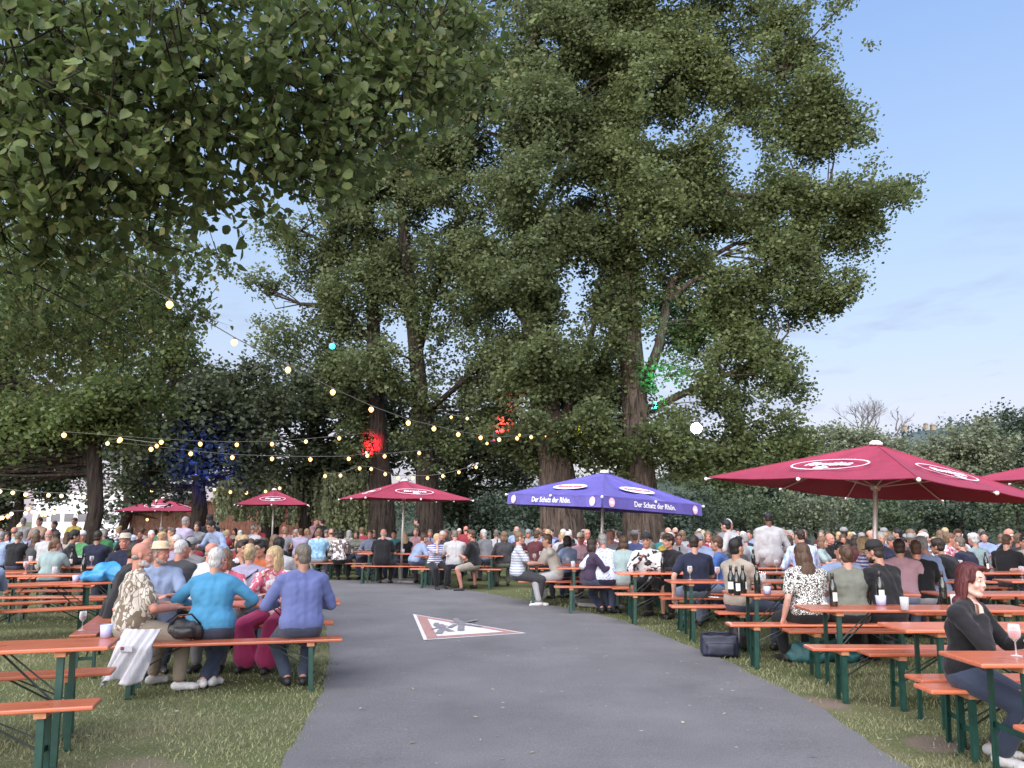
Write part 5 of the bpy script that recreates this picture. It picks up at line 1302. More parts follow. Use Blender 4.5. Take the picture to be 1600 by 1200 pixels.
CL = {'white': (.54, .53, .55), 'cream': (.50, .45, .39), 'black': (.014, .014, .018), 'navy': (.018, .024, .06), 'darkgrey': (.06, .06, .07), 'grey': (.24, .24, .26), 'lightgrey': (.45, .45, .48), 'lightblue': (.33, .44, .68), 'blue': (.055, .16, .50),
      'midblue': (.15, .19, .46), 'turquoise': (.06, .34, .62), 'teal': (.02, .22, .24), 'green': (.06, .28, .09), 'olive': (.19, .20, .16), 'khaki': (.36, .29, .22), 'red': (.35, .03, .05), 'maroon': (.12, .025, .035), 'orange': (.62, .16, .05), 'pink': (.58, .34, .40), 'hotpink': (.5, .03, .16), 'peach': (.62, .40, .28),
      'yellow': (.62, .48, .05), 'purple': (.06, .035, .08), 'denim': (.055, .075, .13), 'lightdenim': (.22, .28, .40), 'beige': (.42, .36, .29), 'lavender': (.42, .38, .56), 'rose': (.46, .24, .27), 'mint': (.38, .52, .52)}
CLN = {'darkgrey': 'dark grey', 'lightgrey': 'light grey', 'lightblue': 'light blue', 'midblue': 'blue', 'hotpink': 'hot pink', 'lightdenim': 'pale denim'}
CL = {k: tuple(.66 * (.9 * q + .1 * (v[0] * .3 + v[1] * .59 + v[2] * .11)) for q in v) for k, v in CL.items()}
SKINS = {k: tuple(.80 * q for q in v) for k, v in SKINS.items()}
def C_(n): return n if not isinstance(n, str) else cloth(n, CL[n])
PATS = {
 'leafprint': lambda: cloth('leafprint', (.50, .46, .41), 'leaf', (.16, .125, .09), 1.7), 'leopard': lambda: cloth('leopard', (.66, .64, .60), 'leopard', (.02, .02, .02), 1.35), 'bluedots': lambda: cloth('bluedots', (.50, .54, .68), 'dots', (.08, .10, .22)),
 'graystripe': lambda: cloth('graystripe', (.52, .53, .57), 'stripe', (.26, .29, .36), .9), 'bluestripe': lambda: cloth('bluestripe', (.34, .46, .74), 'vstripe', (.55, .62, .80), .6), 'navystripe': lambda: cloth('navystripe', (.62, .62, .68), 'stripe', (.10, .11, .32), .9),
 'floral': lambda: cloth('floral', (.66, .60, .60), 'blotch', (.46, .10, .16)), 'bwprint': lambda: cloth('bwprint', (.02, .02, .022), 'blotch', (.55, .53, .53), .45), 'blackprint': lambda: cloth('blackprint', (.60, .58, .58), 'blotch', (.12, .09, .09), .8), 'bluetie': lambda: cloth('bluetie', (.30, .46, .60), 'blotch', (.16, .30, .44), .6), 'palestripe': lambda: cloth('palestripe', (.52, .53, .56), 'vstripe', (.42, .43, .48), .8)}
def CM(n): return PATS[n]() if n in PATS else C_(n)
def hairstyle(style, G):
    """list of (centre, radii) in head space"""
    top = ((0, -.016, .045), (.084, .100, .094)); nape = ((0, -.05, -.025), (.072, .056, .068))
    if style == 'short': return [top, nape]
    if style == 'crew': return [((0, -.014, .040), (.0805, .096, .090)), ((0, -.045, -.02), (.069, .054, .06))]
    if style == 'bald': return [((0, -.052, -.022), (.079, .050, .036))]
    if style == 'curly': return [((0, -.012, .055), (.092, .106, .098)), ((0, -.045, -.01), (.084, .068, .07)), ((.02, .05, .10), (.055, .045, .035)), ((-.03, .045, .10), (.05, .045, .035))]
    if style == 'quiff': return [top, nape, ((0, .055, .112), (.055, .05, .035))]
    if style == 'bob': return [((0, -.018, .045), (.092, .106, .097)), ((0, -.06, -.045), (.088, .055, .085)), ((.068, -.01, -.05), (.03, .055, .085)), ((-.068, -.01, -.05), (.03, .055, .085))]
    if style == 'bun': return [top, nape, ((0, -.10, .09), (.042, .042, .042))]
    if style == 'updo': return [top, nape, ((0, -.085, .03), (.05, .05, .075)), ((0, -.04, .12), (.06, .05, .03))]
    if style == 'pony': return [top, nape, ((0, -.125, .03), (.03, .035, .04)), ((0, -.14, -.05), (.028, .03, .09))]
    if style == 'long': return [((0, -.018, .045), (.092, .106, .097)), ((0, -.07, -.06), (.092, .055, .11)), ((0, -.085, -.20), (.105, .05, .13)), ((.074, -.015, -.07), (.026, .05, .12)), ((-.074, -.015, -.07), (.026, .05, .12)), ((.07, -.06, -.27), (.04, .04, .09)), ((-.07, -.06, -.27), (.04, .04, .09))]
    if style == 'shoulder': return [((0, -.024, .050), (.088, .096, .090)), ((0, -.065, -.05), (.088, .05, .11)), ((.077, -.022, -.06), (.020, .045, .13)), ((-.077, -.022, -.06), (.020, .045, .13)), ((.06, -.06, -.165), (.05, .045, .05)), ((-.06, -.06, -.165), (.05, .045, .05)), ((-.03, .055, .098), (.055, .038, .020)), ((.066, .045, .03), (.014, .03, .06))]
    if style == 'mid': return [((0, -.018, .045), (.093, .106, .098)), ((0, -.065, -.06), (.094, .055, .10)), ((.076, -.012, -.075), (.028, .05, .11)), ((-.076, -.012, -.075), (.028, .05, .11))]
    return []
class Pose: pass
def skeleton(p):
    """joints in the person's own space: origin on the ground below the seat, facing +Y"""
    s = p.get('s', 1.0); J = Pose(); g = p.get('girth', 1.0)
    if p.get('stand'):
        hipz = .93 * s; lean = R(p.get('lean', 2))
    else:
        hipz = .48 + .105 * g; lean = R(p.get('lean', 8))
    side = R(p.get('side', 0)); tw = R(p.get('twist', 0))
    P = np.array([0, 0, hipz]); up = rotm('Y', side) @ rotm('X', -lean) @ np.array([0, 0, 1.0]); up2 = rotm('Y', side) @ rotm('X', -lean * 1.5) @ np.array([0, 0, 1.0])
    T = rotm('Z', tw)
    J.P = P; J.W = P + up * .17 * s; J.C = P + up * .32 * s; J.N = J.C + up2 * .155 * s; J.up = up2
    hy, hp, hr = R(p.get('hy', 0)), R(p.get('hp', 0)), R(p.get('hr', 0))
    HM = rotm('Z', tw + hy) @ rotm('X', hp) @ rotm('Y', hr)
    J.HM = HM; J.hs = .95 * (s ** .5); J.H = J.N + up2 * .075 * s + HM @ np.array([0, .018, .105]) * J.hs
    sw = p.get('sw', .185) * s
    J.S = [J.N + T @ np.array([k * sw, 0, 0]) - up2 * .055 * s for k in (-1, 1)]
    J.T = T; l1, l2 = .285 * s, .25 * s
    J.E, J.A = [], []
    for k, sg in ((0, -1), (1, 1)):
        h = p.get('arms', ('table', 'table'))[k]
        tgt = {'table': (sg * .14, .40, .80), 'table2': (sg * .05, .34, .80), 'lap': (sg * .10, .30, .66), 'thigh': (sg * .17, .30, .67), 'bench': (sg * .32, -.02, .52), 'chin': (sg * .03, .17, 1.06), 'drink': (sg * .03, .24, 1.06), 'hold': (sg * .12, .32, .98), 'side': (sg * .26, .03, .80 if p.get('stand') else .6), 'fwd': (sg * .2, .42, 1.1), 'hip': (sg * .2, .12, .95)}.get(h, h)
        tgt = np.array(tgt, float)
        pole = np.array([sg * .75, -.5, -.65])
        if h in ('chin', 'drink'): pole = np.array([sg * .35, .3, -1])
        if p.get('pole') and k in p['pole']: pole = np.array(p['pole'][k])
        e, a = ik(J.S[k], tgt, l1, l2, pole); J.E.append(e); J.A.append(a)
    J.hip, J.K, J.F, J.toe = [], [], [], []
    kl = p.get('legs', 'normal')
    for k, sg in ((0, -1), (1, 1)):
        hip = P + np.array([sg * .095 * g ** .5, 0.02, -.02])
        if p.get('stand'):
            f = np.array([sg * .11, sg * .05 * (1 if kl == 'step' else .3), .085]); pole = np.array([0, 1, 0]); td = np.array([sg * .25, 1, 0])
        else:
            f = {'normal': (sg * .13, .40, .085), 'back': (sg * .11, .12, .085), 'cross': (-sg * .05, .25 + .05 * sg, .085), 'straddle': (sg * .40, .16, .085), 'wide': (sg * .24, .36, .085), 'tuck': (sg * .07, .02, .10)}.get(kl, kl[k] if isinstance(kl, (tuple, list)) and not isinstance(kl, str) else (sg * .13, .4, .085)); f = np.array(f, float)
            pole = np.array([sg * .25, .8, .9]); td = np.array([sg * .15, 1, 0])
            if kl == 'straddle': pole = np.array([sg * .9, .5, .6]); td = np.array([sg * .6, .8, 0])
            if p.get('legpole'): pole = np.array(p['legpole'][k])
        kn, an = ik(hip, f, .43 * s, .41 * s, pole); td = td / np.linalg.norm(td)
        if p.get('toedir'): td = np.array(p['toedir'][k], float); td /= np.linalg.norm(td)
        J.hip.append(hip); J.K.append(kn); J.F.append(an); J.toe.append(an + td * .155 * s + np.array([0, 0, -.05]))
    J.s, J.g = s, g
    return J
def head_shapes(b, J, face=True):
    H, M, k = J.H, J.HM, J.hs
    def Wp(c): return H + M @ (np.array(c) * k)
    MM = Matrix(M.tolist())
    def E(c, r): b.ell(Wp(c), tuple(x * k for x in r), MM)
    E((0, -.014, .034), (.0765, .094, .088)); E((0, .022, -.035), (.060, .070, .085)); E((0, .03, .02), (.066, .066, .06))
    b.cap(Wp((0, .052, -.095)), .030 * k, Wp((0, .064, -.098)), .024 * k); b.cap(Wp((-.045, .0, -.07)), .026 * k, Wp((-.015, .058, -.097)), .024 * k, 8); b.cap(Wp((.045, .0, -.07)), .026 * k, Wp((.015, .058, -.097)), .024 * k, 8)
    if face:
        b.cap(Wp((0, .086, .008)), .008 * k, Wp((0, .103, -.030)), .0098 * k, 8); b.cap(Wp((-.010, .091, -.035)), .0075 * k, Wp((.010, .091, -.035)), .0075 * k, 8)
        b.cap(Wp((-.042, .073, .026)), .013 * k, Wp((.042, .073, .026)), .013 * k, 8)
        for sg in (-1, 1):
            E((sg * .036, .062, -.035), (.024, .026, .026)); E((sg * .078, -.006, -.012), (.011, .022, .032))
        E((0, .083, -.064), (.024, .014, .0075)); E((0, .082, -.075), (.020, .013, .0075))
    return Wp
def hand_shapes(b, wrist, elbow, k, sg, curl, fingers=True, nrm=None):
    d = wrist - elbow; d /= np.linalg.norm(d); n = np.array([0, 0, -1.0]) if nrm is None else np.array(nrm, float)
    n = n - d * n.dot(d); n /= (np.linalg.norm(n) + 1e-9); sd = np.cross(d, n)
    if sd[0] * sg > 0: sd = -sd                 # thumb side points to the middle of the body
    for o in (-.022, 0, .022): b.cap(wrist + sd * o * .6, .018, wrist + d * .07 + sd * o, .0155, 8)
    if not fingers:
        b.cap(wrist + d * .07, .024, wrist + d * .13 + n * .03, .018, 8); return
    for i, o in enumerate((.031, .0105, -.0105, -.031)):
        L = (.066, .075, .070, .054)[i]; p0 = wrist + d * .078 + sd * o
        p1 = p0 + (d * math.cos(curl * .5) + n * math.sin(curl * .5)) * L * .5 + sd * o * .12; p2 = p1 + (d * math.cos(curl * 1.3) + n * math.sin(curl * 1.3)) * L * .5
        b.cap(p0, .0095, p1, .0085, 8); b.cap(p1, .0085, p2, .007, 8)
    t0 = wrist + d * .018 + sd * .03; t1 = t0 + (d * .7 + sd * .6 + n * .3) * .038; t2 = t1 + (d * .85 + n * .45 + sd * .1) * .032
    b.cap(t0, .013, t1, .011, 8); b.cap(t1, .011, t2, .008, 8)
def build_person(p, root_parent_cb, lod):
    """queues the meshes of one person; root_parent_cb(name, mesh, parent_key) links them"""
    J = skeleton(p); s, g = J.s, J.g
    vox = {0: .0085, 1: .0135, 2: .021}[lod]; hv = p.get('vox', vox)
    sk = skin_m(p.get('skin', 'fair'), SKINS[p.get('skin', 'fair')])
    lip = mat('lips_' + p.get('skin', 'fair'), tuple(np.array(SKINS[p.get('skin', 'fair')]) * np.array([.86, .58, .58])), .45)
    eye = mat('eye_dark', (.035, .025, .02), .25); eyw = mat('eye_white', (.62, .58, .56), .3)
    hc = HAIRS[p.get('hair', 'brown')]; brow = mat('brow_' + p.get('hair', 'brown'), tuple(np.array(hc) * .8), .7)
    b = Lay()
    fem = p.get('fem', False); stand = p.get('stand', False)
    ptop = p.get('belly', 0.0)
    def torso(L, e, bottom=True):
        hw = .070 * g
        if bottom: zb = J.up * (.035 if e > 0 else 0); L.cap(J.P + zb + np.array([-hw * 1.1, 0, 0]), (.112 * g + e), J.P + zb + np.array([hw * 1.1, 0, 0]), (.112 * g + e), 14); L.cap(J.P + zb, (.116 * g + e), J.W, .104 * g + ptop * .03 + e, 14); L.cap(J.W, .104 * g + ptop * .03 + e, J.C, .104 * g ** .5 + e, 14)
        for sg in (-1, 1):
            a = J.P + np.array([sg * hw * (1.05 if fem else .95), 0, .05]); w_ = J.W + J.T @ np.array([sg * hw * (.72 if fem else .95), .012 + ptop * .04, 0]); c = J.C + J.T @ np.array([sg * .078 * g ** .5, 0, 0])
            L.cap(a, .108 * g + e, w_, (.092 if fem else .103) * g + ptop * .03 + e, 12); L.cap(w_, (.092 if fem else .103) * g + ptop * .03 + e, c, .103 * g ** .5 + e, 12)
            L.cap(c, .103 * g ** .5 + e, J.S[0 if sg < 0 else 1] * .72 + J.N * .28 - J.up * .03, .068 * s + e, 12)
            if fem: L.ell(J.C + J.T @ np.array([sg * .075, .075, -.02]), (.062 + e, .055 + e, .06 + e))
        L.cap(J.S[0], .056 * s + e, J.S[1], .056 * s + e, 12); L.cap(J.C, .09 + e, J.N - J.up * .04, .062 + e, 12)
        L.cap(J.S[0], .052 * s + e, J.N + J.up * .005, .047 + e, 10); L.cap(J.S[1], .052 * s + e, J.N + J.up * .005, .047 + e, 10)
    torso(b, -.004)
    Wp = head_shapes(b, J)
    b.cap(J.N - J.up * .03, .056 * s ** .5, J.H + J.HM @ np.array([0, -.035, -.06]) * J.hs, .050 * s ** .5, 12)
    fg = lod == 0
    for k, sg in ((0, -1), (1, 1)):
        gg = g ** .5 * (.9 if fem else 1.0)
        b.cap(J.S[k], .050 * gg, J.E[k], .039 * gg, 12); b.cap(J.E[k], .039 * gg, J.E[k] * .65 + J.A[k] * .35, .040 * gg, 12); b.cap(J.E[k] * .65 + J.A[k] * .35, .040 * gg, J.A[k], .026 * gg, 12)
        hand_shapes(b, J.A[k], J.E[k], k, sg, p.get('curl', .6), fingers=fg or lod == 1, nrm=p.get('hn', {}).get(k))
        b.cap(J.hip[k], .088 * g, J.K[k], .056 * g ** .5, 12); b.cap(J.K[k], .056 * g ** .5, J.K[k] * .68 + J.F[k] * .32 + np.array([0, -.012, 0]), .056 * g ** .5, 12); b.cap(J.K[k] * .68 + J.F[k] * .32 + np.array([0, -.012, 0]), .056 * g ** .5, J.F[k], .036, 12)
        b.cap(J.F[k] + np.array([0, 0, -.03]), .034, J.toe[k], .026, 10)
    def body_done(me):
        n = len(me.polygons); co = np.zeros(n * 3); me.polygons.foreach_get('center', co); q = ((co.reshape(-1, 3) - J.H) @ J.HM) / J.hs
        mi = np.zeros(n, np.int32)
        f = q[:, 1] > .05
        for sg in (-1, 1):
            ex, ez = q[:, 0] - sg * .032, q[:, 2] - .002
            w_ = (ex / .0155) ** 2 + (ez / .0085) ** 2
            if lod == 0: continue
            mi[f & (w_ < 1.0)] = 2
            mi[f & (np.abs(ex) < .018) & (np.abs(q[:, 2] - (.025 - .003 * (ex * sg / .02))) < (.0036 if lod == 0 else .0055))] = 4
        mi[(q[:, 1] > .07) & (np.abs(q[:, 0]) < .026) & (np.abs(q[:, 2] + .070) < (.012 if lod < 2 else .010))] = 1
        me.polygons.foreach_set('material_index', mi); root_parent_cb('body', me, None)
    pend(b, hv, 2 if lod else 3, [sk, lip, eye, eyw, brow], body_done)
    if lod == 0:
        MH = Matrix(J.HM.tolist())
        for sg in (-1, 1):
            k_ = J.hs; em = MB(); em.ball(Wp((sg * .032, .0785, .002)), (.0150 * k_, .0125 * k_, .0080 * k_), 14, 10, mi=0, M=MH); em.ball(Wp((sg * .0325, .0865, .0015)), (.0062 * k_, .0052 * k_, .0066 * k_), 12, 8, mi=1, M=MH)
            root_parent_cb('eye', em.mesh('eye', [eyw, eye], True), None)
            em = MB(); em.tube([Wp((sg * .0165, .0805, .0065)), Wp((sg * .024, .0865, .0105)), Wp((sg * .034, .0870, .0118)), Wp((sg * .044, .0810, .0095)), Wp((sg * .050, .0740, .005))], [.0012, .0024, .0028, .0024, .0012], 6)
            root_parent_cb('eyelid', em.mesh('eyelid', lip if False else sk, True), None)
            em = MB(); em.tube([Wp((sg * .014, .0900, .0245)), Wp((sg * .026, .0900, .0285)), Wp((sg * .040, .0850, .0300)), Wp((sg * .052, .0740, .0265))], [.0022, .0030, .0026, .0012], 6)
            root_parent_cb('eyebrow', em.mesh('eyebrow', brow, True), None)
    # ---- clothes
    e = .017
    sh = Lay(); torso(sh, e, bottom=not p.get('dress'))
    sl = p.get('sleeve', 'short')
    for k in (0, 1):
        gg = g ** .5 * (.9 if fem else 1.0)
        if sl == 'none': continue
        if sl == 'short': sh.cap(J.S[k], .052 * gg + e, J.S[k] * .32 + J.E[k] * .68, .052 * gg + e, 12)
        else:
            sh.cap(J.S[k], .052 * gg + e, J.E[k], .042 * gg + e, 12); f = .55 if sl == 'rolled' else .97; sh.cap(J.E[k], .042 * gg + e, J.E[k] * (1 - f) + J.A[k] * f, (.030 if sl != 'rolled' else .040) * gg + e, 12)
    if not stand and p.get('coat'):
        sh.cap(J.P + np.array([-.1, -.04, 0]), .11 * g, J.P + np.array([-.12, -.10, -.18]), .09 * g); sh.cap(J.P + np.array([.1, -.04, 0]), .11 * g, J.P + np.array([.12, -.10, -.18]), .09 * g)
    if stand: sh.cap(J.P + np.array([-.05, 0, .05]), .125 * g, J.P + np.array([-.05, 0, -.06]), .125 * g); sh.cap(J.P + np.array([.05, 0, .05]), .125 * g, J.P + np.array([.05, 0, -.06]), .125 * g)
    def sdone(me):
        # slight irregular folds
        co = np.zeros(len(me.vertices) * 3); me.vertices.foreach_get('co', co); co = co.reshape(-1, 3); no = np.zeros(len(me.vertices) * 3); me.vertices.foreach_get('normal', no) if hasattr(me.vertices, 'foreach_get') else None
        no = no.reshape(-1, 3); sd = p.get('seed', 0)
        f = np.array([mnoise.noise(Vector((c[0] * 7 + sd, c[1] * 7, c[2] * 11 + c[0] * 6))) + .55 * mnoise.noise(Vector((c[0] * 13 + c[2] * 9, c[1] * 13 + sd, c[2] * 21 - c[0] * 10))) for c in co])
        co += no * (f * (  .008 if lod == 0 else .008 if lod == 1 else .009) * np.clip((co[:, 2] - J.P[2] + .02) / .12, 0, 1))[:, None]; me.vertices.foreach_set('co', co.ravel()); me.update()
        if p.get('vneck'):
            n = len(me.polygons); ce = np.zeros(n * 3); me.polygons.foreach_get('center', ce); q = (ce.reshape(-1, 3) - J.N) @ J.T
            me.materials.append(sk); me.materials.append(CM('grey')); v = (q[:, 1] > -.01) & (np.abs(q[:, 0]) < .052 + .30 * np.minimum(0, q[:, 2] + .02)) & (q[:, 2] > -.20)
            me.polygons.foreach_set('material_index', v.astype(np.int32))
        root_parent_cb('jacket' if p.get('jacket') else 'shirt', me, None)
    pend(sh, {0: .011, 1: .015, 2: .022}[lod], {0: 7, 1: 4, 2: 2}[lod], [CM(p.get('top', 'white'))], sdone)
    pt = Lay(); ln = p.get('pants', 'long')
    hw = .070 * g
    pt.cap(J.P + np.array([-hw * 1.1, -.002, -.012]), .113 * g, J.P + np.array([hw * 1.1, -.002, -.012]), .113 * g, 14)
    for k, sg in ((0, -1), (1, 1)):
        if ln == 'skirt':
            pt.cap(J.hip[k], .105 * g, J.K[k], .10, 12); pt.cap(J.K[k], .10, J.F[k] + np.array([0, .0, .08]), .14, 12)
        else:
            f = .92 if ln == 'short' else 1.0
            pt.cap(J.hip[k], .093 * g + e, J.hip[k] * (1 - f) + J.K[k] * f, .064 * g ** .5 + e, 12)
            if ln == 'long': pt.cap(J.K[k], .062 * g ** .5 + e, J.K[k] * .12 + J.F[k] * .88, .05 + e * .6, 12)
    pend(pt, {0: .012, 1: .016, 2: .024}[lod], 2, [CM(p.get('bottom', 'denim'))], lambda me: root_parent_cb('skirt' if ln == 'skirt' else 'trousers', me, None))
    if lod < 2:
        shm = mat('shoe_' + p.get('shoe', 'black'), {'white': (.52, .51, .51), 'black': (.015, .015, .016), 'brown': (.10, .06, .04), 'grey': (.2, .2, .2)}[p.get('shoe', 'black')], .6)
        for k in (0, 1):
            f = Lay(); an, to = J.F[k], J.toe[k]; d = to - an; d[2] = 0; d /= np.linalg.norm(d); sd = np.cross(d, [0, 0, 1])
            f.cap(an + np.array([0, 0, -.012]), .040, an + np.array([0, 0, -.045]), .040, 12); f.cap(an + np.array([0, 0, -.035]) - d * .03, .042, to + np.array([0, 0, .005]) - d * .03, .036, 12)
            f.cap(to + sd * .012 - d * .03, .034, to - sd * .012, .034, 12)
            st = f.mb
            st.v = [(x, y, max(z, .004)) for x, y, z in st.v]
            pend(f, .012 if lod == 0 else .016, 1, [shm], lambda me: root_parent_cb('shoe', me, None))
    # ---- hair
    hs = p.get('hs', 'short')
    sp = hairstyle(hs, g)
    MM = Matrix(J.HM.tolist())
    if sp:
        h = Lay()
        for c, r_ in sp: h.ell(Wp(c), tuple(x * J.hs for x in r_), MM)
        def hdone(me):
            co = np.zeros(len(me.vertices) * 3); me.vertices.foreach_get('co', co); co = co.reshape(-1, 3); q = (co - J.H) @ J.HM
            amp = {'curly': .011, 'long': .006, 'mid': .005, 'bob': .005}.get(hs, .0045)
            o = np.array([list(mnoise.noise_vector(Vector((c[0] * 55, c[1] * 55, c[2] * 9)))) for c in q]); co += (o * amp) @ J.HM.T
            me.vertices.foreach_set('co', co.ravel()); me.update(); root_parent_cb('hair', me, None)
        pend(h, {0: .0085, 1: .012, 2: .018}[lod], {0: 5, 1: 2, 2: 1}[lod], [hair_m(p.get('hair', 'brown'), hc)], hdone)
    if p.get('beard'):
        h = Lay(); bc = HAIRS[p['beard']]
        for c, r_ in (((0, .05, -.10), (.042, .038, .032)), ((.045, .01, -.075), (.022, .045, .038)), ((-.045, .01, -.075), (.020, .045, .032)), ((.032, .042, -.092), (.024, .03, .026)), ((-.032, .042, -.092), (.024, .03, .026)), ((0, .082, -.055), (.028, .014, .008))): h.ell(Wp(c), tuple(x * J.hs for x in r_), MM)
        pend(h, .010 if lod < 2 else .015, 1, [hair_m(p['beard'], bc)], lambda me: root_parent_cb('beard', me, None))
    hat = p.get('hat')
    if hat:
        h = MB(); kind, col = hat; hm = mat('hat_' + col, {'black': (.014, .014, .016), 'straw': (.55, .45, .30), 'grey': (.22, .22, .23), 'white': (.66, .65, .62), 'beige': (.48, .42, .34), 'navy': (.02, .03, .07)}[col], .85, .12, 40, .3, 150)
        def ringpts(prof, n=22):
            for r_, z in prof: 
                for k in range(n): yield (r_ * math.cos(2 * math.pi * k / n) * .86, r_ * math.sin(2 * math.pi * k / n) - .012, z)
        if kind == 'cap':
            prof = [(.102, .045), (.103, .075), (.096, .11), (.07, .138), (.03, .150), (.002, .152)]
        else:
            prof = [(.165, .060), (.168, .066), (.105, .068), (.102, .10), (.095, .135), (.06, .15), (.002, .148)]
        P_ = list(ringpts(prof)); n = 22
        h.add([tuple(Wp(c)) for c in P_], [(i * n + k, i * n + (k + 1) % n, (i + 1) * n + (k + 1) % n, (i + 1) * n + k) for i in range(len(prof) - 1) for k in range(n)] + ([tuple(range(n - 1, -1, -1))] if kind == 'cap' else [tuple(range(n - 1, -1, -1))]))
        if kind == 'cap':
            V = []
            sgn = -1 if p.get('capback') else 1
            for k in range(11):
                a = math.pi * (.14 + .72 * k / 10); V += [(.086 * math.cos(a), sgn * .088 * math.sin(a) - .012, .05), (.082 * math.cos(a), sgn * (.088 + .075 * math.sin((k) / 10 * math.pi)) * math.sin(a) - .012, .040)]
            V += [(x, y, z + .006) for x, y, z in V]; m_ = 22
            h.add([tuple(Wp(c)) for c in V], [(2 * k, 2 * k + 1, 2 * k + 3, 2 * k + 2) for k in range(10)] + [(m_ + 2 * k, m_ + 2 * k + 2, m_ + 2 * k + 3, m_ + 2 * k + 1) for k in range(10)] + [(2 * k + 1, m_ + 2 * k + 1, m_ + 2 * k + 3, 2 * k + 3) for k in range(10)])
        me = h.mesh('hat', hm, True); root_parent_cb('cap' if kind == 'cap' else 'hat', me, None)
    if p.get('glasses'):
        gl = MB(); gm = mat('sunglasses', (.012, .012, .014), .15); zz, yy = (.002, .100) if p['glasses'] != 'up' else (.088, .075)
        for sg in (-1, 1):
            c = Wp((sg * .033, yy, zz)); n = 14
            gl.ball(c, (.026 * J.hs, .006 * J.hs, .019 * J.hs), 12, 8, M=MM)
            gl.tube([Wp((sg * .058, yy - .01, zz + .006)), Wp((sg * .083, .0, zz + .006))], .003, 5)
        gl.tube([Wp((-.012, yy + .004, zz)), Wp((.012, yy + .004, zz))], .003, 5)
        root_parent_cb('glasses', gl.mesh('glasses', gm), None)
    if p.get('strap'):
        st = MB(); a = J.S[1] * .75 + J.N * .25 + J.up * .035; bk = J.C + J.T @ np.array([-.02, -.135 * g ** .5, 0]); c = J.P + np.array([-.17 * g, -.05, .08])
        st.tube([a + np.array([0, .02, 0.02]), a + np.array([0, -.09, -.03]), bk, c], .012, 6); root_parent_cb('bag_strap', st.mesh('bag_strap', mat('black_strap', (.012, .012, .014), .6)), None)
    return J
LABELS = {}
def person(u, y, yaw, label, lod=1, z=0.0, x=None, **p):
    """u: photo column of the seated hips; y distance; yaw in degrees, 0 = back to the camera, turning left positive"""
    y = YM(y); X = xat(u, y) if x is None else x
    rn = random.Random(int(u * 7 + y * 131)); p.setdefault('seed', rn.random() * 50)
    p.setdefault('s', 1.0 if not p.get('fem') else .93)
    root = thing('person', label, 'person', (X, y, z), R(yaw), 'people standing' if p.get('stand') else 'people seated at the beer tables')
    def cb(name, me, par):
        me.name = name; o = bpy.data.objects.new(name, me); link(o, root)
    J = build_person(p, cb, lod)
    return root, J
# ================================================================== the cast near the camera
T_, L_, B_ = 'table', 'lap', 'bench'
# -- the red-haired woman at the nearest table on the right
person(1466, 5.60, -138, 'person in black cardigan and jeans leaning chin on hand at the nearest right table', lod=0, fem=True, s=.97, hair='red', hs='shoulder', skin='pale', top='black', jacket=True, sleeve='long', bottom='denim', shoe='white', girth=.92,
       arms=((-.06, .40, .82), (.075, .175, .955)), lean=7, hy=-14, hp=-2, hr=-6, curl=1.1, legs=((-.12, .10, .085), (.10, .22, .085)), hn={1: (0, -1, .2)}, pole={1: (.5, .9, -1.2)}, vox=.0072, vneck=True)
p = at_z(1596, 1027, .772); wineglass('rose wine glass before the black cardigan at the right edge', p.x, p.y + .05, .772, WINE_P)
# -- group on the bench left of the path
person(232, 7.72, -52, 'person in beige and white leaf print shirt sitting sideways at the bench end', lod=0, s=1.05, girth=1.22, belly=1, hair='grey', hs='bald', skin='ruddy', top='leafprint', sleeve='short', bottom='khaki', shoe='white', beard='white',
       arms=((.02, .36, .80), (.20, .36, .78)), lean=4, hy=-22, legs=((-.22, .30, .085), (.25, .42, .085)), legpole=((-.6, .8, .6), (.5, .8, .7)), toedir=((-.2, 1, 0), (.3, 1, 0)))
person(352, 7.86, 4, 'person in turquoise jumper and jeans seated back to camera with crossed ankles', lod=0, fem=True, s=.96, girth=1.2, hair='white', hs='short', skin='fair', top='turquoise', sleeve='long', bottom='denim', shoe='white', arms=((-.26, .30, .76), (.27, .32, .76)), lean=5, hy=-14, legs=((.02, .12, .085), (-.05, .04, .085)), toedir=((.3, 1, 0), (-.4, 1, 0)), pole={0: (-1, -.3, -.4), 1: (1, -.3, -.4)})
person(487, 7.92, 22, 'person in blue long-sleeved shirt and dark jeans seated at the bench\'s path end', lod=0, s=1.04, girth=1.08, hair='greybrown', hs='short', skin='tan', top='midblue', sleeve='long', bottom='denim', shoe='black', arms=((-.22, .36, .78), (.16, .36, .78)), lean=7, hy=26, legs=((-.10, .14, .085), (.05, .10, .085)))
person(450, 9.05, 168, 'person in white and red patterned blouse and hot pink skirt across from the blue shirt', lod=0, fem=True, s=.97, hair='blond', hs='long', skin='fair', top='floral', sleeve='long', bottom='hotpink', pants='skirt', arms=((-.1, .36, .80), (.08, .24, .98)), lean=10, hy=-35)
person(270, 9.0, -160, 'person in straw hat, grey beard and light blue shirt beside the leaf print shirt', lod=0, s=1.02, girth=1.08, hair='grey', hs='short', skin='ruddy', beard='grey', hat=('straw', 'straw'), top='lightblue', sleeve='short', bottom='denim', arms=('table', 'table2'), hy=50, lean=8)
person(375, 9.05, 176, 'person in pink floral top half hidden behind the turquoise jumper', lod=1, fem=True, hair='lightbrown', hs='bob', skin='ruddy', top='floral', sleeve='short', bottom='grey', arms=('table', (.05, .22, 1.0)), lean=12)
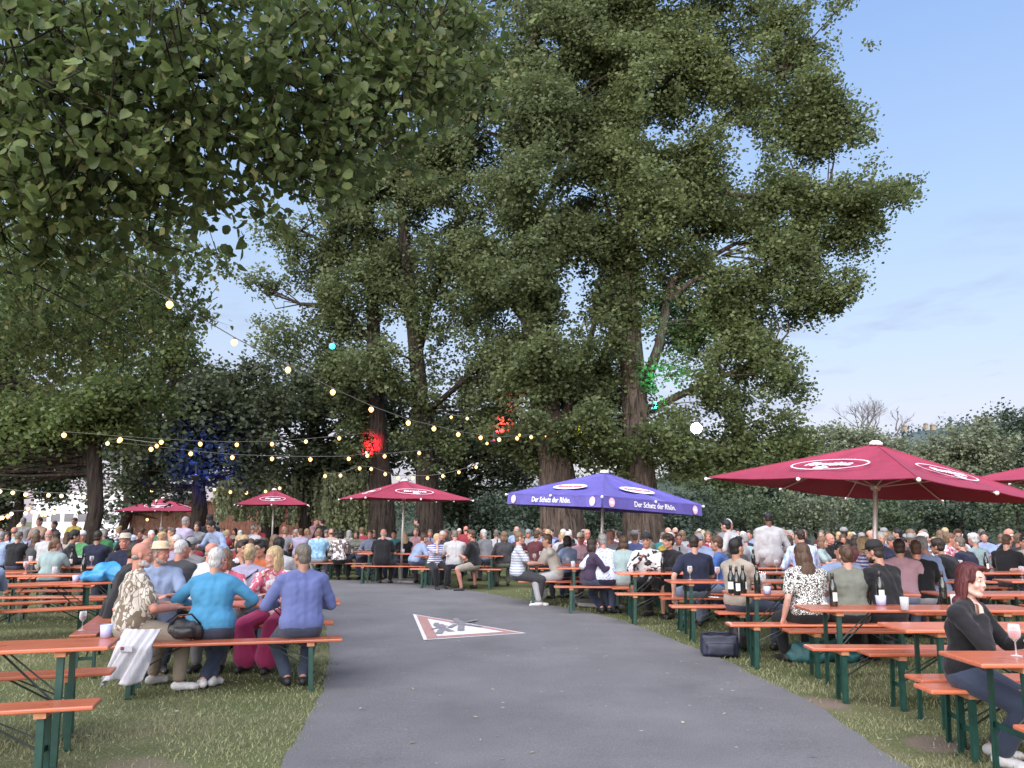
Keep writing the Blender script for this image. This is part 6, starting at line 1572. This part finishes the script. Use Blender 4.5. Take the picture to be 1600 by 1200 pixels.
# -- second table behind
person(212, 9.55, -55, 'person in long black coat hunched at the left end of the second bench', lod=1, girth=1.1, hair='dark', hs='short', skin='ruddy', top='black', sleeve='long', jacket=True, coat=True, bottom='black', arms=('lap', 'table2'), lean=12, hy=-12)
person(292, 9.75, -8, 'person in dark grey T-shirt with back turned, between straw hat and sunglasses', lod=1, girth=1.18, s=1.03, hair='white', hs='crew', skin='ruddy', top='darkgrey', sleeve='short', bottom='denim', lean=10, hy=-20)
person(338, 9.75, -10, 'person in pale grey striped T-shirt with back turned behind the turquoise jumper', lod=1, girth=1.1, hair='grey', hs='bald', skin='ruddy', top='palestripe', sleeve='short', bottom='khaki', lean=12, hy=-30)
person(402, 9.75, 4, 'person in blue-grey top with black bag strap across the back', lod=1, fem=True, girth=1.12, hair='blond', hs='updo', skin='fair', top='lavender', sleeve='short', bottom='lightdenim', strap=True, lean=8, hy=-8)
person(311, 10.95, 178, 'person in grey jacket with sunglasses pushed up on the forehead', lod=1, girth=1.02, hair='dark', hs='crew', skin='tan', top='grey', sleeve='long', jacket=True, bottom='darkgrey', glasses='up', lean=8)
person(427, 10.95, 165, 'person in orange polo shirt wearing sunglasses', lod=1, hair='black', hs='quiff', skin='tan', top='orange', sleeve='short', bottom='denim', glasses='on', lean=8, hy=-20)
person(383, 11.0, -120, 'person in white and black top hiding the mouth with a hand', lod=1, hair='dark', hs='quiff', skin='tan', top='bwprint', sleeve='short', bottom='black', arms=('table', 'chin'), lean=10)
person(262, 10.95, -170, 'person in tan shirt behind the straw hat', lod=1, fem=True, hair='lightbrown', hs='bob', skin='fair', top='beige', sleeve='short', lean=8)
person(244, 11.9, -20, 'person in white shirt with back turned between black coat and straw hat', lod=1, girth=1.1, hair='grey', hs='bald', skin='ruddy', top='white', sleeve='short', lean=6)
person(312, 11.95, 0, 'person in grey cap and grey T-shirt with back turned', lod=1, hair='greybrown', hs='crew', skin='fair', hat=('cap', 'grey'), capback=True, top='grey', sleeve='short', lean=8)
person(446, 11.95, 5, 'person in white shirt with back turned behind the patterned blouse', lod=1, hair='black', hs='curly', skin='tan', top='white', sleeve='short', lean=8)
person(297, 13.1, 160, 'person in lavender shirt between grey cap and standing scarf wearer', lod=1, hair='white', hs='short', skin='fair', top='lavender', sleeve='short', lean=4, s=1.05)
person(218, 13.2, 175, 'person in light bucket hat and navy jacket facing the camera', lod=1, hair='grey', hs='short', skin='ruddy', hat=('straw', 'beige'), top='navy', sleeve='long', jacket=True, lean=4, s=1.06)
person(405, 13.1, -160, 'person in peach top behind the black bag strap', lod=1, fem=True, hair='brown', hs='updo', skin='fair', top='peach', sleeve='short', lean=6)
person(303, 18.6, -30, 'person standing in lavender polo shirt near the red-lit stall', lod=1, stand=True, girth=1.1, hair='grey', hs='short', skin='ruddy', top='lavender', sleeve='short', bottom='grey', arms=('side', 'hold'))
person(324, 19.4, 175, 'person standing in grey scarf and grey jacket facing the camera', lod=1, stand=True, fem=True, hair='dark', hs='bob', skin='fair', top='grey', sleeve='long', jacket=True, bottom='black', arms=('side', 'hold'))
person(341, 19.8, 20, 'person standing in black jacket with cap by the leaning dark trunk', lod=1, stand=True, s=1.03, hair='dark', hs='short', skin='tan', hat=('cap', 'black'), top='black', sleeve='long', jacket=True, bottom='navy', arms=('side', 'side'))
person(362, 16.6, 150, 'person standing bent forward in light blue open shirt', lod=1, stand=True, hair='black', hs='short', skin='tan', top='lightblue', sleeve='long', bottom='navy', lean=24, hp=-20, arms=('fwd', 'fwd'))
# -- far left
person(6, 9.75, 40, 'person with long hair in pale denim jacket cut by the left edge', lod=1, fem=True, hair='lightbrown', hs='long', skin='fair', top='lightblue', sleeve='long', jacket=True, bottom='denim', lean=6, hy=30)
person(127, 16.3, -62, 'person in bulky black hooded coat and white trainers', lod=1, girth=1.3, s=1.06, hair='black', hs='curly', skin='tan', top='black', sleeve='long', jacket=True, coat=True, bottom='black', shoe='white', lean=10, legs='wide')
person(172, 16.35, 2, 'person in navy vest over white sleeves with back turned', lod=1, s=1.08, hair='dark', hs='short', skin='tan', top='navy', sleeve='short', bottom='darkgrey', arms=('table', 'table'), lean=3)
person(97, 18.6, 5, 'person in white shirt and pale trousers with back turned at the far left', lod=1, s=1.06, girth=1.1, hair='grey', hs='bald', skin='ruddy', top='white', sleeve='short', bottom='cream', lean=4)
person(115, 19.7, 100, 'person in red top facing left beside the black hooded coat', lod=1, hair='dark', hs='bob', skin='fair', top='red', sleeve='short', lean=6)
person(152, 18.0, 150, 'person in green shirt and white cap', lod=1, s=1.04, hair='grey', hs='short', skin='ruddy', hat=('cap', 'white'), top='green', sleeve='short', lean=4)
person(76, 18.7, -30, 'person with long brown hair in grey top seated at the far left', lod=1, fem=True, hair='brown', hs='long', skin='fair', top='darkgrey', sleeve='short', lean=6)
person(50, 18.7, 0, 'person in black T-shirt with back turned at the far left', lod=1, hair='greybrown', hs='crew', skin='fair', top='black', sleeve='short', lean=6)
person(24, 18.7, 10, 'person in pale blue shirt with back turned at the far left', lod=1, hair='grey', hs='short', skin='ruddy', top='lightblue', sleeve='short', lean=8, girth=1.1)
person(137, 25.0, 170, 'person standing in yellow T-shirt beside the straight dark trunk', lod=1, stand=True, hair='brown', hs='short', top='yellow', sleeve='short')
person(58, 24.0, 20, 'person standing in white shirt at the far left before the pale water', lod=1, stand=True, hair='grey', hs='short', top='white', sleeve='short', bottom='lightgrey')
person(84, 23.0, 170, 'person standing in peach T-shirt at the far left', lod=1, stand=True, hair='brown', hs='short', top='peach', sleeve='short')
person(107, 25.5, 150, 'slim person standing in black dress top near the white house', lod=1, stand=True, fem=True, hair='dark', hs='updo', top='black', sleeve='none')
# -- across the bend, under the middle red parasol
person(507, 21.7, 8, 'person in light blue tie-pattern T-shirt with back turned at the bend', lod=1, s=1.05, girth=1.12, hair='lightbrown', hs='short', skin='ruddy', top='bluetie', sleeve='short', bottom='lightgrey')
person(539, 21.5, -6, 'person in white blouse with dark blotches and black bob', lod=1, fem=True, s=1.02, hair='black', hs='bob', top='blackprint', sleeve='long', bottom='black')
person(565, 24.6, 178, 'person in olive green top facing the camera by the willow strands', lod=1, fem=True, hair='dark', hs='long', skin='tan', top='olive', sleeve='short')
person(588, 22.6, 165, 'person in grey-blue denim shirt beside the black shirt at the bend', lod=1, hair='brown', hs='short', top='lightdenim', sleeve='long')
person(604, 20.4, -4, 'person in black shirt with broad back turned at the bend', lod=1, s=1.06, girth=1.2, hair='grey', hs='bald', skin='ruddy', top='black', sleeve='short', bottom='black')
person(623, 22.3, 172, 'person in teal shirt next to the middle red parasol\'s pole', lod=1, hair='black', hs='quiff', skin='tan', top='teal', sleeve='short')
person(638, 21.9, 20, 'person with long fair hair in black top behind the parasol pole', lod=1, fem=True, hair='blond', hs='long', top='black', sleeve='long')
person(652, 20.4, -60, 'person in pale blue checked shirt leaning over the table at the bend', lod=1, hair='brown', hs='short', top='lightblue', sleeve='long', lean=24)
person(667, 21.5, 178, 'person in dusty pink shirt facing the camera at the bend', lod=1, hair='brown', hs='short', top='rose', sleeve='short')
person(684, 19.3, -150, 'person in black vest over white shirt resting chin on hand at the bend', lod=1, fem=True, hair='blond', hs='short', skin='fair', top='navystripe', sleeve='short', bottom='black', arms=('table', 'chin'), hy=30)
person(697, 20.9, 160, 'person in dark shirt beside the chin-resting one at the bend', lod=1, hair='white', hs='short', skin='ruddy', top='darkgrey', sleeve='short')
person(714, 19.1, 6, 'person in white shirt and dark trousers with back turned at the bend', lod=1, s=1.05, girth=1.12, hair='greybrown', hs='crew', skin='ruddy', top='white', sleeve='short', bottom='navy', hp=-10)
person(744, 18.9, 70, 'person in black polo shirt and beige shorts straddling the bench at the bend', lod=1, s=1.07, hair='brown', hs='quiff', skin='ruddy', top='black', sleeve='short', bottom='beige', pants='short', legs='straddle', arms=('table2', 'lap'), shoe='black', lean=6)
person(764, 21.4, 50, 'person in grey T-shirt behind the black polo shirt', lod=1, s=1.05, girth=1.15, hair='white', hs='short', skin='ruddy', top='grey', sleeve='short', lean=14)
person(777, 22.9, 10, 'person in white shirt behind the grey T-shirt', lod=1, hair='greybrown', hs='short', top='white', sleeve='short')
person(789, 19.6, 8, 'person in dark grey jumper with back turned left of the purple parasol', lod=1, fem=True, s=1.0, hair='lightbrown', hs='mid', top='darkgrey', sleeve='long', bottom='olive')
person(808, 21.6, -140, 'person in wine red jacket behind the striped T-shirt', lod=1, fem=True, hair='lightbrown', hs='bob', top='maroon', sleeve='long')
person(834, 19.6, -40, 'person in wine red shirt right of the striped T-shirt', lod=1, s=1.04, hair='brown', hs='short', top='maroon', sleeve='short')
person(843, 22.0, 10, 'person in blue shirt in front of the widest poplar', lod=1, s=1.05, hair='lightbrown', hs='short', top='lightblue', sleeve='short')
person(512, 27.0, 60, 'person standing in dark suit before the willow', lod=1, stand=True, hair='dark', hs='short', top='black', sleeve='long', jacket=True, bottom='black')
person(501, 27.4, -120, 'person standing in rose shirt beside the dark suit', lod=1, stand=True, hair='brown', hs='short', top='rose', sleeve='short', bottom='black')
person(657, 27.6, 100, 'person standing in black leaning on the forked poplar trunk', lod=1, stand=True, hair='black', hs='short', top='black', sleeve='long', bottom='black', arms=('fwd', 'fwd'))
# -- right of the path
person(808, 15.4, -84, 'person in grey striped T-shirt and glasses sitting sideways at the bench end', lod=1, fem=True, s=1.04, girth=1.2, hair='lightbrown', hs='bun', skin='fair', top='graystripe', sleeve='short', bottom='darkgrey', shoe='white', glasses='on', arms=((-.05, .42, .80), (.1, .42, .8)), legs=((-.2, .35, .085), (.12, .40, .085)), lean=3)
person(869, 15.5, 86, 'person in cream jumper and white trousers with hands at the mouth', lod=1, s=1.05, hair='brown', hs='quiff', skin='tan', top='cream', sleeve='long', bottom='white', shoe='white', arms=('chin', 'drink'), lean=16, legs='wide')
person(888, 16.5, 40, 'person in pale blue T-shirt with dark hair behind the cream jumper', lod=1, fem=True, hair='black', hs='bob', top='lightblue', sleeve='short')
person(907, 17.3, 150, 'person in pink T-shirt and beige cap under the purple parasol', lod=1, hair='brown', hs='short', skin='ruddy', hat=('cap', 'beige'), top='pink', sleeve='short')
person(940, 14.05, 6, 'person in white shirt with small blue dots with back turned', lod=1, s=1.06, girth=1.1, hair='grey', hs='short', skin='ruddy', top='bluedots', sleeve='long', bottom='navy', shoe='black', arms=((-.34, .28, .78), 'table'), legs='tuck', lean=12)
person(914, 14.1, -70, 'person in dark purple shirt beside the blue dotted shirt', lod=1, fem=True, hair='dark', hs='mid', top='purple', sleeve='long', bottom='denim')
person(950, 16.55, 15, 'person in white shirt with black strap behind the blue dotted shirt', lod=1, s=1.06, girth=1.1, hair='grey', hs='bald', skin='ruddy', top='white', sleeve='short', strap=True)
person(969, 14.05, -4, 'person in mint blouse with back turned right of the blue dots', lod=1, fem=True, s=1.0, hair='brown', hs='bob', top='mint', sleeve='long', bottom='mint')
person(1003, 13.75, 172, 'person in black cap and black and white printed sweatshirt', lod=1, s=1.06, girth=1.1, hair='black', hs='short', skin='tan', hat=('cap', 'black'), top='bwprint', sleeve='long', bottom='black', pants='short', arms=('table2', 'hold'), legs='wide', hy=-8)
person(1043, 13.7, 128, 'person in black jacket over white T-shirt facing left', lod=1, s=1.05, hair='dark', hs='curly', skin='tan', top='black', sleeve='long', jacket=True, bottom='black', arms=('table', 'lap'), hy=-10, legs='wide')
person(1077, 11.85, 2, 'person in navy T-shirt with back turned and one arm down on the bench', lod=1, s=1.06, girth=1.06, hair='dark', hs='crew', skin='fair', top='navy', sleeve='short', bottom='lightdenim', arms=((-.36, -.02, .53), 'table'), hy=-25, lean=6)
person(1030, 17.3, -60, 'person in yellow jacket before the furrowed poplar trunk', lod=1, hair='brown', hs='short', top='yellow', sleeve='long', jacket=True)
person(1081, 18.6, 170, 'person in red top with hand at the chin under the poplar', lod=1, fem=True, s=1.04, hair='lightbrown', hs='mid', skin='ruddy', top='red', sleeve='short', arms=('table', 'chin'))
person(1097, 18.6, 165, 'person in white and rose blouse next to the red top', lod=1, fem=True, s=1.03, hair='lightbrown', hs='mid', skin='ruddy', top='floral', sleeve='short')
person(1122, 12.6, 62, 'person in bright blue T-shirt facing left behind the navy T-shirt', lod=1, s=1.04, hair='brown', hs='short', skin='tan', top='blue', sleeve='short', bottom='lightdenim', arms=('table', 'chin'), lean=10)
person(1137, 10.05, -60, 'person in olive-beige T-shirt looking right behind the bottle trio', lod=1, s=1.06, hair='black', hs='quiff', skin='tan', top='beige', sleeve='short', bottom='denim', arms=('table', 'table'), lean=2, legs='wide', hp=8)
person(1117, 15.6, -70, 'person standing in pale shirt leaning in beside the bent white shirt', lod=1, stand=True, s=.98, hair='white', hs='short', skin='ruddy', top='lightgrey', sleeve='short', lean=14)
person(1148, 15.2, 50, 'person standing bent forward in white shirt behind the olive T-shirt', lod=1, stand=True, s=1.02, hair='black', hs='short', skin='fair', top='white', sleeve='long', bottom='darkgrey', lean=28, arms=('fwd', 'fwd'))
person(1138, 13.7, 140, 'person in dark top seated before the bent white shirt', lod=1, fem=True, hair='dark', hs='short', skin='tan', top='darkgrey', sleeve='short')
person(1190, 14.6, 0, 'tall person standing in white long-sleeved shirt with back turned', lod=1, stand=True, s=1.05, girth=1.18, hair='black', hs='crew', skin='brown', top='white', sleeve='long', bottom='grey', arms=('side', (.24, .2, 1.0)), hp=-6)
person(1242, 13.8, 8, 'person in light blue striped shirt seated with back turned by the standing white shirt', lod=1, s=1.12, girth=1.1, hair='dark', hs='crew', skin='fair', top='bluestripe', sleeve='long', bottom='denim', z=.04, lean=10)
person(1262, 16.1, -120, 'person in teal and white top right of the light blue striped shirt', lod=1, fem=True, hair='lightbrown', hs='mid', top='mint', sleeve='short')
person(1275, 17.2, -150, 'person in black shirt behind the teal and white top', lod=1, hair='grey', hs='bald', skin='ruddy', top='black', sleeve='short')
person(1245, 8.93, 8, 'person in black and white leopard print top leaning a hand on the bench', lod=0, fem=True, s=1.0, girth=1.1, hair='brown', hs='long', skin='fair', top='leopard', sleeve='short', bottom='black', arms=((-.30, .06, .52), 'table'), lean=8, hy=14, hp=-6, pole={0: (-.4, -1, -.3)})
person(1308, 8.95, -4, 'person in grey-olive tank top with back turned behind the label bottle', lod=0, fem=True, s=.98, girth=.98, hair='brown', hs='updo', skin='fair', top='olive', sleeve='none', bottom='black', arms=('table', 'table'), lean=8)
person(1366, 8.95, 24, 'person in black T-shirt and black cap with back turned by the parasol pole', lod=0, s=1.06, girth=1.08, hair='dark', hs='short', skin='tan', beard='dark', hat=('cap', 'black'), top='black', sleeve='short', bottom='black', arms=('table', 'table2'), lean=12, hy=20, hp=-8)
person(1292, 10.05, 176, 'person in pale blue shirt facing the camera behind the tank top', lod=1, hair='black', hs='crew', skin='tan', top='lightblue', sleeve='short', bottom='grey', arms=('table', 'table2'))
person(1321, 11.9, -112, 'person in white and navy striped T-shirt turned to the right', lod=1, fem=True, s=1.04, hair='blond', hs='bob', skin='ruddy', top='navystripe', sleeve='short', bottom='cream', arms=('table', 'table'))
person(1386, 10.75, -22, 'person in pink shirt with back turned just right of the parasol pole', lod=1, s=1.05, hair='dark', hs='short', skin='tan', top='pink', sleeve='short', bottom='lightdenim', lean=14)
person(1412, 10.8, -15, 'person in black T-shirt and pale shorts right of the pink shirt', lod=1, hair='brown', hs='short', skin='ruddy', top='black', sleeve='short', bottom='lightgrey', pants='short', lean=10)
person(1437, 11.2, 28, 'person in light blue polo shirt and jeans seated near the pink shirt', lod=1, s=1.07, girth=1.18, hair='grey', hs='short', skin='ruddy', top='lightblue', sleeve='short', bottom='denim', lean=14, hy=10, hp=-10)
person(1474, 12.55, 42, 'person in black sweater stooping over the table right of the light blue polo', lod=1, s=1.06, girth=1.1, hair='dark', hs='curly', skin='tan', top='black', sleeve='long', bottom='black', glasses='on', lean=26)
person(1497, 13.9, 30, 'person in dark jumper between black sweater and pale shirt', lod=1, s=1.05, hair='greybrown', hs='crew', skin='fair', top='navy', sleeve='long', lean=20)
person(1511, 15.3, 25, 'person in very pale blue shirt right of the dark jumper', lod=1, s=1.05, hair='white', hs='curly', skin='ruddy', top='mint', sleeve='long', lean=14)
person(1543, 13.8, -60, 'person in black T-shirt turned right above the red-haired head', lod=1, s=1.05, hair='brown', hs='crew', skin='fair', top='black', sleeve='short', lean=8)
person(1560, 15.3, -80, 'person in dark green shirt beside the black T-shirt at the right', lod=1, s=1.04, hair='lightbrown', hs='short', skin='ruddy', top='darkgrey', sleeve='short')
person(1572, 13.8, 165, 'person in cream top with sunglasses near the right edge', lod=1, fem=True, s=1.02, hair='dark', hs='updo', top='cream', sleeve='none', glasses='up')
person(1592, 13.75, 178, 'person in grey-blue polo shirt at the right edge', lod=1, s=1.05, hair='lightbrown', hs='curly', top='lightdenim', sleeve='short', lean=10)
flush()
# white jacket hanging from the bench behind the leaf print shirt
def hung_jacket():
    p = at_z(222, 1000, .56); root = thing('jacket', 'white jacket with a chest tab draped behind the leaf print shirt down to the grass', 'jacket', (p.x, p.y - .12, 0), R(-6))
    V, F = [], []; nu, nv = 22, 26
    for side in (0, 1):
        for j in range(nv + 1):
            f = j / nv; z = .66 - .46 * f
            wl = -.17 - .17 * max(0, f - .3); wr = .17 - .05 * f
            for i in range(nu + 1):
                g_ = i / nu; x = wl + (wr - wl) * g_
                y = -.06 * math.sin(math.pi * g_) - .038 * math.sin(g_ * 15 + f * 4) * (.3 + f) - .018 * math.sin(g_ * 31 + f * 9) - .05 * f + (.10 * (1 - min(1, f * 3)) if f < .33 else 0)
                zz = z + .05 * math.sin(g_ * 5) * f + (.16 * (g_ - .2) * f if g_ < .2 else 0) + (.10 * (g_ ** 3)) * f
                V.append((x, y + side * .02, zz))
    n1 = (nu + 1) * (nv + 1)
    for j in range(nv):
        for i in range(nu):
            a = j * (nu + 1) + i; q = (a, a + nu + 1, a + nu + 2, a + 1); F.append(q); F.append(tuple(k + n1 for k in q[::-1]))
    for j in range(nv):
        a = j * (nu + 1); F.append((a, a + n1, a + n1 + nu + 1, a + nu + 1)); b = a + nu; F.append((b, b + nu + 1, b + nu + 1 + n1, b + n1))
    for i in range(nu):
        a = nv * (nu + 1) + i; F.append((a, a + n1, a + n1 + 1, a + 1))
    mb = MB().add(V, F); mb.build('cloth', cloth('white_jacket', (.46, .45, .48)), root, smooth=True)
    t = MB(); t.box((-.02, -.115, .52), (.12, .008, .05), bev=.003); t.build('chest_tab', mat('grey_tab', (.42, .40, .44), .7), root)
    MB().box((-.05, -.123, .522), (.028, .006, .026)).build('badge', mat('maroon_badge', (.12, .03, .05), .7), root)
hung_jacket()
# ================================================================== the farther crowd, from a set of modelled sitters
PROTO = []
def proto(**p):
    d = []; p.setdefault('s', .93 if p.get('fem') else 1.0)
    build_person(p, lambda name, me, par: d.append((name, me)), 2); PROTO.append((p, d))
for q in (dict(hs='short', sleeve='short', lean=8), dict(hs='crew', sleeve='long', lean=14, girth=1.1, arms=('table', 'chin')), dict(hs='bald', sleeve='short', lean=6, girth=1.2, hy=25), dict(fem=True, hs='long', sleeve='short', lean=8, hy=-20), dict(fem=True, hs='bob', sleeve='long', lean=12, arms=('chin', 'table')),
          dict(fem=True, hs='bun', sleeve='none', lean=6, hy=30), dict(fem=True, hs='mid', sleeve='short', lean=10, arms=('table', 'drink')), dict(hs='quiff', sleeve='short', lean=10, arms=('drink', 'table'), hy=-25), dict(hs='curly', sleeve='long', lean=18, hp=-8), dict(hs='short', sleeve='short', lean=5, hat=('cap', 'grey'), hy=12), dict(fem=True, hs='pony', sleeve='short', lean=7, hy=-35, side=4), dict(hs='short', sleeve='rolled', lean=4, girth=1.15, hy=35, twist=15)):
    proto(hair='brown', **q)
flush()
crng = random.Random(99)
TOPS = ['white', 'white', 'lightblue', 'lightblue', 'navy', 'black', 'black', 'grey', 'darkgrey', 'beige', 'cream', 'rose', 'red', 'maroon', 'teal', 'lavender', 'olive', 'lightgrey', 'midblue', 'mint', 'green', 'lightdenim', 'bluestripe', 'blackprint', 'floral']
TOPN = {'bluestripe': 'blue striped', 'blackprint': 'black and white patterned', 'floral': 'red and white patterned'}
HR = ['brown', 'dark', 'black', 'grey', 'white', 'lightbrown', 'blond', 'greybrown', 'brown', 'lightbrown']
LMK = [(-50, 'at the far left edge'), (70, 'left of the linden trunk'), (190, 'by the linden trunk'), (290, 'before the red-lit stall'), (380, 'left of the smaller parasol'), (440, 'by the smaller parasol'), (530, 'before the willow strands'), (610, 'before the slender poplar'), (690, 'before the forked poplar'), (770, 'between the poplar pairs'), (880, 'before the widest poplar'), (1000, 'before the furrowed poplar'), (1090, 'right of the purple parasol'), (1190, 'behind the standing white shirt'), (1290, 'left of the big parasol pole'), (1380, 'behind the big parasol pole'), (1460, 'right of the big parasol pole'), (1560, 'near the right edge')]
crowd = []
for (x, y, rz) in SEATS:
    u = u_of((x, y, 1.2))
    if not (-40 < u < 1640) or (y < 15.2 and u > 1130): continue
    crowd.append([u, x, y, rz])
# nobody sits where someone from the cast sits
castpos = [(o.location.x, o.location.y) for o in COL.objects if o.name.startswith('person')]
crowd = [c for c in crowd if all((c[1] - a) ** 2 + (c[2] - b) ** 2 > .30 for a, b in castpos)]
crowd.sort(key=lambda c: c[2]); crowd = crowd[:190]
specs = []
for u, x, y, rz in crowd:
    top = crng.choice(TOPS); back = abs(math.cos(rz) - 1) < 1.0
    zone = min(LMK, key=lambda q: abs(q[0] - u))[1]
    specs.append(dict(u=u, x=x, y=y, rz=rz, top=top, base=f"person in {TOPN.get(top, CLN.get(top, top))} top {'back turned' if back else 'facing camera'} {zone}"))
ZS = {}
by = {}
for s_ in specs: by.setdefault(s_['base'], []).append(s_)
for k, v in by.items():
    v.sort(key=lambda q: q['u'])
    for i, q in enumerate(v):
        q['label'] = k if len(v) == 1 else (k + (', nearer one' if q['y'] == min(a['y'] for a in v) else ', farther one') if len(v) == 2 else k + ', ' + ORD[i] + ' from left')
for q in specs:
    pp, parts = PROTO[crng.randrange(len(PROTO))]
    root = thing('person', q['label'], 'person', (q['x'], q['y'], 0), q['rz'] + crng.uniform(-.35, .35), 'people seated at the beer tables')
    sc = crng.uniform(.96, 1.07); root.scale = (sc, sc * crng.uniform(.96, 1.04), 1.0 if sc < 1 else sc)
    sk = crng.choice(['fair', 'fair', 'ruddy', 'tan', 'fair', 'ruddy']); hr = crng.choice(HR)
    for name, me in parts:
        o = bpy.data.objects.new(name, me); link(o, root)
        m = {'body': skin_m(sk, SKINS[sk]), 'hair': hair_m(hr, HAIRS[hr]), 'shirt': CM(q['top']), 'jacket': CM(q['top'])}.get(name)
        if name in ('trousers', 'skirt'): m = CM(crng.choice(['denim', 'black', 'khaki', 'navy', 'grey', 'lightdenim']))
        if m is not None: o.material_slots[0].link = 'OBJECT'; o.material_slots[0].material = m
